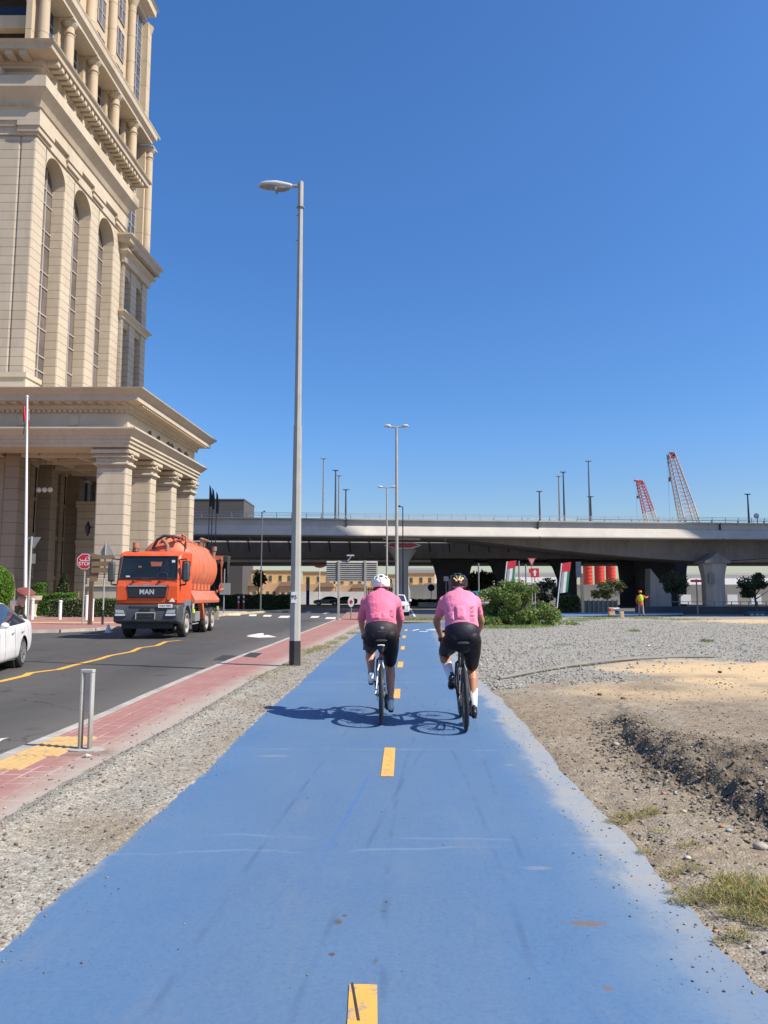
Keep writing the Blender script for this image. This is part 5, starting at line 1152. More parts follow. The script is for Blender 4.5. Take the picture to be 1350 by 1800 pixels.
grass('weeds',[GS(x,y,1.2,1.2,500,.16) for x,y in ((725,1090),(745,1089),(765,1090),(860,1104),(880,1103),(905,1104),(940,1102),(975,1095),(1000,1092),(1030,1089),(1060,1087))]+[GS(x,y,1.6,1.0,260,.16) for x,y in ((1120,1087),(1150,1088),(1190,1090),(1225,1090),(1010,1086),(1130,1086))]+[GS(985,1134,.35,.6,120,.09),GS(1115,1110,.2,.5,160,.12),GS(1243,1128,.2,.4,200,.12),GS(1100,1128,.5,.5,60,.07),GS(960,1140,.4,.5,60,.07)],L_bush,'patchy green grass fringing the gravel by the bush',.02)
# a few named rocks
for i,(x,y,s,c_,l) in enumerate(((1269,1459,.035,(.36,.2,.13),'reddish brown rounded stone on the earth right of the path'),(1281,1465,.032,(.32,.35,.33),'grey green rounded stone beside the reddish one'),(1203,1431,.035,(.42,.38,.31),'flat pale stone left of the reddish one'),(1209,1511,.03,(.48,.45,.40),'bright white stone among the weeds'),(1340,1494,.07,(.36,.31,.25),'largest brown stone at the right edge of the view'),(1084,1310,.06,(.36,.32,.25),'oval beige stone below the crumbling bank'),(1055,1223,.07,(.10,.08,.06),'dark clod lying on the sandy ground'),(1095,1230,.06,(.13,.10,.08),'dark clod right of the first one'),(1265,1183,.07,(.09,.07,.05),'dark clod on the orange sand'),(1140,1137,.09,(.62,.6,.55),'white stone on the grey gravel beyond the pipes'))):
    p=G(x,y);b=MB();b.ell((0,0,0),s*.62,s*.45,s*.33,14,10)
    b.V=[tuple(Vector(v)*(1+.55*noise.noise(Vector(v)*(.6/s)+Vector((i*3,0,0)))+.2*noise.noise(Vector(v)*(2.2/s)))) for v in b.V];o=b.build('stone',mat('stone_%d'%i,c_,.9,var=.25,scale=20,bump=.3),smooth=50);o.location=(p.x,p.y,earth(p.x,p.y,1)[0]+s*.2 if p.y<14 else s*.3);tag(o,l,'stone')
# ================= VEHICLES
M_tyre=mat('tyre',(.022,.022,.022),.85,var=.2,scale=12,dirt=((.16,.13,.1),.35));M_rimw=mat('dusty_rim',(.42,.37,.33),.6,.1,dirt=((.25,.19,.13),.6),scale=8)
M_alloy=mat('alloy_rim',(.55,.55,.55),.3,.8,var=.05);M_plast=mat('grey_plastic',(.052,.058,.066),.55,var=.1,dirt=((.16,.14,.12),.3));M_under=mat('underbody',(.03,.028,.026),.8)
def paint(name,c,dirtc,amt,rough=.35):
    g=NG(name);x,y,z=g.sep();k=g.mix(g.mr(g.noise(1.2,5),.3,.7),[q*.93 for q in c],c);d=g.mr(g.noise(2.5,6,.65,sx=(1,1,.4)),.42,.75,0,amt);k=g.mix(d,k,dirtc);g.out(k,g.mr(d,0,amt+.01,rough,.7));g.b.inputs['Coat Weight'].default_value=.3;return g.m
M_or=paint('orange_paint',(.78,.092,.012),(.50,.17,.09),.5);M_orf=paint('faded_orange_paint',(.70,.165,.07),(.58,.25,.15),.6,.5)
M_ws=glass('windscreen',(.010,.014,.014),.04,(.03,.035,.035));M_cwin=glass('car_window',(.02,.032,.05),.04,(.03,.045,.07));M_hl=mat('headlight_lens',(.48,.50,.50),.12,.3);M_hv=mat('hi_vis_yellow',(.62,.78,.05),.5)
def wheel(par,x,y,r,w,s,rim,name='wheel',spk=0):
    o=thing_part(name,par,(x,y,r));b=MB()
    prof=[(-w/2,.70),(-w/2,.90),(-w*.42,.97),(-w*.3,1.),(w*.3,1.),(w*.42,.97),(w/2,.90),(w/2,.70)];n=36
    b.rings([[(px,r*pr*math.cos(2*math.pi*i/n),r*pr*math.sin(2*math.pi*i/n)) for px,pr in prof] for i in range(n)],closed=True)
    t=b.build('tyre',M_tyre,o,smooth=40)
    b=MB();xx=s*w/2
    def disc(l,n=28):
        b.rings([[(xx+s*dx,r*pr*math.cos(2*math.pi*i/n),r*pr*math.sin(2*math.pi*i/n)) for i in range(n)] for dx,pr in l])
    if spk:
        disc([(-.16,.7),(.012,.71),(.012,.64),(-.09,.60),(-.09,.1),(-.02,.1),(-.015,.02)])
        for k in range(spk):
            a=2*math.pi*k/spk
            for da in (-.12,.12): b.tube([(xx-s*.02,r*.08*math.cos(a),r*.08*math.sin(a)),(xx-s*.012,r*.66*math.cos(a+da),r*.66*math.sin(a+da))],[.022,.028],4)
    else:
        disc([(-.12,.7),(.01,.71),(.012,.64),(-.07,.60),(-.10,.42),(-.03,.36),(.03,.34),(.05,.22),(.055,.02)])
        for k in range(10):
            a=2*math.pi*k/10;b.tube([(xx-s*.06,r*.29*math.cos(a),r*.29*math.sin(a)),(xx+s*.0,r*.29*math.cos(a),r*.29*math.sin(a))],.022,6)
    b.build('rim',rim,o,smooth=35);return o
def thing_part(name,par,loc):
    e=bpy.data.objects.new(name,None);link(e,par);e.location=loc;e.empty_display_size=.1;return e
pf=G(265,1118,-.12)
tk=thing('tanker_truck','dusty orange vacuum tanker lorry driving towards the camera','truck',(-8.86,29.75,-.12),R(2.0));tk.scale=(.965,1,1)
b=MB();b.prism([(-1.43,1.28),(-1.46,1.75),(-1.42,2.12),(-1.16,3.06),(-1.02,3.22),(-.6,3.3),(.78,3.34),(.82,1.15),(.5,1.15),(.45,1.28)],-1.2,1.2,'x');cab=b.build('cab',M_or,tk,bevel=.10,smooth=40)
# windscreen (sloping)
def slp(z,o=.012): return -1.42+(z-2.12)/(3.06-2.12)*.26-o
b=MB();w0,w1=1.11,1.06
b.add([(-w0,slp(2.24,.02),2.24),(w0,slp(2.24,.02),2.24),(w1,slp(3.07,.02),3.07),(-w1,slp(3.07,.02),3.07)]+[(-w0,slp(2.24,-.05),2.24),(w0,slp(2.24,-.05),2.24),(w1,slp(3.07,-.05),3.07),(-w1,slp(3.07,-.05),3.07)],[(0,1,2,3),(7,6,5,4),(0,4,5,1),(1,5,6,2),(2,6,7,3),(3,7,4,0)])
ws=b.build('windscreen',M_ws,cab,bevel=.008)
b=MB()
for p,q in (((-w0,2.24),(w0,2.24)),((w0,2.24),(w1,3.07)),((w1,3.07),(-w1,3.07)),((-w1,3.07),(-w0,2.24))): b.tube([(p[0],slp(p[1],.025),p[1]),(q[0],slp(q[1],.025),q[1])],.028,6)
b.build('windscreen_seal',M_blk,cab,smooth=60)
b=MB()
for x in (-.55,.45): b.tube([(x,slp(2.14,.05),2.14),(x+.35,slp(2.24,.05),2.24),(x+.75,slp(2.22,.05),2.2)],.012,5);b.ell((x,slp(2.14,.05),2.13),.05,.04,.04,8,6)
b.build('wiper',M_blk,cab)
MB().box(.86,.98,slp(2.85,.035),slp(2.85,.02),2.84,2.93).build('sticker',M_wh,cab);MB().box(-.85,-.70,slp(2.33,.035),slp(2.33,.02),2.29,2.34).build('sticker',M_wh,cab)
# things seen through the screen
b=MB();b.ell((.62,slp(2.5,.022),2.52),.2,.006,.26,14,8);b.ell((.64,slp(2.78,.022),2.79),.09,.006,.11,10,8);b.build('driver_shape',mat('driver_dark',(.008,.015,.035),.7),cab)
b=MB();b.prism([(.1,2.6),(.18,2.5),(.38,2.52),(.46,2.66),(.5,2.86),(.04,2.87)],slp(2.7,.0205),slp(2.7,.0195),'y');b.prism([(-.42,2.62),(-.36,2.52),(-.3,2.62),(-.28,2.7),(-.42,2.72)],slp(2.65,.0205),slp(2.65,.0195),'y');b.build('seat_panel',mat('seat_orange',(.42,.12,.07),.6),cab)
b=MB();b.torus((0,0,0),.2,.014,24,6);o=b.build('steering_wheel',M_plast,cab,smooth=60);o.location=(.55,slp(2.36,.03),2.34);o.rotation_euler=(0,0,R(90));o.scale=(.3,1,.6)
# grille
b=MB();gy=-1.475;b.prism([(-.78,1.99),(.78,1.99),(.70,1.52),(-.70,1.52)],gy-.02,gy+.06,'y');gr=b.build('grille',mat('grille_black',(.02,.02,.025),.45),cab,bevel=.02)
b=MB();b.box(-.74,.74,gy-.035,gy-.021,1.93,1.985);b.box(-.14,.14,gy-.045,gy-.036,1.93,2.01);b.build('chrome_strip',mat('satin_chrome',(.45,.45,.46),.3,.6),gr)
b=MB()
for i in range(4): b.box(-.68,.68,gy-.026,gy-.021,1.58+i*.075,1.60+i*.075)
b.build('slats',M_plast,gr)
text_mesh('badge','MAN',.24,mat('badge_silver',(.62,.62,.64),.3,.4),gr,(0,gy-.032,1.73),(R(90),0,0),ext=.006,spacing=1.12,boldness=.010)
b=MB();b.prism([(-1.17,1.99),(-.83,1.99),(-.74,1.48),(-.80,1.42),(-1.17,1.42)],gy+.004,gy+.05,'y');b.prism([(1.17,1.99),(.83,1.99),(.74,1.48),(.80,1.42),(1.17,1.42)],gy+.004,gy+.05,'y');b.each('corner_panel',M_or,cab,bevel=.02)
# bumper
b=MB();b.prism([(-1.56,.62),(-1.58,1.05),(-1.50,1.27),(-.62,1.27),(-.62,.78),(-1.2,.56)],-1.23,1.23,'x');bp=b.build('bumper',M_plast,tk,bevel=.07,smooth=40)
MB().box(-.62,.62,-1.57,-1.5,1.15,1.26).build('upper_step',M_plast,bp,bevel=.02);MB().box(-.95,.95,-1.45,-1.1,.38,.6).build('lower_valance',M_under,bp,bevel=.03)
for s in (-1,1):
    h=MB().prism([(s*.72,.86),(s*1.17,.86),(s*1.19,1.14),(s*.80,1.10)],-1.605,-1.55,'y').build('headlight',M_plast,bp)
    MB().prism([(s*.78,.96),(s*1.12,.96),(s*1.14,1.09),(s*.84,1.07)],-1.618,-1.6055,'y').build('lens',M_hl,h);MB().prism([(s*.76,.86),(s*1.14,.86),(s*1.15,.935),(s*.78,.935)],-1.618,-1.6055,'y').build('fog_lens',mat('fog_lens',(.6,.62,.62),.15),h)
b=MB();b.prism([(.48,1.16),(1.02,1.16),(1.02,1.29),(.48,1.29)],-1.625,-1.60,'y');np_=b.build('number_plate',M_wh,bp)
text_mesh('plate_text','DUBAI 70584',.075,M_blk,np_,(.75,-1.629,1.225),(R(90),0,0),ext=.001)
b=MB()
for p,q in (((-.36,.74),(-.36,.97)),((-.36,.97),(.36,.97)),((.36,.97),(.36,.74))): b.tube([(p[0],-1.61,p[1]),(q[0],-1.61,q[1])],.018,6)
b.build('step_frame',M_galv,bp);MB().box(-.32,.32,-1.595,-1.575,.80,.92).build('step_recess',M_blk,bp);b=MB();b.box(-.22,-.04,-1.6,-1.58,1.06,1.12);b.box(.0,.18,-1.6,-1.58,1.06,1.12);b.build('tow_hole',M_blk,bp)
# doors, side windows, arches
for s in (-1,1):
    d=MB().box(s*1.2-.01,s*1.2+.01,-1.12,.42,1.32,2.15).build('door',M_or,cab,bevel=.004);MB().prism([(-1.12,2.22),(-.98,2.92),(.35,2.95),(.35,2.22)],s*1.2-.006,s*1.2+.02,'x').build('side_window',M_ws,d)
    MB().prism([(-.5,2.3),(-.5,2.93),(-.42,2.93),(-.42,2.3)],s*1.2+s*.021-.004,s*1.2+s*.021+.004,'x').build('window_divider',M_or,d)
    b=MB();pts=[(-.66*math.cos(q),.53+.70*math.sin(q)) for q in [math.pi*k/12 for k in range(13)]]
    out=[(-1.0,.70),(-1.0,1.30),(.85,1.30),(.85,.95)]
    for p,q in zip(pts,pts[1:]):
        b.add([(xx,yy,zz) for xx in (s*1.0,s*1.235) for yy,zz in ((p[0],p[1]),(q[0],q[1]),(q[0]*1.15,.53+(q[1]-.53)*1.15),(p[0]*1.15,.53+(p[1]-.53)*1.15))],[(0,1,2,3),(7,6,5,4),(0,4,5,1),(2,6,7,3),(1,5,6,2),(3,7,4,0)])
    b.box(s*1.0,s*1.232,-.62,.6,1.22,1.42);b.build('wheel_arch',mat('arch_grey',(.16,.18,.20),.5),tk,smooth=30)
    b=MB();b.box(s*.9,s*1.22,.78,.95,.45,1.35);b.box(s*.95,s*1.24,-1.02,-.6,.55,.62);b.build('step',M_plast,tk)
    # mirrors
    m=MB();mx=s*(1.44 if s>0 else 1.42);m.box(mx-.13,mx+.13,-1.42,-1.26,2.12,2.86);mo=m.build('mirror',M_plast,tk,bevel=.06,smooth=40)
    b=MB();b.tube([(s*1.15,-1.2,2.95),(mx,-1.34,2.97),(mx,-1.34,2.84)],.025,6);b.tube([(s*1.15,-1.2,1.98),(mx,-1.34,2.02),(mx,-1.34,2.14)],.03,6);b.build('mirror_arm',M_blk,mo,smooth=60)
    MB().box(mx-.10,mx+.10,-1.255,-1.25,2.18,2.8).build('mirror_glass',M_ws,mo)
# roof items
for x in (-.72,): 
    b=MB();b.tube([(x,-.7,3.28),(x,-.7,3.42)],[.14,.10],10);l_=b.build('beacon',mat('beacon_base',(.10,.05,.04),.5),tk,smooth=40);MB().tube([(x,-.7,3.42),(x,-.7,3.62)],[.12,.12],12).build('lens',mat('beacon_lens',(.45,.17,.09),.25),l_,smooth=40)
MB().tube([(.1,.9,3.35),(.12,.9,3.6),(.0,.9,3.78),(-.12,.9,3.86)],[.09,.08,.08,.10],8).build('exhaust_elbow',mat('rusty_pipe',(.22,.15,.10),.7),tk,smooth=60)
MB().box(1.0,1.04,.1,.14,3.3,3.7).build('aerial',M_blk,tk)
# chassis
b=MB();b.box(-.42,.42,-1.2,6.9,.62,.95);b.box(-1.0,1.0,-1.0,.8,.6,1.2);b.box(-1.1,1.1,-.25,.25,.42,.62);b.build('chassis',M_under,tk)
# tank
def tr(y,f=1.,cz=2.82,r=1.17): return (0,y,cz),r*f
L=[(1.05,.35),(1.10,.62),(1.22,.85),(1.38,.96),(1.55,1.0)];L+=[(6.3,1.0),(6.5,.95),(6.65,.82),(6.78,.5)]
b=MB();b.tube([(0,y,2.82) for y,f in L],[1.17*f for y,f in L],40,side=(1,0,0));tank=b.build('tank',M_orf,tk,smooth=40)
b=MB()
for k in range(7):
    y=1.62+k*.76;b.tube([(0,y-.05,2.82),(0,y-.035,2.82),(0,y+.035,2.82),(0,y+.05,2.82)],[1.165,1.20,1.20,1.165],40,side=(1,0,0))
b.build('tank_rib',M_orf,tank,smooth=40)
b=MB()
for k in range(6):
    y=1.9+k*.76
    for s in (-1,1): b.box(s*.9-.03,s*.9+.03,y-.2,y+.2,1.85,2.25)
b.each('tank_gusset',M_orf,tank)
# top hatch, hoses and guards
b=MB();b.tube([(-.55,1.1,3.5),(-.35,1.0,3.85),(-.05,.95,4.02),(.35,.97,4.0),(.55,1.1,3.95)],[.06]*5,8);b.build('top_hose',mat('black_hose',(.05,.05,.055),.7),tank,smooth=60)
RP=mat('rusty_pipe',(0,0,0));DO=mat('dull_orange_steel',(.42,.13,.07),.7,dirt=((.2,.12,.08),.5))
b=MB();b.tube([(.3,.97,3.98),(.52,1.2,4.02),(.62,1.5,3.93)],.085,8);b.tube([(.78,1.35,3.3),(.80,1.3,3.7),(.78,1.28,4.0),(.62,1.25,4.1)],.05,6);b.tube([(.45,1.08,3.75),(.25,1.0,3.95)],.035,6);b.build('top_pipe',DO,tank,smooth=60)
b=MB();b.box(-.06,.06,1.1,6.4,3.99,4.03);b.box(.42,.46,1.5,6.3,3.93,4.0);b.build('walkway_strip',DO,tank)
b=MB()
for y in (5.2,5.6,6.1): b.tube([(.55,y,3.85),(.6,y,4.15),(.75,y+.1,4.2)],.045,6);b.ell((.62,y,4.2),.12,.12,.07,8,6)
b.tube([(1.02,6.0,3.35),(1.08,6.0,3.7)],[.1,.08],8);b.tube([(1.08,6.0,3.7),(1.08,6.0,3.9)],[.12,.12],8);b.build('valve_cluster',RP,tank,smooth=50)
b=MB();b.box(.95,1.42,6.5,6.56,3.3,3.5);b.tube([(1.3,6.5,3.4),(1.42,6.45,3.2),(1.35,6.5,2.9),(1.38,6.5,2.0),(1.2,6.5,1.75)],.035,6);b.torus((1.35,6.5,3.1),.13,.02,16,6);b.torus((1.3,6.5,1.95),.14,.03,16,6);b.tube([(1.15,6.4,1.8),(1.45,6.6,1.9)],.07,8);b.build('rear_pipework',DO,tank,smooth=50)
# side lockers
for s in (-1,1):
    b=MB();b.prism([(s*.75,1.28),(s*1.22,1.28),(s*1.25,1.42),(s*1.02,1.82),(s*.75,1.82)],1.35,6.75,'y');b.build('side_locker',M_orf,tk,bevel=.02)
    b=MB();b.add([(s*1.0,2.9,1.27),(s*1.2,2.9,1.27),(s*1.2,3.45,.55),(s*1.0,3.45,.55),(s*1.0,3.25,1.27),(s*1.2,3.25,1.27),(s*1.2,3.55,.55),(s*1.0,3.55,.55)],[(0,1,2,3),(4,7,6,5),(0,4,5,1),(1,5,6,2),(2,6,7,3),(3,7,4,0)]);b.build('mudguard',M_orf,tk)
    b=MB();b.tube([(s*1.15,1.1,1.27),(s*1.15,1.1,.45)],.03,6);b.tube([(s*1.15,1.1,.45),(s*1.15,2.4,.45)],.03,6);b.box(s*1.0,s*1.2,1.6,2.5,.55,.95);b.build('side_rail',M_galv2,tk)
    MB().box(s*1.12,s*1.2,1.25,1.5,.9,1.05).build('reflector',M_hv,tk);MB().box(s*1.15,s*1.2,6.6,6.8,.95,1.1).build('reflector',M_hv,tk);MB().box(s*1.02,s*1.24,6.7,6.76,.45,1.0).build('mud_flap',mat('pale_flap',(.45,.40,.34),.8),tk)
MB().prism([(.86,1.37),(.98,1.5),(1.08,1.37)],-1.56,-1.49,'y').build('white_badge_box',M_wh,tk)
for s in (-1,1):
    wheel(tk,s*1.06,0,.53,.31,s,M_rimw)
    for y in (3.95,5.3):
        wheel(tk,s*1.07,y,.53,.27,s,M_rimw);wheel(tk,s*.76,y,.53,.27,s,M_rimw,'inner_wheel')
# ---- passenger cars
def crv(P,n):
    P=np.array(P,float);m=len(P);out=[]
    for k in range(n):
        t=k*(m-1)/(n-1);i=min(int(t),m-2);f=t-i;p0=P[max(i-1,0)];p1=P[i];p2=P[i+1];p3=P[min(i+2,m-1)]
        out.append(.5*((2*p1)+(p2-p0)*f+(2*p0-5*p1+4*p2-p3)*f*f+(3*p1-p0-3*p2+p3)*f**3))
    return np.array(out)
def car(name,label,cat,loc,rz,paintm,W=.89,stn=None,axles=(.85,3.5),wr=.33,group=None,roofseg=None):
    o=thing(name,label,cat,loc,rz,group)
    # stations: y, w, zb, zs(belt), wt, zt
    ctrl=[]
    for (y,w_,zb,zs,wt,zt) in stn: ctrl.append([(0,y,zb),(w_*.6,y,zb),(w_*.93,y,zb+.05),(w_,y,zb+.22),(w_*1.0,y,(zb+zs)/2+.05),(w_*.975,y,zs-.08),(w_*.93,y,zs),((w_*.93+wt)/2+.015,y,(zs+zt)/2),(wt,y,zt-.05),(wt*.7,y,zt),(0,y,zt+.012)])
    C=np.array(ctrl);NS,NR=110,44
    A=np.stack([crv(C[:,k],NS) for k in range(C.shape[1])],1);Gd=np.stack([crv(A[j],NR) for j in range(NS)],0)
    ring=np.concatenate([Gd,Gd[:,-2:0:-1]*np.array([-1,1,1])],1);n=ring.shape[1];V=ring.reshape(-1,3).copy()
    ys=np.interp(np.linspace(0,len(stn)-1,NS),range(len(stn)),[s[0] for s in stn]);cell=lambda i:(i if i<NR-1 else n-1-i)/(NR-1)*10
    ds=np.linspace(0,len(stn)-1,NS)
    body=[];gl=[];fs=[]
    for j in range(NS-1):
        for i in range(n):
            f=(j*n+i,j*n+(i+1)%n,(j+1)*n+(i+1)%n,(j+1)*n+i);c=V[list(f)].mean(0)
            r=i if i<NR-1 else n-1-i;rp=(r+.5)/(NR-1)*10;sp=(ds[j]+ds[j+1])/2
            ins=[math.hypot(V[q][1]-a,V[q][2]-wr)<wr+.055 and abs(V[q][0])>.55 for q in f for a in axles]
            k=all(any(math.hypot(V[q][1]-a,V[q][2]-wr)<wr+.055 and abs(V[q][0])>W*.55 for a in axles) for q in f)
            if k: continue
            kind=roofseg(sp,rp)
            (gl if kind else body).append(f)
    used=set(q for f in body for q in f)
    for q in used:
        for a in axles:
            dy,dz=V[q][1]-a,V[q][2]-wr;d=math.hypot(dy,dz)
            if d<wr+.055 and abs(V[q][0])>W*.55: V[q][1]=a+dy/d*(wr+.055);V[q][2]=wr+dz/d*(wr+.055)
    def sub(F_,nm,m,par):
        idx={};vs=[];nf=[]
        for f in F_:
            nf.append(tuple(idx.setdefault(q,len(idx)) for q in f))
        vs=[None]*len(idx)
        for q,k in idx.items(): vs[k]=tuple(V[q])
        b=MB();b.V=vs;b.F=nf;b.m=[0]*len(nf);return b.build(nm,m,par,smooth=50)
    body.append(tuple(range(n)));body.append(tuple((NS-1)*n+i for i in range(n)))
    bo=sub(body,'body',paintm,o);sub(gl,'window',M_cwin,o)
    b=MB();b.box(-W*.5,W*.5,.3,stn[-1][0]-.3,.18,.8)
    for a in axles: b.box(-W*.88,W*.88,a-wr-.02,a+wr+.02,wr-.1,wr+.36) if 0 else b.tube([(-W*.86,a,wr),(W*.86,a,wr)],wr+.052,24)
    b.build('underbody',M_under,o)
    for a in axles:
        for s in (-1,1): wheel(o,s*(W-.125),a,wr,.21,s,M_alloy,spk=5)
    return o
M_wcar=paint('white_car_paint',(.78,.78,.78),(.6,.58,.54),.15,.2)
sed=[(0,.62,.30,.62,.50,.66),(.06,.78,.24,.70,.66,.74),(.5,.86,.20,.82,.74,.87),(1.25,.885,.18,.90,.74,.97),(1.75,.89,.18,.93,.62,1.27),(2.25,.89,.18,.94,.58,1.43),(2.9,.89,.18,.95,.58,1.46),(3.5,.885,.19,.97,.56,1.38),(4.0,.87,.22,.99,.58,1.18),(4.4,.84,.28,1.0,.66,1.06),(4.58,.78,.36,.96,.66,1.02),(4.66,.66,.46,.84,.56,.92)]
def seg_s(sp,rp): return (3.25<sp<7.85 and 6.15<rp<8.1) or (3.15<sp<4.75 and rp>8.5) or (7.15<sp<8.5 and rp>8.5)
# the white saloon at left: front (y=0) faces the camera; rear axle near px 33,1174
ra=G(33,1173,-.12);rz=R(180+12)-math.pi
fx=Vector((math.sin(R(12)),-math.cos(R(12)),0))   # driving direction
car_rz=R(12);sidev=Vector((math.cos(car_rz),math.sin(car_rz),0));ahead=Vector((math.sin(car_rz),-math.cos(car_rz),0))
org=Vector((ra.x,ra.y,-.12))+ahead*3.55-sidev*.80
cr_=car('car','white saloon car cut off by the left edge of the view','car',org,car_rz,M_wcar,stn=sed,axles=(.88,3.55),roofseg=seg_s)
for s in (-1,1):
    for y in (2.55,3.38): 
        b=MB();b.tube([(s*.893,y-.08,.80),(s*.905,y-.05,.803),(s*.905,y+.05,.808),(s*.893,y+.08,.81)],.011,6);b.build('door_handle',M_galv2,cr_,smooth=60)
    b=MB();b.ell((s*.99,1.50,1.00),.085,.06,.065,12,8);b.tube([(s*.86,1.55,.95),(s*.96,1.51,.97)],.03,6);b.build('door_mirror',M_wcar,cr_,smooth=60)
    MB().prism([(4.50,.80),(4.64,.78),(4.60,.92),(4.42,.97),(4.3,.95)],s*.66,s*.745,'x').build('tail_light',M_red,cr_)
    MB().prism([(.03,.55),(.4,.62),(.42,.72),(.1,.68)],s*.60,s*.80,'x').build('headlight',M_hl,cr_)
    b=MB()
    for y in (2.02,2.78): b.tube([(s*.893,y,.3),(s*.897,y,.6),(s*.872,y,.93)],.0025,4)
    b.build('door_gap',M_under,cr_)
suv=[(0,.66,.36,.82,.55,.88),(.06,.82,.30,.92,.72,.97),(.55,.90,.28,1.0,.80,1.05),(1.15,.92,.28,1.06,.78,1.12),(1.6,.92,.28,1.10,.70,1.48),(2.0,.92,.28,1.12,.68,1.66),(2.8,.92,.28,1.13,.68,1.70),(3.7,.91,.28,1.14,.66,1.66),(4.35,.88,.32,1.14,.64,1.52),(4.6,.84,.4,1.1,.66,1.2),(4.66,.7,.5,1.0,.56,1.0)]
def seg_u(sp,rp): return (3.1<sp<8.0 and 6.2<rp<8.1) or (3.05<sp<4.7 and rp>8.5) or (8.0<sp<8.9 and rp>8.5)
p=G(713,1082,-.1);s2=car('car','white sport utility car parked behind the right shoulder of the left cyclist','car',(p.x-.55,p.y-.9,-.12),R(4),M_wcar,W=.92,stn=suv,axles=(.9,3.6),wr=.36,roofseg=seg_u)
for s in (-1,1):
    b=MB();b.ell((s*1.06,1.55,1.22),.11,.08,.10,10,8);b.tube([(s*.85,1.6,1.15),(s*1.0,1.56,1.18)],.03,6);b.build('door_mirror',M_wcar,s2,smooth=60)
    b=MB();b.ell((s*.70,.12,.84),.17,.12,.075,14,8);b.build('headlight',M_cwin,s2,smooth=60);MB().ell((s*.72,.02,.83),.05,.05,.04,8,6).build('headlight_bulb',M_hl,s2)
    MB().ell((s*.66,.04,.5),.09,.06,.06,10,6).build('fog_lamp',M_hl,s2)
MB().box(-.45,.45,-.03,.1,.55,.8).build('grille',M_blk,s2);MB().box(-.26,.26,-.05,-.031,.5,.6).build('number_plate',M_wh,s2)
for i,(x,Y,l,c_) in enumerate(((430,128,'dark parked car far left beyond the junction hedge',(.02,.02,.025)),(604,130,'grey parked car beneath the back of the big sign',(.12,.12,.13)),(575,132,'white parked van shape right of the near lamp pole',(.6,.6,.6)))):
    p=D(x,1056,Y);car('parked_car',l,'car',(p.x-2.3,Y,-.12),R(-90),paint('parked_paint_%d'%i,c_,(.2,.18,.15),.2),stn=sed,axles=(.88,3.55),roofseg=seg_s,group='far parked cars')
# street clutter beyond the junction
o=thing('information_totem','white and blue upright totem right of the near lamp pole','sign',(D(541,1050,128).x,128,-.1));zt=D(541,1016,128).z+.1;MB().box(-.28,.28,-.1,.1,zt*.55,zt).build('white_panel',M_wh,o);MB().box(-.27,.27,-.1,.1,0,zt*.55-.01).build('blue_panel',M_blue,o)
o=thing('round_sign','round blue sign on the grey wall left of the v marked pier','road sign',(D(758,1050,118).x,118,-.1));zt=D(758,1033,118).z+.1;MB().tube([(0,-.06,zt),(0,-.03,zt)],.55,20).build('sign_face',M_blue,o);MB().tube([(0,0,0),(0,0,zt+.5)],.05,6).build('pole',M_galv2,o)
o=thing('tower_sign','white rounded sign tower behind the round pier','sign',(D(705,1050,108).x,108,-.1));zt=D(700,1013,108).z+.1;w=.95
MB().prism([(-w*1.4,0),(w*1.4,0),(w*1.35,zt*.5),(w*1.0,zt*.82),(w*.4,zt*.97),(0,zt),(-w*.6,zt*.98),(-w*1.2,zt*.8)],0,.6,'y').build('panel',M_wh,o,bevel=.05)
o=thing('red_sign','small red sign on a white frame above the townhouse fence','sign',(D(562,1000,150).x,150,-.1));zt=D(562,993,150).z+.1;MB().ell((0,0,zt),1.25,.2,.6,14,8).build('sign_face',M_red,o,smooth=180);MB().tube([(0,0,0),(0,0,zt)],.08,6).build('pole',M_wh,o);MB().box(1.3,4.6,-.1,.1,zt-.5,zt+.2).build('white_plate',M_wh,o)
o=thing('barrier_block','low cream concrete block by the road right of the left cyclist','barrier',(D(754,1055,105).x,105,-.12));MB().box(-1.5,1.5,-.3,.3,0,.7).build('block',M_kerb,o,bevel=.05)
for x,l in ((790,'pale post with two boxes in front of the v marked pier'),): 
    p=D(x-6,1020,100);o=thing('camera_post',l,'post',(p.x,100,-.1));MB().tube([(0,0,0),(0,0,p.z+.3)],.07,8).build('pole',M_galv,o);MB().box(-.3,.3,-.3,.3,p.z-.0,p.z+.6).build('camera_box',M_lamp,o);MB().box(.3,1.9,-.05,.05,p.z-1.6,p.z-.8).build('plate',M_galv2,o)
# v mark of paler concrete on the pier
q=bpy.data.objects['bridge_pier'] if 0 else None
# ================= PEOPLE AND BICYCLES
def skinm(name,c):
    g=NG(name);k=g.mix(g.mr(g.noise(9,4),.3,.7),[q*.9 for q in c],c);g.out(k,.5);g.b.inputs['Subsurface Weight'].default_value=.08;g.b.inputs['Subsurface Radius'].default_value=(.02,.008,.004);return g.m
SK1=skinm('skin_pale',(.56,.27,.19));SK2=skinm('skin_tan',(.46,.21,.115));SK3=skinm('skin_brown',(.20,.10,.06))
def clothm(name,c,rough=.75,wr=.8,sc=12,sheen=.2):
    g=NG(name);k=g.mix(g.mr(g.noise(4,4),.3,.7),[q*.92 for q in c],c);g.out(k,rough,spec=.3);g.bump(g.noise(sc,5,.6,sx=(1,1,2.2)),wr,.02);g.b.inputs['Sheen Weight'].default_value=sheen;return g.m
PK1=clothm('pink_jersey',(.85,.19,.30),sheen=0);PK2=clothm('pink_jersey_light',(.84,.245,.38),sheen=0);BLs=clothm('black_lycra',(.008,.0075,.011),.6,.25,sheen=0);BRs=clothm('charcoal_lycra',(.040,.030,.034),.6,.25,sheen=0);PUs=clothm('dark_violet_lycra',(.016,.013,.024),.55,.25,sheen=0)
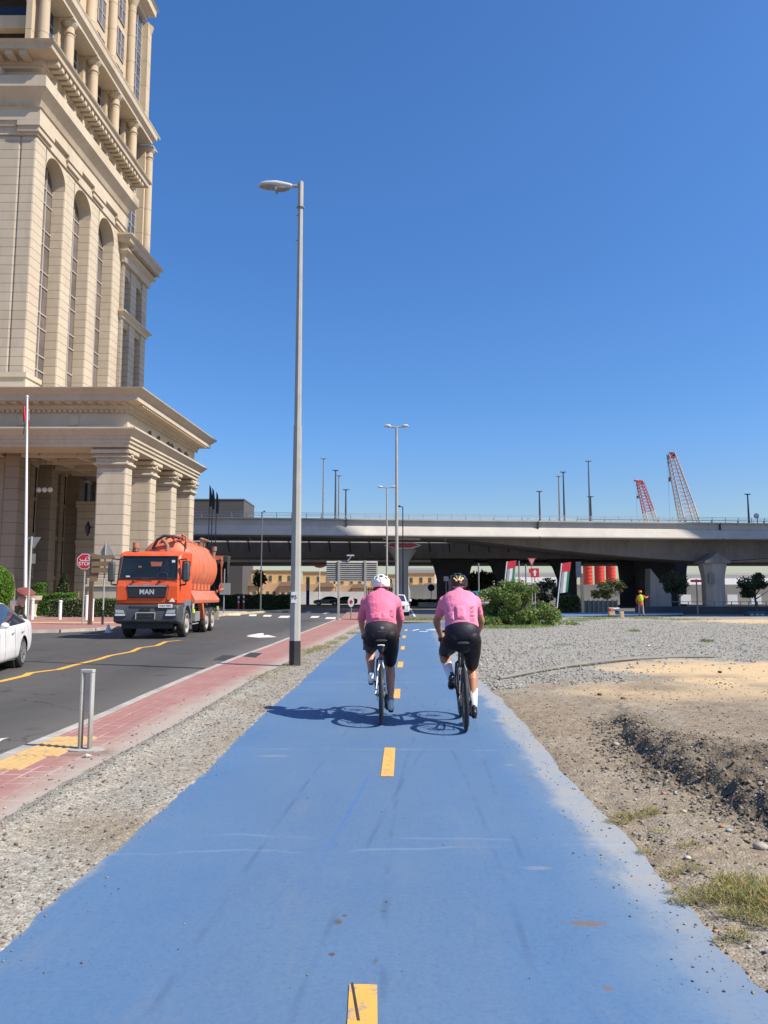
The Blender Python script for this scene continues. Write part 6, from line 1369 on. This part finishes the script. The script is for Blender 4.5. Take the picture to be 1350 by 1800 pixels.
WS=clothm('white_sock',(.78,.77,.80),.8,.3,30);GYs=clothm('grey_sock',(.25,.25,.3),.8,.3,30);M_sh=mat('white_shoe',(.75,.74,.73),.4,var=.05);M_shb=mat('black_shoe',(.02,.02,.022),.35,var=.1);M_rub=mat('black_rubber',(.018,.018,.02),.7,var=.1)
def soft(o,vox,it=3,f=.5):
    m=o.modifiers.new('r','REMESH');m.mode='VOXEL';m.voxel_size=vox;m.use_smooth_shade=True
    s=o.modifiers.new('s','SMOOTH');s.factor=f;s.iterations=it;return o
def limb(b,pts,r,r2=None,n=14,side=None): b.tube(pts,r,n,r2=r2,side=side,round_=True)
def mir(p,s): return (p[0]*s,p[1],p[2])
def head(b,c,fw=(0,1,0),s=1.):
    """skull, jaw, nose, ears; c centre, looks along +y"""
    x,y,z=c
    b.ell((x,y,z+.02*s),.077*s,.098*s,.105*s,18,12);b.ell((x,y+.035*s,z-.055*s),.056*s,.062*s,.065*s,14,10)
    b.ell((x,y+.10*s,z-.012*s),.014*s,.022*s,.028*s,8,6);b.ell((x,y+.093*s,z-.055*s),.026*s,.012*s,.010*s,8,6)
    for q in (-1,1): b.ell((x+q*.079*s,y-.008*s,z-.005*s),.012*s,.022*s,.034*s,8,6)
def hand(b,w,pal,fdir,s,curl=(0,0,-1),side=1,sc_=1.):
    """w wrist, pal palm centre, five separate fingers bent along curl"""
    w=Vector(w);pal=Vector(pal);f=Vector(fdir).normalized();c=Vector(curl).normalized();ac=f.cross(c).normalized()
    limb(b,[w,(w+pal)/2,pal+f*.03],[.026,.03,.032],[.02,.018,.016],12,side=ac)
    for k,(o_,L) in enumerate(((-.030,.062),(-.010,.072),(.011,.068),(.031,.054))):
        p=pal+f*.05+ac*o_;q1=p+f*L*.35+c*L*.15;q2=q1+c*L*.5+f*.004;q3=q2+c*L*.25-f*L*.35
        limb(b,[pal+f*.02+ac*o_*.8,p,q1,q2,q3],[.0095,.0095,.009,.0085,.0075],None,8)
    t=pal-f*.02+ac*(-.030*side);limb(b,[t,t+ac*(-.024*side)+c*.02+f*.015,t+ac*(-.020*side)+c*.045+f*.035],[.012,.011,.009],None,8)
def shoe(par,heel,toe,m,soleM,name='shoe'):
    h=Vector(heel);t=Vector(toe);d=t-h;u=d.normalized();up=Vector((0,-u.z,u.y)).normalized()
    if up.z<0: up=-up
    b=MB();P=[h+d*f+up*o_ for f,o_ in ((.0,.045),(.12,.05),(.35,.045),(.6,.032),(.85,.02),(1.,.015))];limb(b,P,[.033,.036,.038,.044,.043,.028],[.042,.05,.05,.036,.024,.018],14,side=(1,0,0))
    limb(b,[h+up*.04+u*.03,h+up*.10+u*.035],[.036,.034],[.042,.040],12,side=(1,0,0));o=b.build(name,m,par);soft(o,.006,2)
    b=MB();limb(b,[h+u*.0-up*.002,h+d*.35-up*.0,h+d*.65-up*.004,h+d-up*.0],[.03,.03,.042,.03],[.012,.010,.012,.010],12,side=(1,0,0));b.build('sole',soleM,o,smooth=60)
    b=MB();q=h+d*.62-up*.022;b.box(q.x-.02,q.x+.02,q.y-.03,q.y+.03,q.z-.006,q.z+.008);b.build('cleat',M_rub,o)
    b=MB();b.tube([h+d*.45+up*.075+Vector((.03,0,0)),h+d*.45+up*.082,h+d*.45+up*.075-Vector((.03,0,0))],.006,5);b.build('strap',M_shb if m is M_sh else M_sh,o);return o
def helmet(par,c,m1,m2,stripe=None,s=1.):
    """shell with long vents; pole along y (back)"""
    c=Vector(c);o=thing_part('helmet',par,tuple(c));n,mm=64,34;rx,ry,rz=.112*s,.142*s,.110*s
    def pt(i,j,k=1.):
        th=math.pi*j/mm;ph=2*math.pi*i/n   # th from back pole (-y) to front
        return (rx*k*math.sin(th)*math.sin(ph),-ry*k*math.cos(th),rz*k*math.sin(th)*math.cos(ph))
    sh=MB();st=MB();V=[pt(i,j,1+.02*math.cos(ph6)) for j in range(mm+1) for i in range(n) for ph6 in (12*math.pi*i/n,)]
    def grid(sel):
        b=MB();F_=[]
        for j in range(mm):
            for i in range(n):
                ph=((i+.5)*360/n+180)%360-180;th=(j+.5)*180/mm
                zc=rz*math.sin(R(th))*math.cos(R(ph));yc=-ry*math.cos(R(th))
                if zc<-.030-.02*(yc<0): continue
                v=(any(abs(ph-a)<w_ for a,w_ in ((0,19),(46,13),(-46,13))) and 38+abs(ph)*.12<th<60) or (any(abs(ph-a)<w_ for a,w_ in ((0,9),(30,7),(-30,7),(60,7),(-60,7))) and (70<th<104 or 114<th<150))
                k=sel(ph,th,v)
                if k: F_.append((j*n+i,j*n+(i+1)%n,(j+1)*n+(i+1)%n,(j+1)*n+i))
        b.V=list(V);b.F=F_;b.m=[0]*len(F_);return b
    if stripe:
        isr=lambda ph,th:th<46 and th>8 and (abs(abs(ph)-17)<6 or abs(abs(ph)-48)<9 or (th<20 and abs(ph)<80)) 
        b=grid(lambda ph,th,v:(not v) and not isr(ph,th));a=b.build('shell',m1,o,smooth=60);a.modifiers.new('s','SOLIDIFY').thickness=.012
        b=grid(lambda ph,th,v:(not v) and isr(ph,th));a=b.build('gold_stripe',stripe,o,smooth=60);a.modifiers.new('s','SOLIDIFY').thickness=.013
    else:
        b=grid(lambda ph,th,v:not v);a=b.build('shell',m1,o,smooth=60);a.modifiers.new('s','SOLIDIFY').thickness=.012
    b=MB();b.ell((0,0,0),rx*.90,ry*.90,rz*.90,20,12);b.V=[v for v in b.V];b.build('liner',m2,o,smooth=180)
    b=MB();b.tube([(-.085,-.045,-.045),(-.05,-.105,-.055),(0,-.118,-.058),(.05,-.105,-.055),(.085,-.045,-.045)],[.008]*5,6,r2=.012);b.ell((0,-.12,-.058),.022,.012,.016,10,6);b.build('retention_band',M_blk if stripe is None else M_lamp,o,smooth=60)
    b=MB()
    for q in (-1,1): b.tube([(q*.088,.0,-.03),(q*.080,.03,-.12),(q*.03,.05,-.155)],.005,5)
    b.build('strap',M_rub,o);return o
def rider(label,loc,rz,P):
    o=thing('person',label,'person',loc,rz);s_=P.get('s',1)
    sh=(.172,.56,1.41);el=P['el'];wr=(.222,.885,.985);hd=(.212,.955,.962);hip=(.108,.22,.965)
    kn=P['knee'];an=P['ankle'];hl=P['heel'];to=P['toe']
    b=MB();limb(b,[(0,.22,1.0),(0,.30,1.18),(0,.44,1.36),(0,.56,1.45)],[.165,.15,.175,.15],[.11,.10,.11,.08],18,side=(1,0,0))
    limb(b,[(0,.58,1.45),(0,.66,1.50),(0,.73,1.57)],[.075,.060,.058],None,14);head(b,(0,.78,1.60),s=1.06)
    for k,s in enumerate((-1,1)):
        e=el[k];limb(b,[mir(sh,s),e,],[.055,.043],None,12);w=mir(wr,s);limb(b,[e,Vector(e).lerp(Vector(w),.3),w],[.043,.043,.027],None,12)
        hand(b,w,(s*.214,.945,.975),(0,.8,-.15),1,(0,.15,-1),-s)
        K,A=kn[k],an[k];h=mir(hip,s);limb(b,[h,Vector(h).lerp(Vector(K),.5),K],[.085,.074,.056],None,14)
        Kv,Av=Vector(K),Vector(A);bk=Vector((0,-.018,0));limb(b,[Kv,Kv.lerp(Av,.28)+bk,Kv.lerp(Av,.6)+bk*.5,Av],[.057,.063,.046,.033],[.057,.066,.047,.036],14,side=(1,0,0))
        limb(b,[Av,Vector(hl[k])+Vector((0,.02,.05)),Vector(to[k])+Vector((0,-.04,.03))],[.032,.03,.03],None,10)
    bo=b.build('body',P['skin'],o);soft(bo,.0065,2)
    for s in (-1,1): MB().ell((s*.030,.878,1.612),.012,.012,.012,10,8).build('eye',M_lamp,o,smooth=180);MB().ell((s*.030,.8885,1.612),.006,.003,.006,8,6).build('iris',M_blk,o,smooth=180)
    b=MB();b.ell((0,.765,1.615),.086,.098,.095,18,12);b.V=[v for v in b.V];b.build('hair',mat('hair_dark',(.05,.035,.025),.8),o,smooth=180)
    # jersey
    b=MB();W=P.get('w',.96);limb(b,[(0,.235,1.125),(0,.275,1.2),(0,.345,1.31),(0,.44,1.405),(0,.54,1.465),(0,.61,1.49)],[.196*W,.186*W,.196*W,.206*W,.185*W,.11],[.128,.128,.135,.122,.088,.06],24,side=(1,0,0))
    for k,s in enumerate((-1,1)):
        e=Vector(el[k]);h=Vector(mir(sh,s));q=h.lerp(e,P['slv']);limb(b,[(s*.08,.55,1.455),(s*.13,.56,1.435),h,h.lerp(q,.5),q],[.055,.066,.076,.066,.057],None,16)
        limb(b,[(s*.12,.47,1.36),(s*.175,.53,1.38)],[.09,.085],None,14)
    if P.get('pocket'): pass
    j=b.build('jersey',P['jersey'],o);soft(j,.008,10)
    b=MB();limb(b,[(0,.585,1.478),(0,.64,1.51)],[.078,.070],[.066,.062],18,side=(1,0,0));b.build('collar',P['jersey'],o,smooth=60)
    # pockets with load
    def patch(x0,x1,v0,v1,nm,m,th,amp=.004):
        bb=MB();n=12;sp=[Vector((0,.235,1.125)),Vector((0,.275,1.2)),Vector((0,.345,1.31)),Vector((0,.44,1.405))]
        rxs=[.196*W,.186*W,.196*W,.206*W];rys=[.128,.128,.135,.122];rows=[]
        for a in range(n+1):
            v=(v0+(v1-v0)*a/n)*3;i=min(int(v),2);f=v-i;c=sp[i].lerp(sp[i+1],f);t=(sp[i+1]-sp[i]).normalized();nb=Vector((0,-t.z,t.y));rx=rxs[i]*(1-f)+rxs[i+1]*f;ry=rys[i]*(1-f)+rys[i+1]*f;row=[]
            for k in range(n+1):
                x=x0+(x1-x0)*k/n;q=max(-.99,min(.99,x/rx));ed=min(1,4*min(a/n,1-a/n,k/n,1-k/n));row.append(tuple(c+Vector((x,0,0))+nb*(ry*math.sqrt(1-q*q)+.002+th*min(1,ed*1.3)+amp*noise.noise(Vector((x*30,v*4,0))))))
            rows.append(row)
        VV=[p for r in rows for p in r];m_=n+1;bb.add(VV,[(r*m_+k,r*m_+k+1,(r+1)*m_+k+1,(r+1)*m_+k) for r in range(n) for k in range(n)]);ob=bb.build(nm,m,j if nm!='x' else o,smooth=180);return ob
    if P.get('pocket'):
        patch(-.075,.045,.10,.62,'phone_pocket',P['jersey'],.020);patch(-.17,-.085,.08,.45,'side_pocket',P['jersey'],.012)
    else:
        patch(-.15,.0,.04,.36,'side_pocket',P['jersey'],.016,.006);patch(.01,.155,.04,.34,'side_pocket',P['jersey'],.009,.004)
    t=text_mesh('lettering',P['txt'],.062,P['txtm'],j,(0,0,0),(0,0,0),ext=0.0005,spacing=1.05)
    # lay the lettering on the cloth: run up the back at x=.12
    me=t.data;sp=[Vector((0,.235,1.125)),Vector((0,.275,1.2)),Vector((0,.345,1.31)),Vector((0,.44,1.405))];rxs=[.196*W,.186*W,.196*W,.206*W];rys=[.128,.128,.135,.122]
    for v in me.vertices:
        al=v.co.x+.115;ac=-v.co.y+P['tx'];vv=max(0,min(2.99,al/.11));i=int(vv);f=vv-i;c=sp[i].lerp(sp[i+1],f);tt=(sp[i+1]-sp[i]).normalized();nb=Vector((0,-tt.z,tt.y));rx=rxs[i]*(1-f)+rxs[i+1]*f;ry=rys[i]*(1-f)+rys[i+1]*f;q=min(.97,ac/rx)
        v.co=c+Vector((ac,0,0))+nb*(ry*math.sqrt(1-q*q)+.016+(.002 if v.co.z>0 else 0))
    # shorts
    b=MB();limb(b,[(0,.27,1.13),(0,.225,1.06),(0,.20,.99),(0,.20,.93)],[.180,.193,.188,.11],[.126,.148,.150,.11],24,side=(1,0,0))
    for k,s in enumerate((-1,1)):
        b.ell((s*.085,.165,1.0),.11,.105,.095,18,12);h=Vector(mir(hip,s));K=Vector(kn[k]);q=h.lerp(K,P['shl']);limb(b,[h,h.lerp(q,.5),q],[.112,.104,.080],None,18)
    sh_=b.build('shorts',P['shorts'],o);soft(sh_,.008,14)
    if P.get('panel'):
        b=MB();limb(b,[(0,.268,1.135),(0,.228,1.075),(0,.212,1.045)],[.185,.201,.199],[.133,.160,.164],28,side=(1,0,0));wp=b.build('waist_panel',P['panel'],o,smooth=180)
        if P.get('star'):
            st=MB();st.prism([((.026 if k%2==0 else .011)*math.sin(k*math.pi/5),(.026 if k%2==0 else .011)*math.cos(k*math.pi/5)) for k in range(10)],-.004,0,'y');q=st.build('star',M_sh,wp);q.location=(.012,.055,1.098);q.rotation_euler=(R(18),0,0)
            tt=text_mesh('small_text','VELO CLUB',.02,mat('faded_text',(.2,.17,.18),.6),wp,(.012,.043,1.058),(R(90+10),0,0),ext=.0005)
    for k,s in enumerate((-1,1)):
        K,A=Vector(kn[k]),Vector(an[k]);f0,m=P['sock'][k];b=MB();p0=K.lerp(A,f0);limb(b,[p0,p0.lerp(A,.5),A,A+Vector((0,.01,-.03))],[P['sr'][k],.5*P['sr'][k]+.021,.039,.038],None,16);so_=b.build('sock',m,o,smooth=180)
        shoe(o,hl[k],to[k],P['shoe'],P['sole'])
        if P.get('glove'):
            b=MB();w=mir(wr,s);hand(b,w,(s*.214,.945,.975),(0,.8,-.15),1,(0,.15,-1),-s);b.V=[tuple(Vector(v)+(Vector(v)-Vector((s*.214,.95,.96))).normalized()*.004) for v in b.V];g_=b.build('glove',M_rub,o);soft(g_,.006,1)
    helmet(o,(0,.765,1.635),*P['helm'],s=1.06)
    return o
def bicycle(label,loc,rz,P):
    o=thing('road_bicycle',label,'bicycle',loc,rz);fm=P['frame'];BB=Vector((0,.41,.275));ra=Vector((0,0,.34));fa=Vector((0,.995,.34))
    for nm,c in (('rear_wheel',ra),('front_wheel',fa)):
        w=thing_part(nm,o,tuple(c));b=MB();b.torus((0,0,0),.325,.0165,64,10);b.build('tyre',M_rub,w,smooth=60)
        b=MB();b.torus((0,0,0),.292,.026,64,8,r2=.012);b.build('rim',mat('carbon_rim',(.03,.03,.033),.35),w,smooth=60)
        b=MB()
        for k in range(24):
            a=2*math.pi*k/24;s=1 if k%2 else -1;b.tube([(s*.028,.02*math.cos(a+s*.9),.02*math.sin(a+s*.9)),(0,.285*math.cos(a),.285*math.sin(a))],.0013,4)
        b.build('spokes',mat('spoke',(.25,.25,.26),.35,.7),w);b=MB();b.tube([(-.06,0,0),(-.032,0,0),(-.03,0,0),(.03,0,0),(.032,0,0),(.06,0,0)],[.01,.01,.024,.024,.01,.01],12);b.build('hub',M_blk,w,smooth=40)
        if nm=='rear_wheel': b=MB();b.tube([(.022,0,0),(.048,0,0)],[.055,.025],20);b.build('cassette',mat('steel',(.35,.35,.36),.35,.8),w,smooth=40)
        b=MB();b.torus((-.045,0,0),.068,.004,28,6,r2=.009);b.build('brake_disc',mat('steel',(0,0,0)),w)
    st=Vector((0,.265,.80));ht=Vector((0,.815,.85));hb=Vector((0,.855,.70))
    b=MB();b.tube([BB,st],.018,12);b.tube([st-Vector((0,0,.03)),ht-Vector((0,0,.02))],.015,12);b.tube([BB,hb+Vector((0,-.005,.02))],.024,12);b.tube([ht+Vector((0,0,.02)),hb],.020,12);b.tube([BB-Vector((.035,0,0)),BB+Vector((.035,0,0))],.022,14);fr=b.build('frame',fm,o,smooth=50)
    b=MB()
    for s in (-1,1): b.tube([BB+Vector((s*.03,-.03,0)),Vector((s*.045,.2,.30)),ra+Vector((s*.066,0,0))],[.012,.010,.008],8)
    b.build('chain_stay',P.get('stay',fm),fr,smooth=50);b=MB()
    for s in (-1,1): b.tube([Vector((s*.008,.285,.70)),Vector((s*.040,.21,.60)),Vector((s*.055,.06,.42)),ra+Vector((s*.066,0,0))],[.009,.010,.008,.008],8)
    b.build('seat_stay',P['sstay'],fr,smooth=50)
    b=MB()
    for s in (-1,1): b.tube([hb,Vector((s*.045,.875,.66)),Vector((s*.055,.93,.5)),fa+Vector((s*.055,0,0))],[.014,.014,.012,.008],8)
    b.build('fork',fm,o,smooth=50)
    b=MB();b.tube([st-Vector((0,0,.02)),Vector((0,.235,.92))],.0145,12);b.build('seatpost',M_shb,o,smooth=50)
    b=MB();sx=[(.04,.07,.012,.945),(.10,.075,.022,.955),(.17,.060,.02,.952),(.24,.028,.018,.95),(.33,.020,.015,.948)];limb(b,[(0,y,z) for y,_,_,z in sx],[w for _,w,_,_ in sx],[t for _,_,t,_ in sx],16,side=(1,0,0));b.build('saddle',M_rub,o,smooth=180)
    b=MB();b.tube([ht+Vector((0,.0,.05)),Vector((0,.90,.935))],.015,10);b.build('stem',M_shb,o,smooth=50)
    b=MB();q=[(.0,.90,.935),(.19,.905,.93),(.212,.93,.93),(.214,.985,.925),(.214,1.01,.88),(.216,.985,.815),(.218,.90,.79)]
    b.tube([mir(p,-1) for p in q[::-1]]+q[1:],.012,8);hb_=b.build('handlebar',M_rub,o,smooth=60)
    for s in (-1,1):
        b=MB();limb(b,[(s*.214,.965,.925),(s*.214,1.02,.94),(s*.214,1.05,.975)],[.016,.017,.013],[.020,.02,.02],10);b.tube([(s*.214,1.05,.955),(s*.222,1.06,.90),(s*.225,1.04,.84)],.007,6);b.build('brake_lever',M_rub,hb_,smooth=60)
    # crankset
    th=P['th'];c=thing_part('crankset',o,tuple(BB));b=MB();b.torus((.045,0,0),.095,.004,48,6,r2=.004)
    for k in range(5): a=k*1.2566;b.tube([(.045,0,0),(.045,.092*math.cos(a),.092*math.sin(a))],.008,6)
    b.build('chainring',M_shb,c,smooth=50)
    for s,a in ((1,th),(-1,th+math.pi)):
        d=Vector((0,math.sin(a),-math.cos(a)))*.1725;b=MB();b.tube([(s*.05,0,0),(s*.072,d.y,d.z)],[.016,.012],8);b.build('crank_arm',M_shb,c,smooth=50);b=MB();b.box(s*.085,s*.145,d.y-.03,d.y+.03,d.z-.007,d.z+.007);b.tube([(s*.07,d.y,d.z),(s*.15,d.y,d.z)],.006,6);b.build('pedal',M_rub,c)
    b=MB();b.tube([(.040,0,.395),(.045,.41,.37)],.0045,4);b.tube([(.04,.03,.19),(.045,.41,.18)],.0045,4);b.build('chain',mat('steel',(0,0,0)),o)
    b=MB();b.tube([(.065,0,.33),(.055,.02,.27),(.045,.035,.19)],[.014,.016,.010],8);b.tube([(.038,.02,.255),(.052,.02,.255)],.022,12);b.tube([(.038,.035,.195),(.052,.035,.195)],.022,12);b.build('rear_derailleur',M_rub,o,smooth=50)
    for q,z in ((.55,.45),): b=MB();v=BB.lerp(hb,.45)+Vector((0,-.02,.06));b.tube([v-Vector((0,.07,.08)),v+Vector((0,.07,.08))],.036,12);b.build('bottle',P.get('bot',M_sh),o,smooth=50)
    if P.get('bag'):
        b=MB();limb(b,[(0,.13,.915),(0,.09,.88),(0,.09,.83)],[.040,.042,.034],[.035,.045,.035],14,side=(1,0,0));bg=b.build('saddle_bag',M_rub,o,smooth=180);MB().tube([(-.040,.045,.895),(0,.035,.90),(.040,.045,.895)],.007,6).build('reflective_strip',M_sh,bg,smooth=60)
        b=MB();b.ell((0,.22,.77),.020,.014,.030,12,8);rl=b.build('rear_light',M_red,o,smooth=180)
        b=MB();b.box(-.014,.014,.22,.25,.74,.80);b.build('light_bracket',M_rub,rl)
    return o
pA=G(670,1274);pB=G(819,1286.5)
GLINT=mat('glint_paint',(.55,.58,.62),.3,.3);WHf=mat('white_frame',(.72,.73,.75),.3);DKf=mat('dark_frame',(.02,.025,.04),.3)  # first paint puts the reflection on the dark chain stays into their colour
bicycle('dark road bicycle with white seat stays and a saddle bag, ridden on the left',(pA.x,pA.y,.006),R(.5),dict(frame=DKf,sstay=WHf,bag=1,th=.08))
bB=bicycle('black road bicycle with chain stays coloured bright for their reflection, ridden on the right',(pB.x,pB.y,.006),R(-2),dict(frame=DKf,stay=GLINT,sstay=M_shb,th=.05));bB.rotation_euler=(0,R(-1),R(-2.5))
rA=rider('cyclist in pink jersey with white helmet, charcoal waisted shorts and white shoes',(pA.x,pA.y,.006),R(.5),dict(skin=SK1,jersey=PK1,shorts=BLs,panel=BRs,star=1,el=[(-.248,.70,1.17),(.248,.70,1.17)],slv=.92,
  knee=[(-.135,.70,.80),(.115,.60,.605)],ankle=[(-.115,.36,.50),(.115,.36,.20)],heel=[(-.118,.27,.425),(.118,.27,.105)],toe=[(-.12,.53,.452),(.12,.535,.115)],shl=.80,sock=[(.86,GYs),(.9,GYs)],sr=[.042,.040],shoe=M_sh,sole=M_rub,txt='JOY',txtm=mat('maroon_text',(.22,.03,.10),.6),tx=.135,helm=(M_sh,M_rub),glove=1))
rB=rider('cyclist in pink short sleeved jersey with black and gold helmet and long white socks',(pB.x,pB.y,.006),R(3.5),dict(skin=SK2,jersey=PK2,shorts=BLs,panel=PUs,w=1.0,el=[(-.275,.70,1.17),(.262,.70,1.17)],slv=.62,pocket=1,
  knee=[(-.20,.69,.79),(.125,.60,.605)],ankle=[(-.135,.33,.56),(.118,.36,.20)],heel=[(-.128,.265,.50),(.118,.27,.105)],toe=[(-.125,.47,.40),(.12,.535,.115)],shl=.80,sock=[(.45,WS),(.52,WS)],sr=[.058,.056],shoe=M_shb,sole=M_rub,txt='JOTYX',txtm=mat('maroon_text',(0,0,0)),tx=.13,helm=(M_shb,M_rub,mat('gold_stripe',(.75,.45,.18),.4))))
rB.rotation_euler=(0,R(-1),R(-2.5))
# ---- standing figures
def stander(label,loc,rz,P):
    o=thing('person',label,'person',loc,rz);h=P.get('h',1.)
    S=lambda p:Vector(p)*h
    hipL,hipR=S((-.09,0,.92)),S((.09,0,.92));kn=[S(q) for q in P['knee']];an=[S(q) for q in P['ankle']];el=[S(q) for q in P['el']];wr=[S(q) for q in P['wr']]
    b=MB();limb(b,[S((0,0,.95)),S((0,0,1.15)),S((0,.0,1.38))],[.13,.12,.15],[.09,.085,.09],16,side=(1,0,0));limb(b,[S((0,0,1.42)),S((0,.02,1.55))],[.055,.052],None,12);head(b,S((0,.03,1.63)),s=1.05)
    for k,s in enumerate((-1,1)):
        hp=(hipL,hipR)[k];limb(b,[hp,kn[k],an[k]],[.08,.052,.036],None,12);limb(b,[S((s*.17,0,1.40)),el[k],wr[k]],[.05,.04,.028],None,12)
        f=(wr[k]-el[k]).normalized();hand(b,wr[k],wr[k]+f*.05,f,1,(0,.6,-.5) if abs(f.z)>.5 else (0,0,-1),s)
        limb(b,[an[k],an[k]+S((0,.12,-.05))],[.035,.035],[.03,.025],10,side=(1,0,0))
    soft(b.build('body',P['skin'],o),.009,2)
    for s in (-1,1): MB().ell(S((s*.028,.118,1.64)),.011,.011,.011,8,6).build('eye',M_lamp,o)
    MB().ell(S((0,.012,1.66)),.088,.105,.10,16,10).build('hair',mat('hair_dark',(0,0,0)),o,smooth=180)
    b=MB();limb(b,[S((0,0,1.0)),S((0,0,.90))],[.165,.165],[.125,.13],20,side=(1,0,0))
    for k in range(2):
        hp=(hipL,hipR)[k];limb(b,[hp,kn[k],kn[k].lerp(an[k],.85)],[.105,.080,.070],None,14)
    soft(b.build('trousers',P['trousers'],o),.01,3)
    b=MB();limb(b,[S((0,0,P.get('hem',.93))),S((0,0,1.1)),S((0,0,1.3)),S((0,0,1.42))],[.185,.175,.20,.15],[.14,.125,.135,.10],20,side=(1,0,0))
    for k,s in enumerate((-1,1)): limb(b,[S((s*.12,0,1.40)),S((s*.185,0,1.39)),el[k],el[k].lerp(wr[k],P.get('slv',.9))],[.08,.078,.06,.048],None,14)
    soft(b.build('jacket',P['top'],o),.01,3)
    for k in range(2):
        b=MB();limb(b,[an[k]+S((0,-.04,-.06)),an[k]+S((0,.08,-.06)),an[k]+S((0,.17,-.065))],[.04,.05,.04],[.035,.035,.025],12,side=(1,0,0));b.build('shoe',P['shoe'],o,smooth=180)
    return o
OR=clothm('orange_workwear',(.85,.13,.015),.8,.5);HV=clothm('lime_vest',(.45,.80,.03),.7,.3);TG=clothm('pale_grey_trousers',(.30,.25,.25),.85,.6)
p=G(1127,1083);wk=stander('worker in orange jacket with lime vest and orange helmet raising one arm',(p.x,p.y,0),R(-15),dict(h=1.03,skin=SK3,top=OR,trousers=TG,shoe=M_shb,hem=.82,knee=[(-.10,.04,.5),(.12,-.02,.5)],ankle=[(-.10,0,.08),(.15,-.12,.09)],el=[(-.27,.02,1.16),(.38,.12,1.28)],wr=[(-.26,.12,.93),(.50,.25,1.36)]))
b=MB();limb(b,[(0,0,1.14),(0,0,1.3),(0,0,1.44)],[.19,.215,.165],[.148,.155,.12],24,side=(1,0,0));b.build('vest',HV,wk,smooth=180)
b=MB();b.ell((0,.03,1.76),.125,.15,.10,18,10);b.tube([(0,.03,1.745),(0,.03,1.755)],[.15,.145],20);b.build('hard_hat',mat('hat_orange',(.85,.16,.02),.4),wk,smooth=50)
p=G(37,1094);um=stander('person walking under a dark red umbrella beside the topiary bush',(p.x,p.y,0),R(60),dict(skin=SK3,top=clothm('beige_shirt',(.42,.33,.27),.8,.5),trousers=clothm('dark_trousers',(.035,.032,.025),.85,.4),shoe=M_shb,slv=.6,knee=[(-.09,.16,.52),(.09,-.02,.5)],ankle=[(-.09,.22,.09),(.09,-.32,.13)],el=[(-.24,.05,1.14),(.22,.10,1.2)],wr=[(-.22,.2,.98),(.12,.22,1.33)]))
u=thing('umbrella','dark red open umbrella tilted over the walking person','umbrella',(p.x+.1,p.y,1.35));u.rotation_euler=(R(18),R(22),0)
u.scale=(.74,.74,.8)
rr=[];n=16
for k in range(9):
    a=k/8*1.15;rr.append([((.68+.0)*math.sin(a)/math.sin(1.15)*math.cos(2*math.pi*i/n)*(1 if i%2==0 else .965),.68*math.sin(a)/math.sin(1.15)*math.sin(2*math.pi*i/n)*(1 if i%2==0 else .965),.30+.42*math.cos(a)) for i in range(n)] if k else [(.01*math.cos(2*math.pi*i/n),.01*math.sin(2*math.pi*i/n),.72) for i in range(n)])
b=MB();b.rings(rr,cap=False);cn=b.build('canopy',clothm('umbrella_red',(.20,.045,.04),.7,.2),u,smooth=40);cn.modifiers.new('s','SOLIDIFY').thickness=.004
b=MB();b.tube([(0,0,0),(0,0,.78)],.009,6);b.build('shaft',M_galv,u);b=MB();b.tube([(0,0,-.08),(0,0,.03)],.018,8);b.build('handle',M_blk,u)
p2=thing('carrier_bag','white box shaped bag carried in front of the person with umbrella','bag',(p.x-.42,p.y,.98));MB().box(-.2,.2,-.12,.12,-.05,.24).build('bag_body',M_wh,p2,bevel=.02);MB().tube([(-.1,0,.24),(-.05,0,.33),(.05,0,.33),(.1,0,.24)],.01,5).build('handle',M_wh,p2)
# motorcycle rider silhouette far on the bridge parapet
x=D(1331,908,97);ml=thing('floodlight','small pale floodlight head on the bridge railing at the far right','lamp',(x.x,97,10.7));MB().tube([(0,0,0),(0,0,.9)],.06,6).build('post',M_galv2,ml);MB().ell((-.1,0,1.0),.35,.25,.35,10,8).build('head',M_lamp,ml,smooth=180)
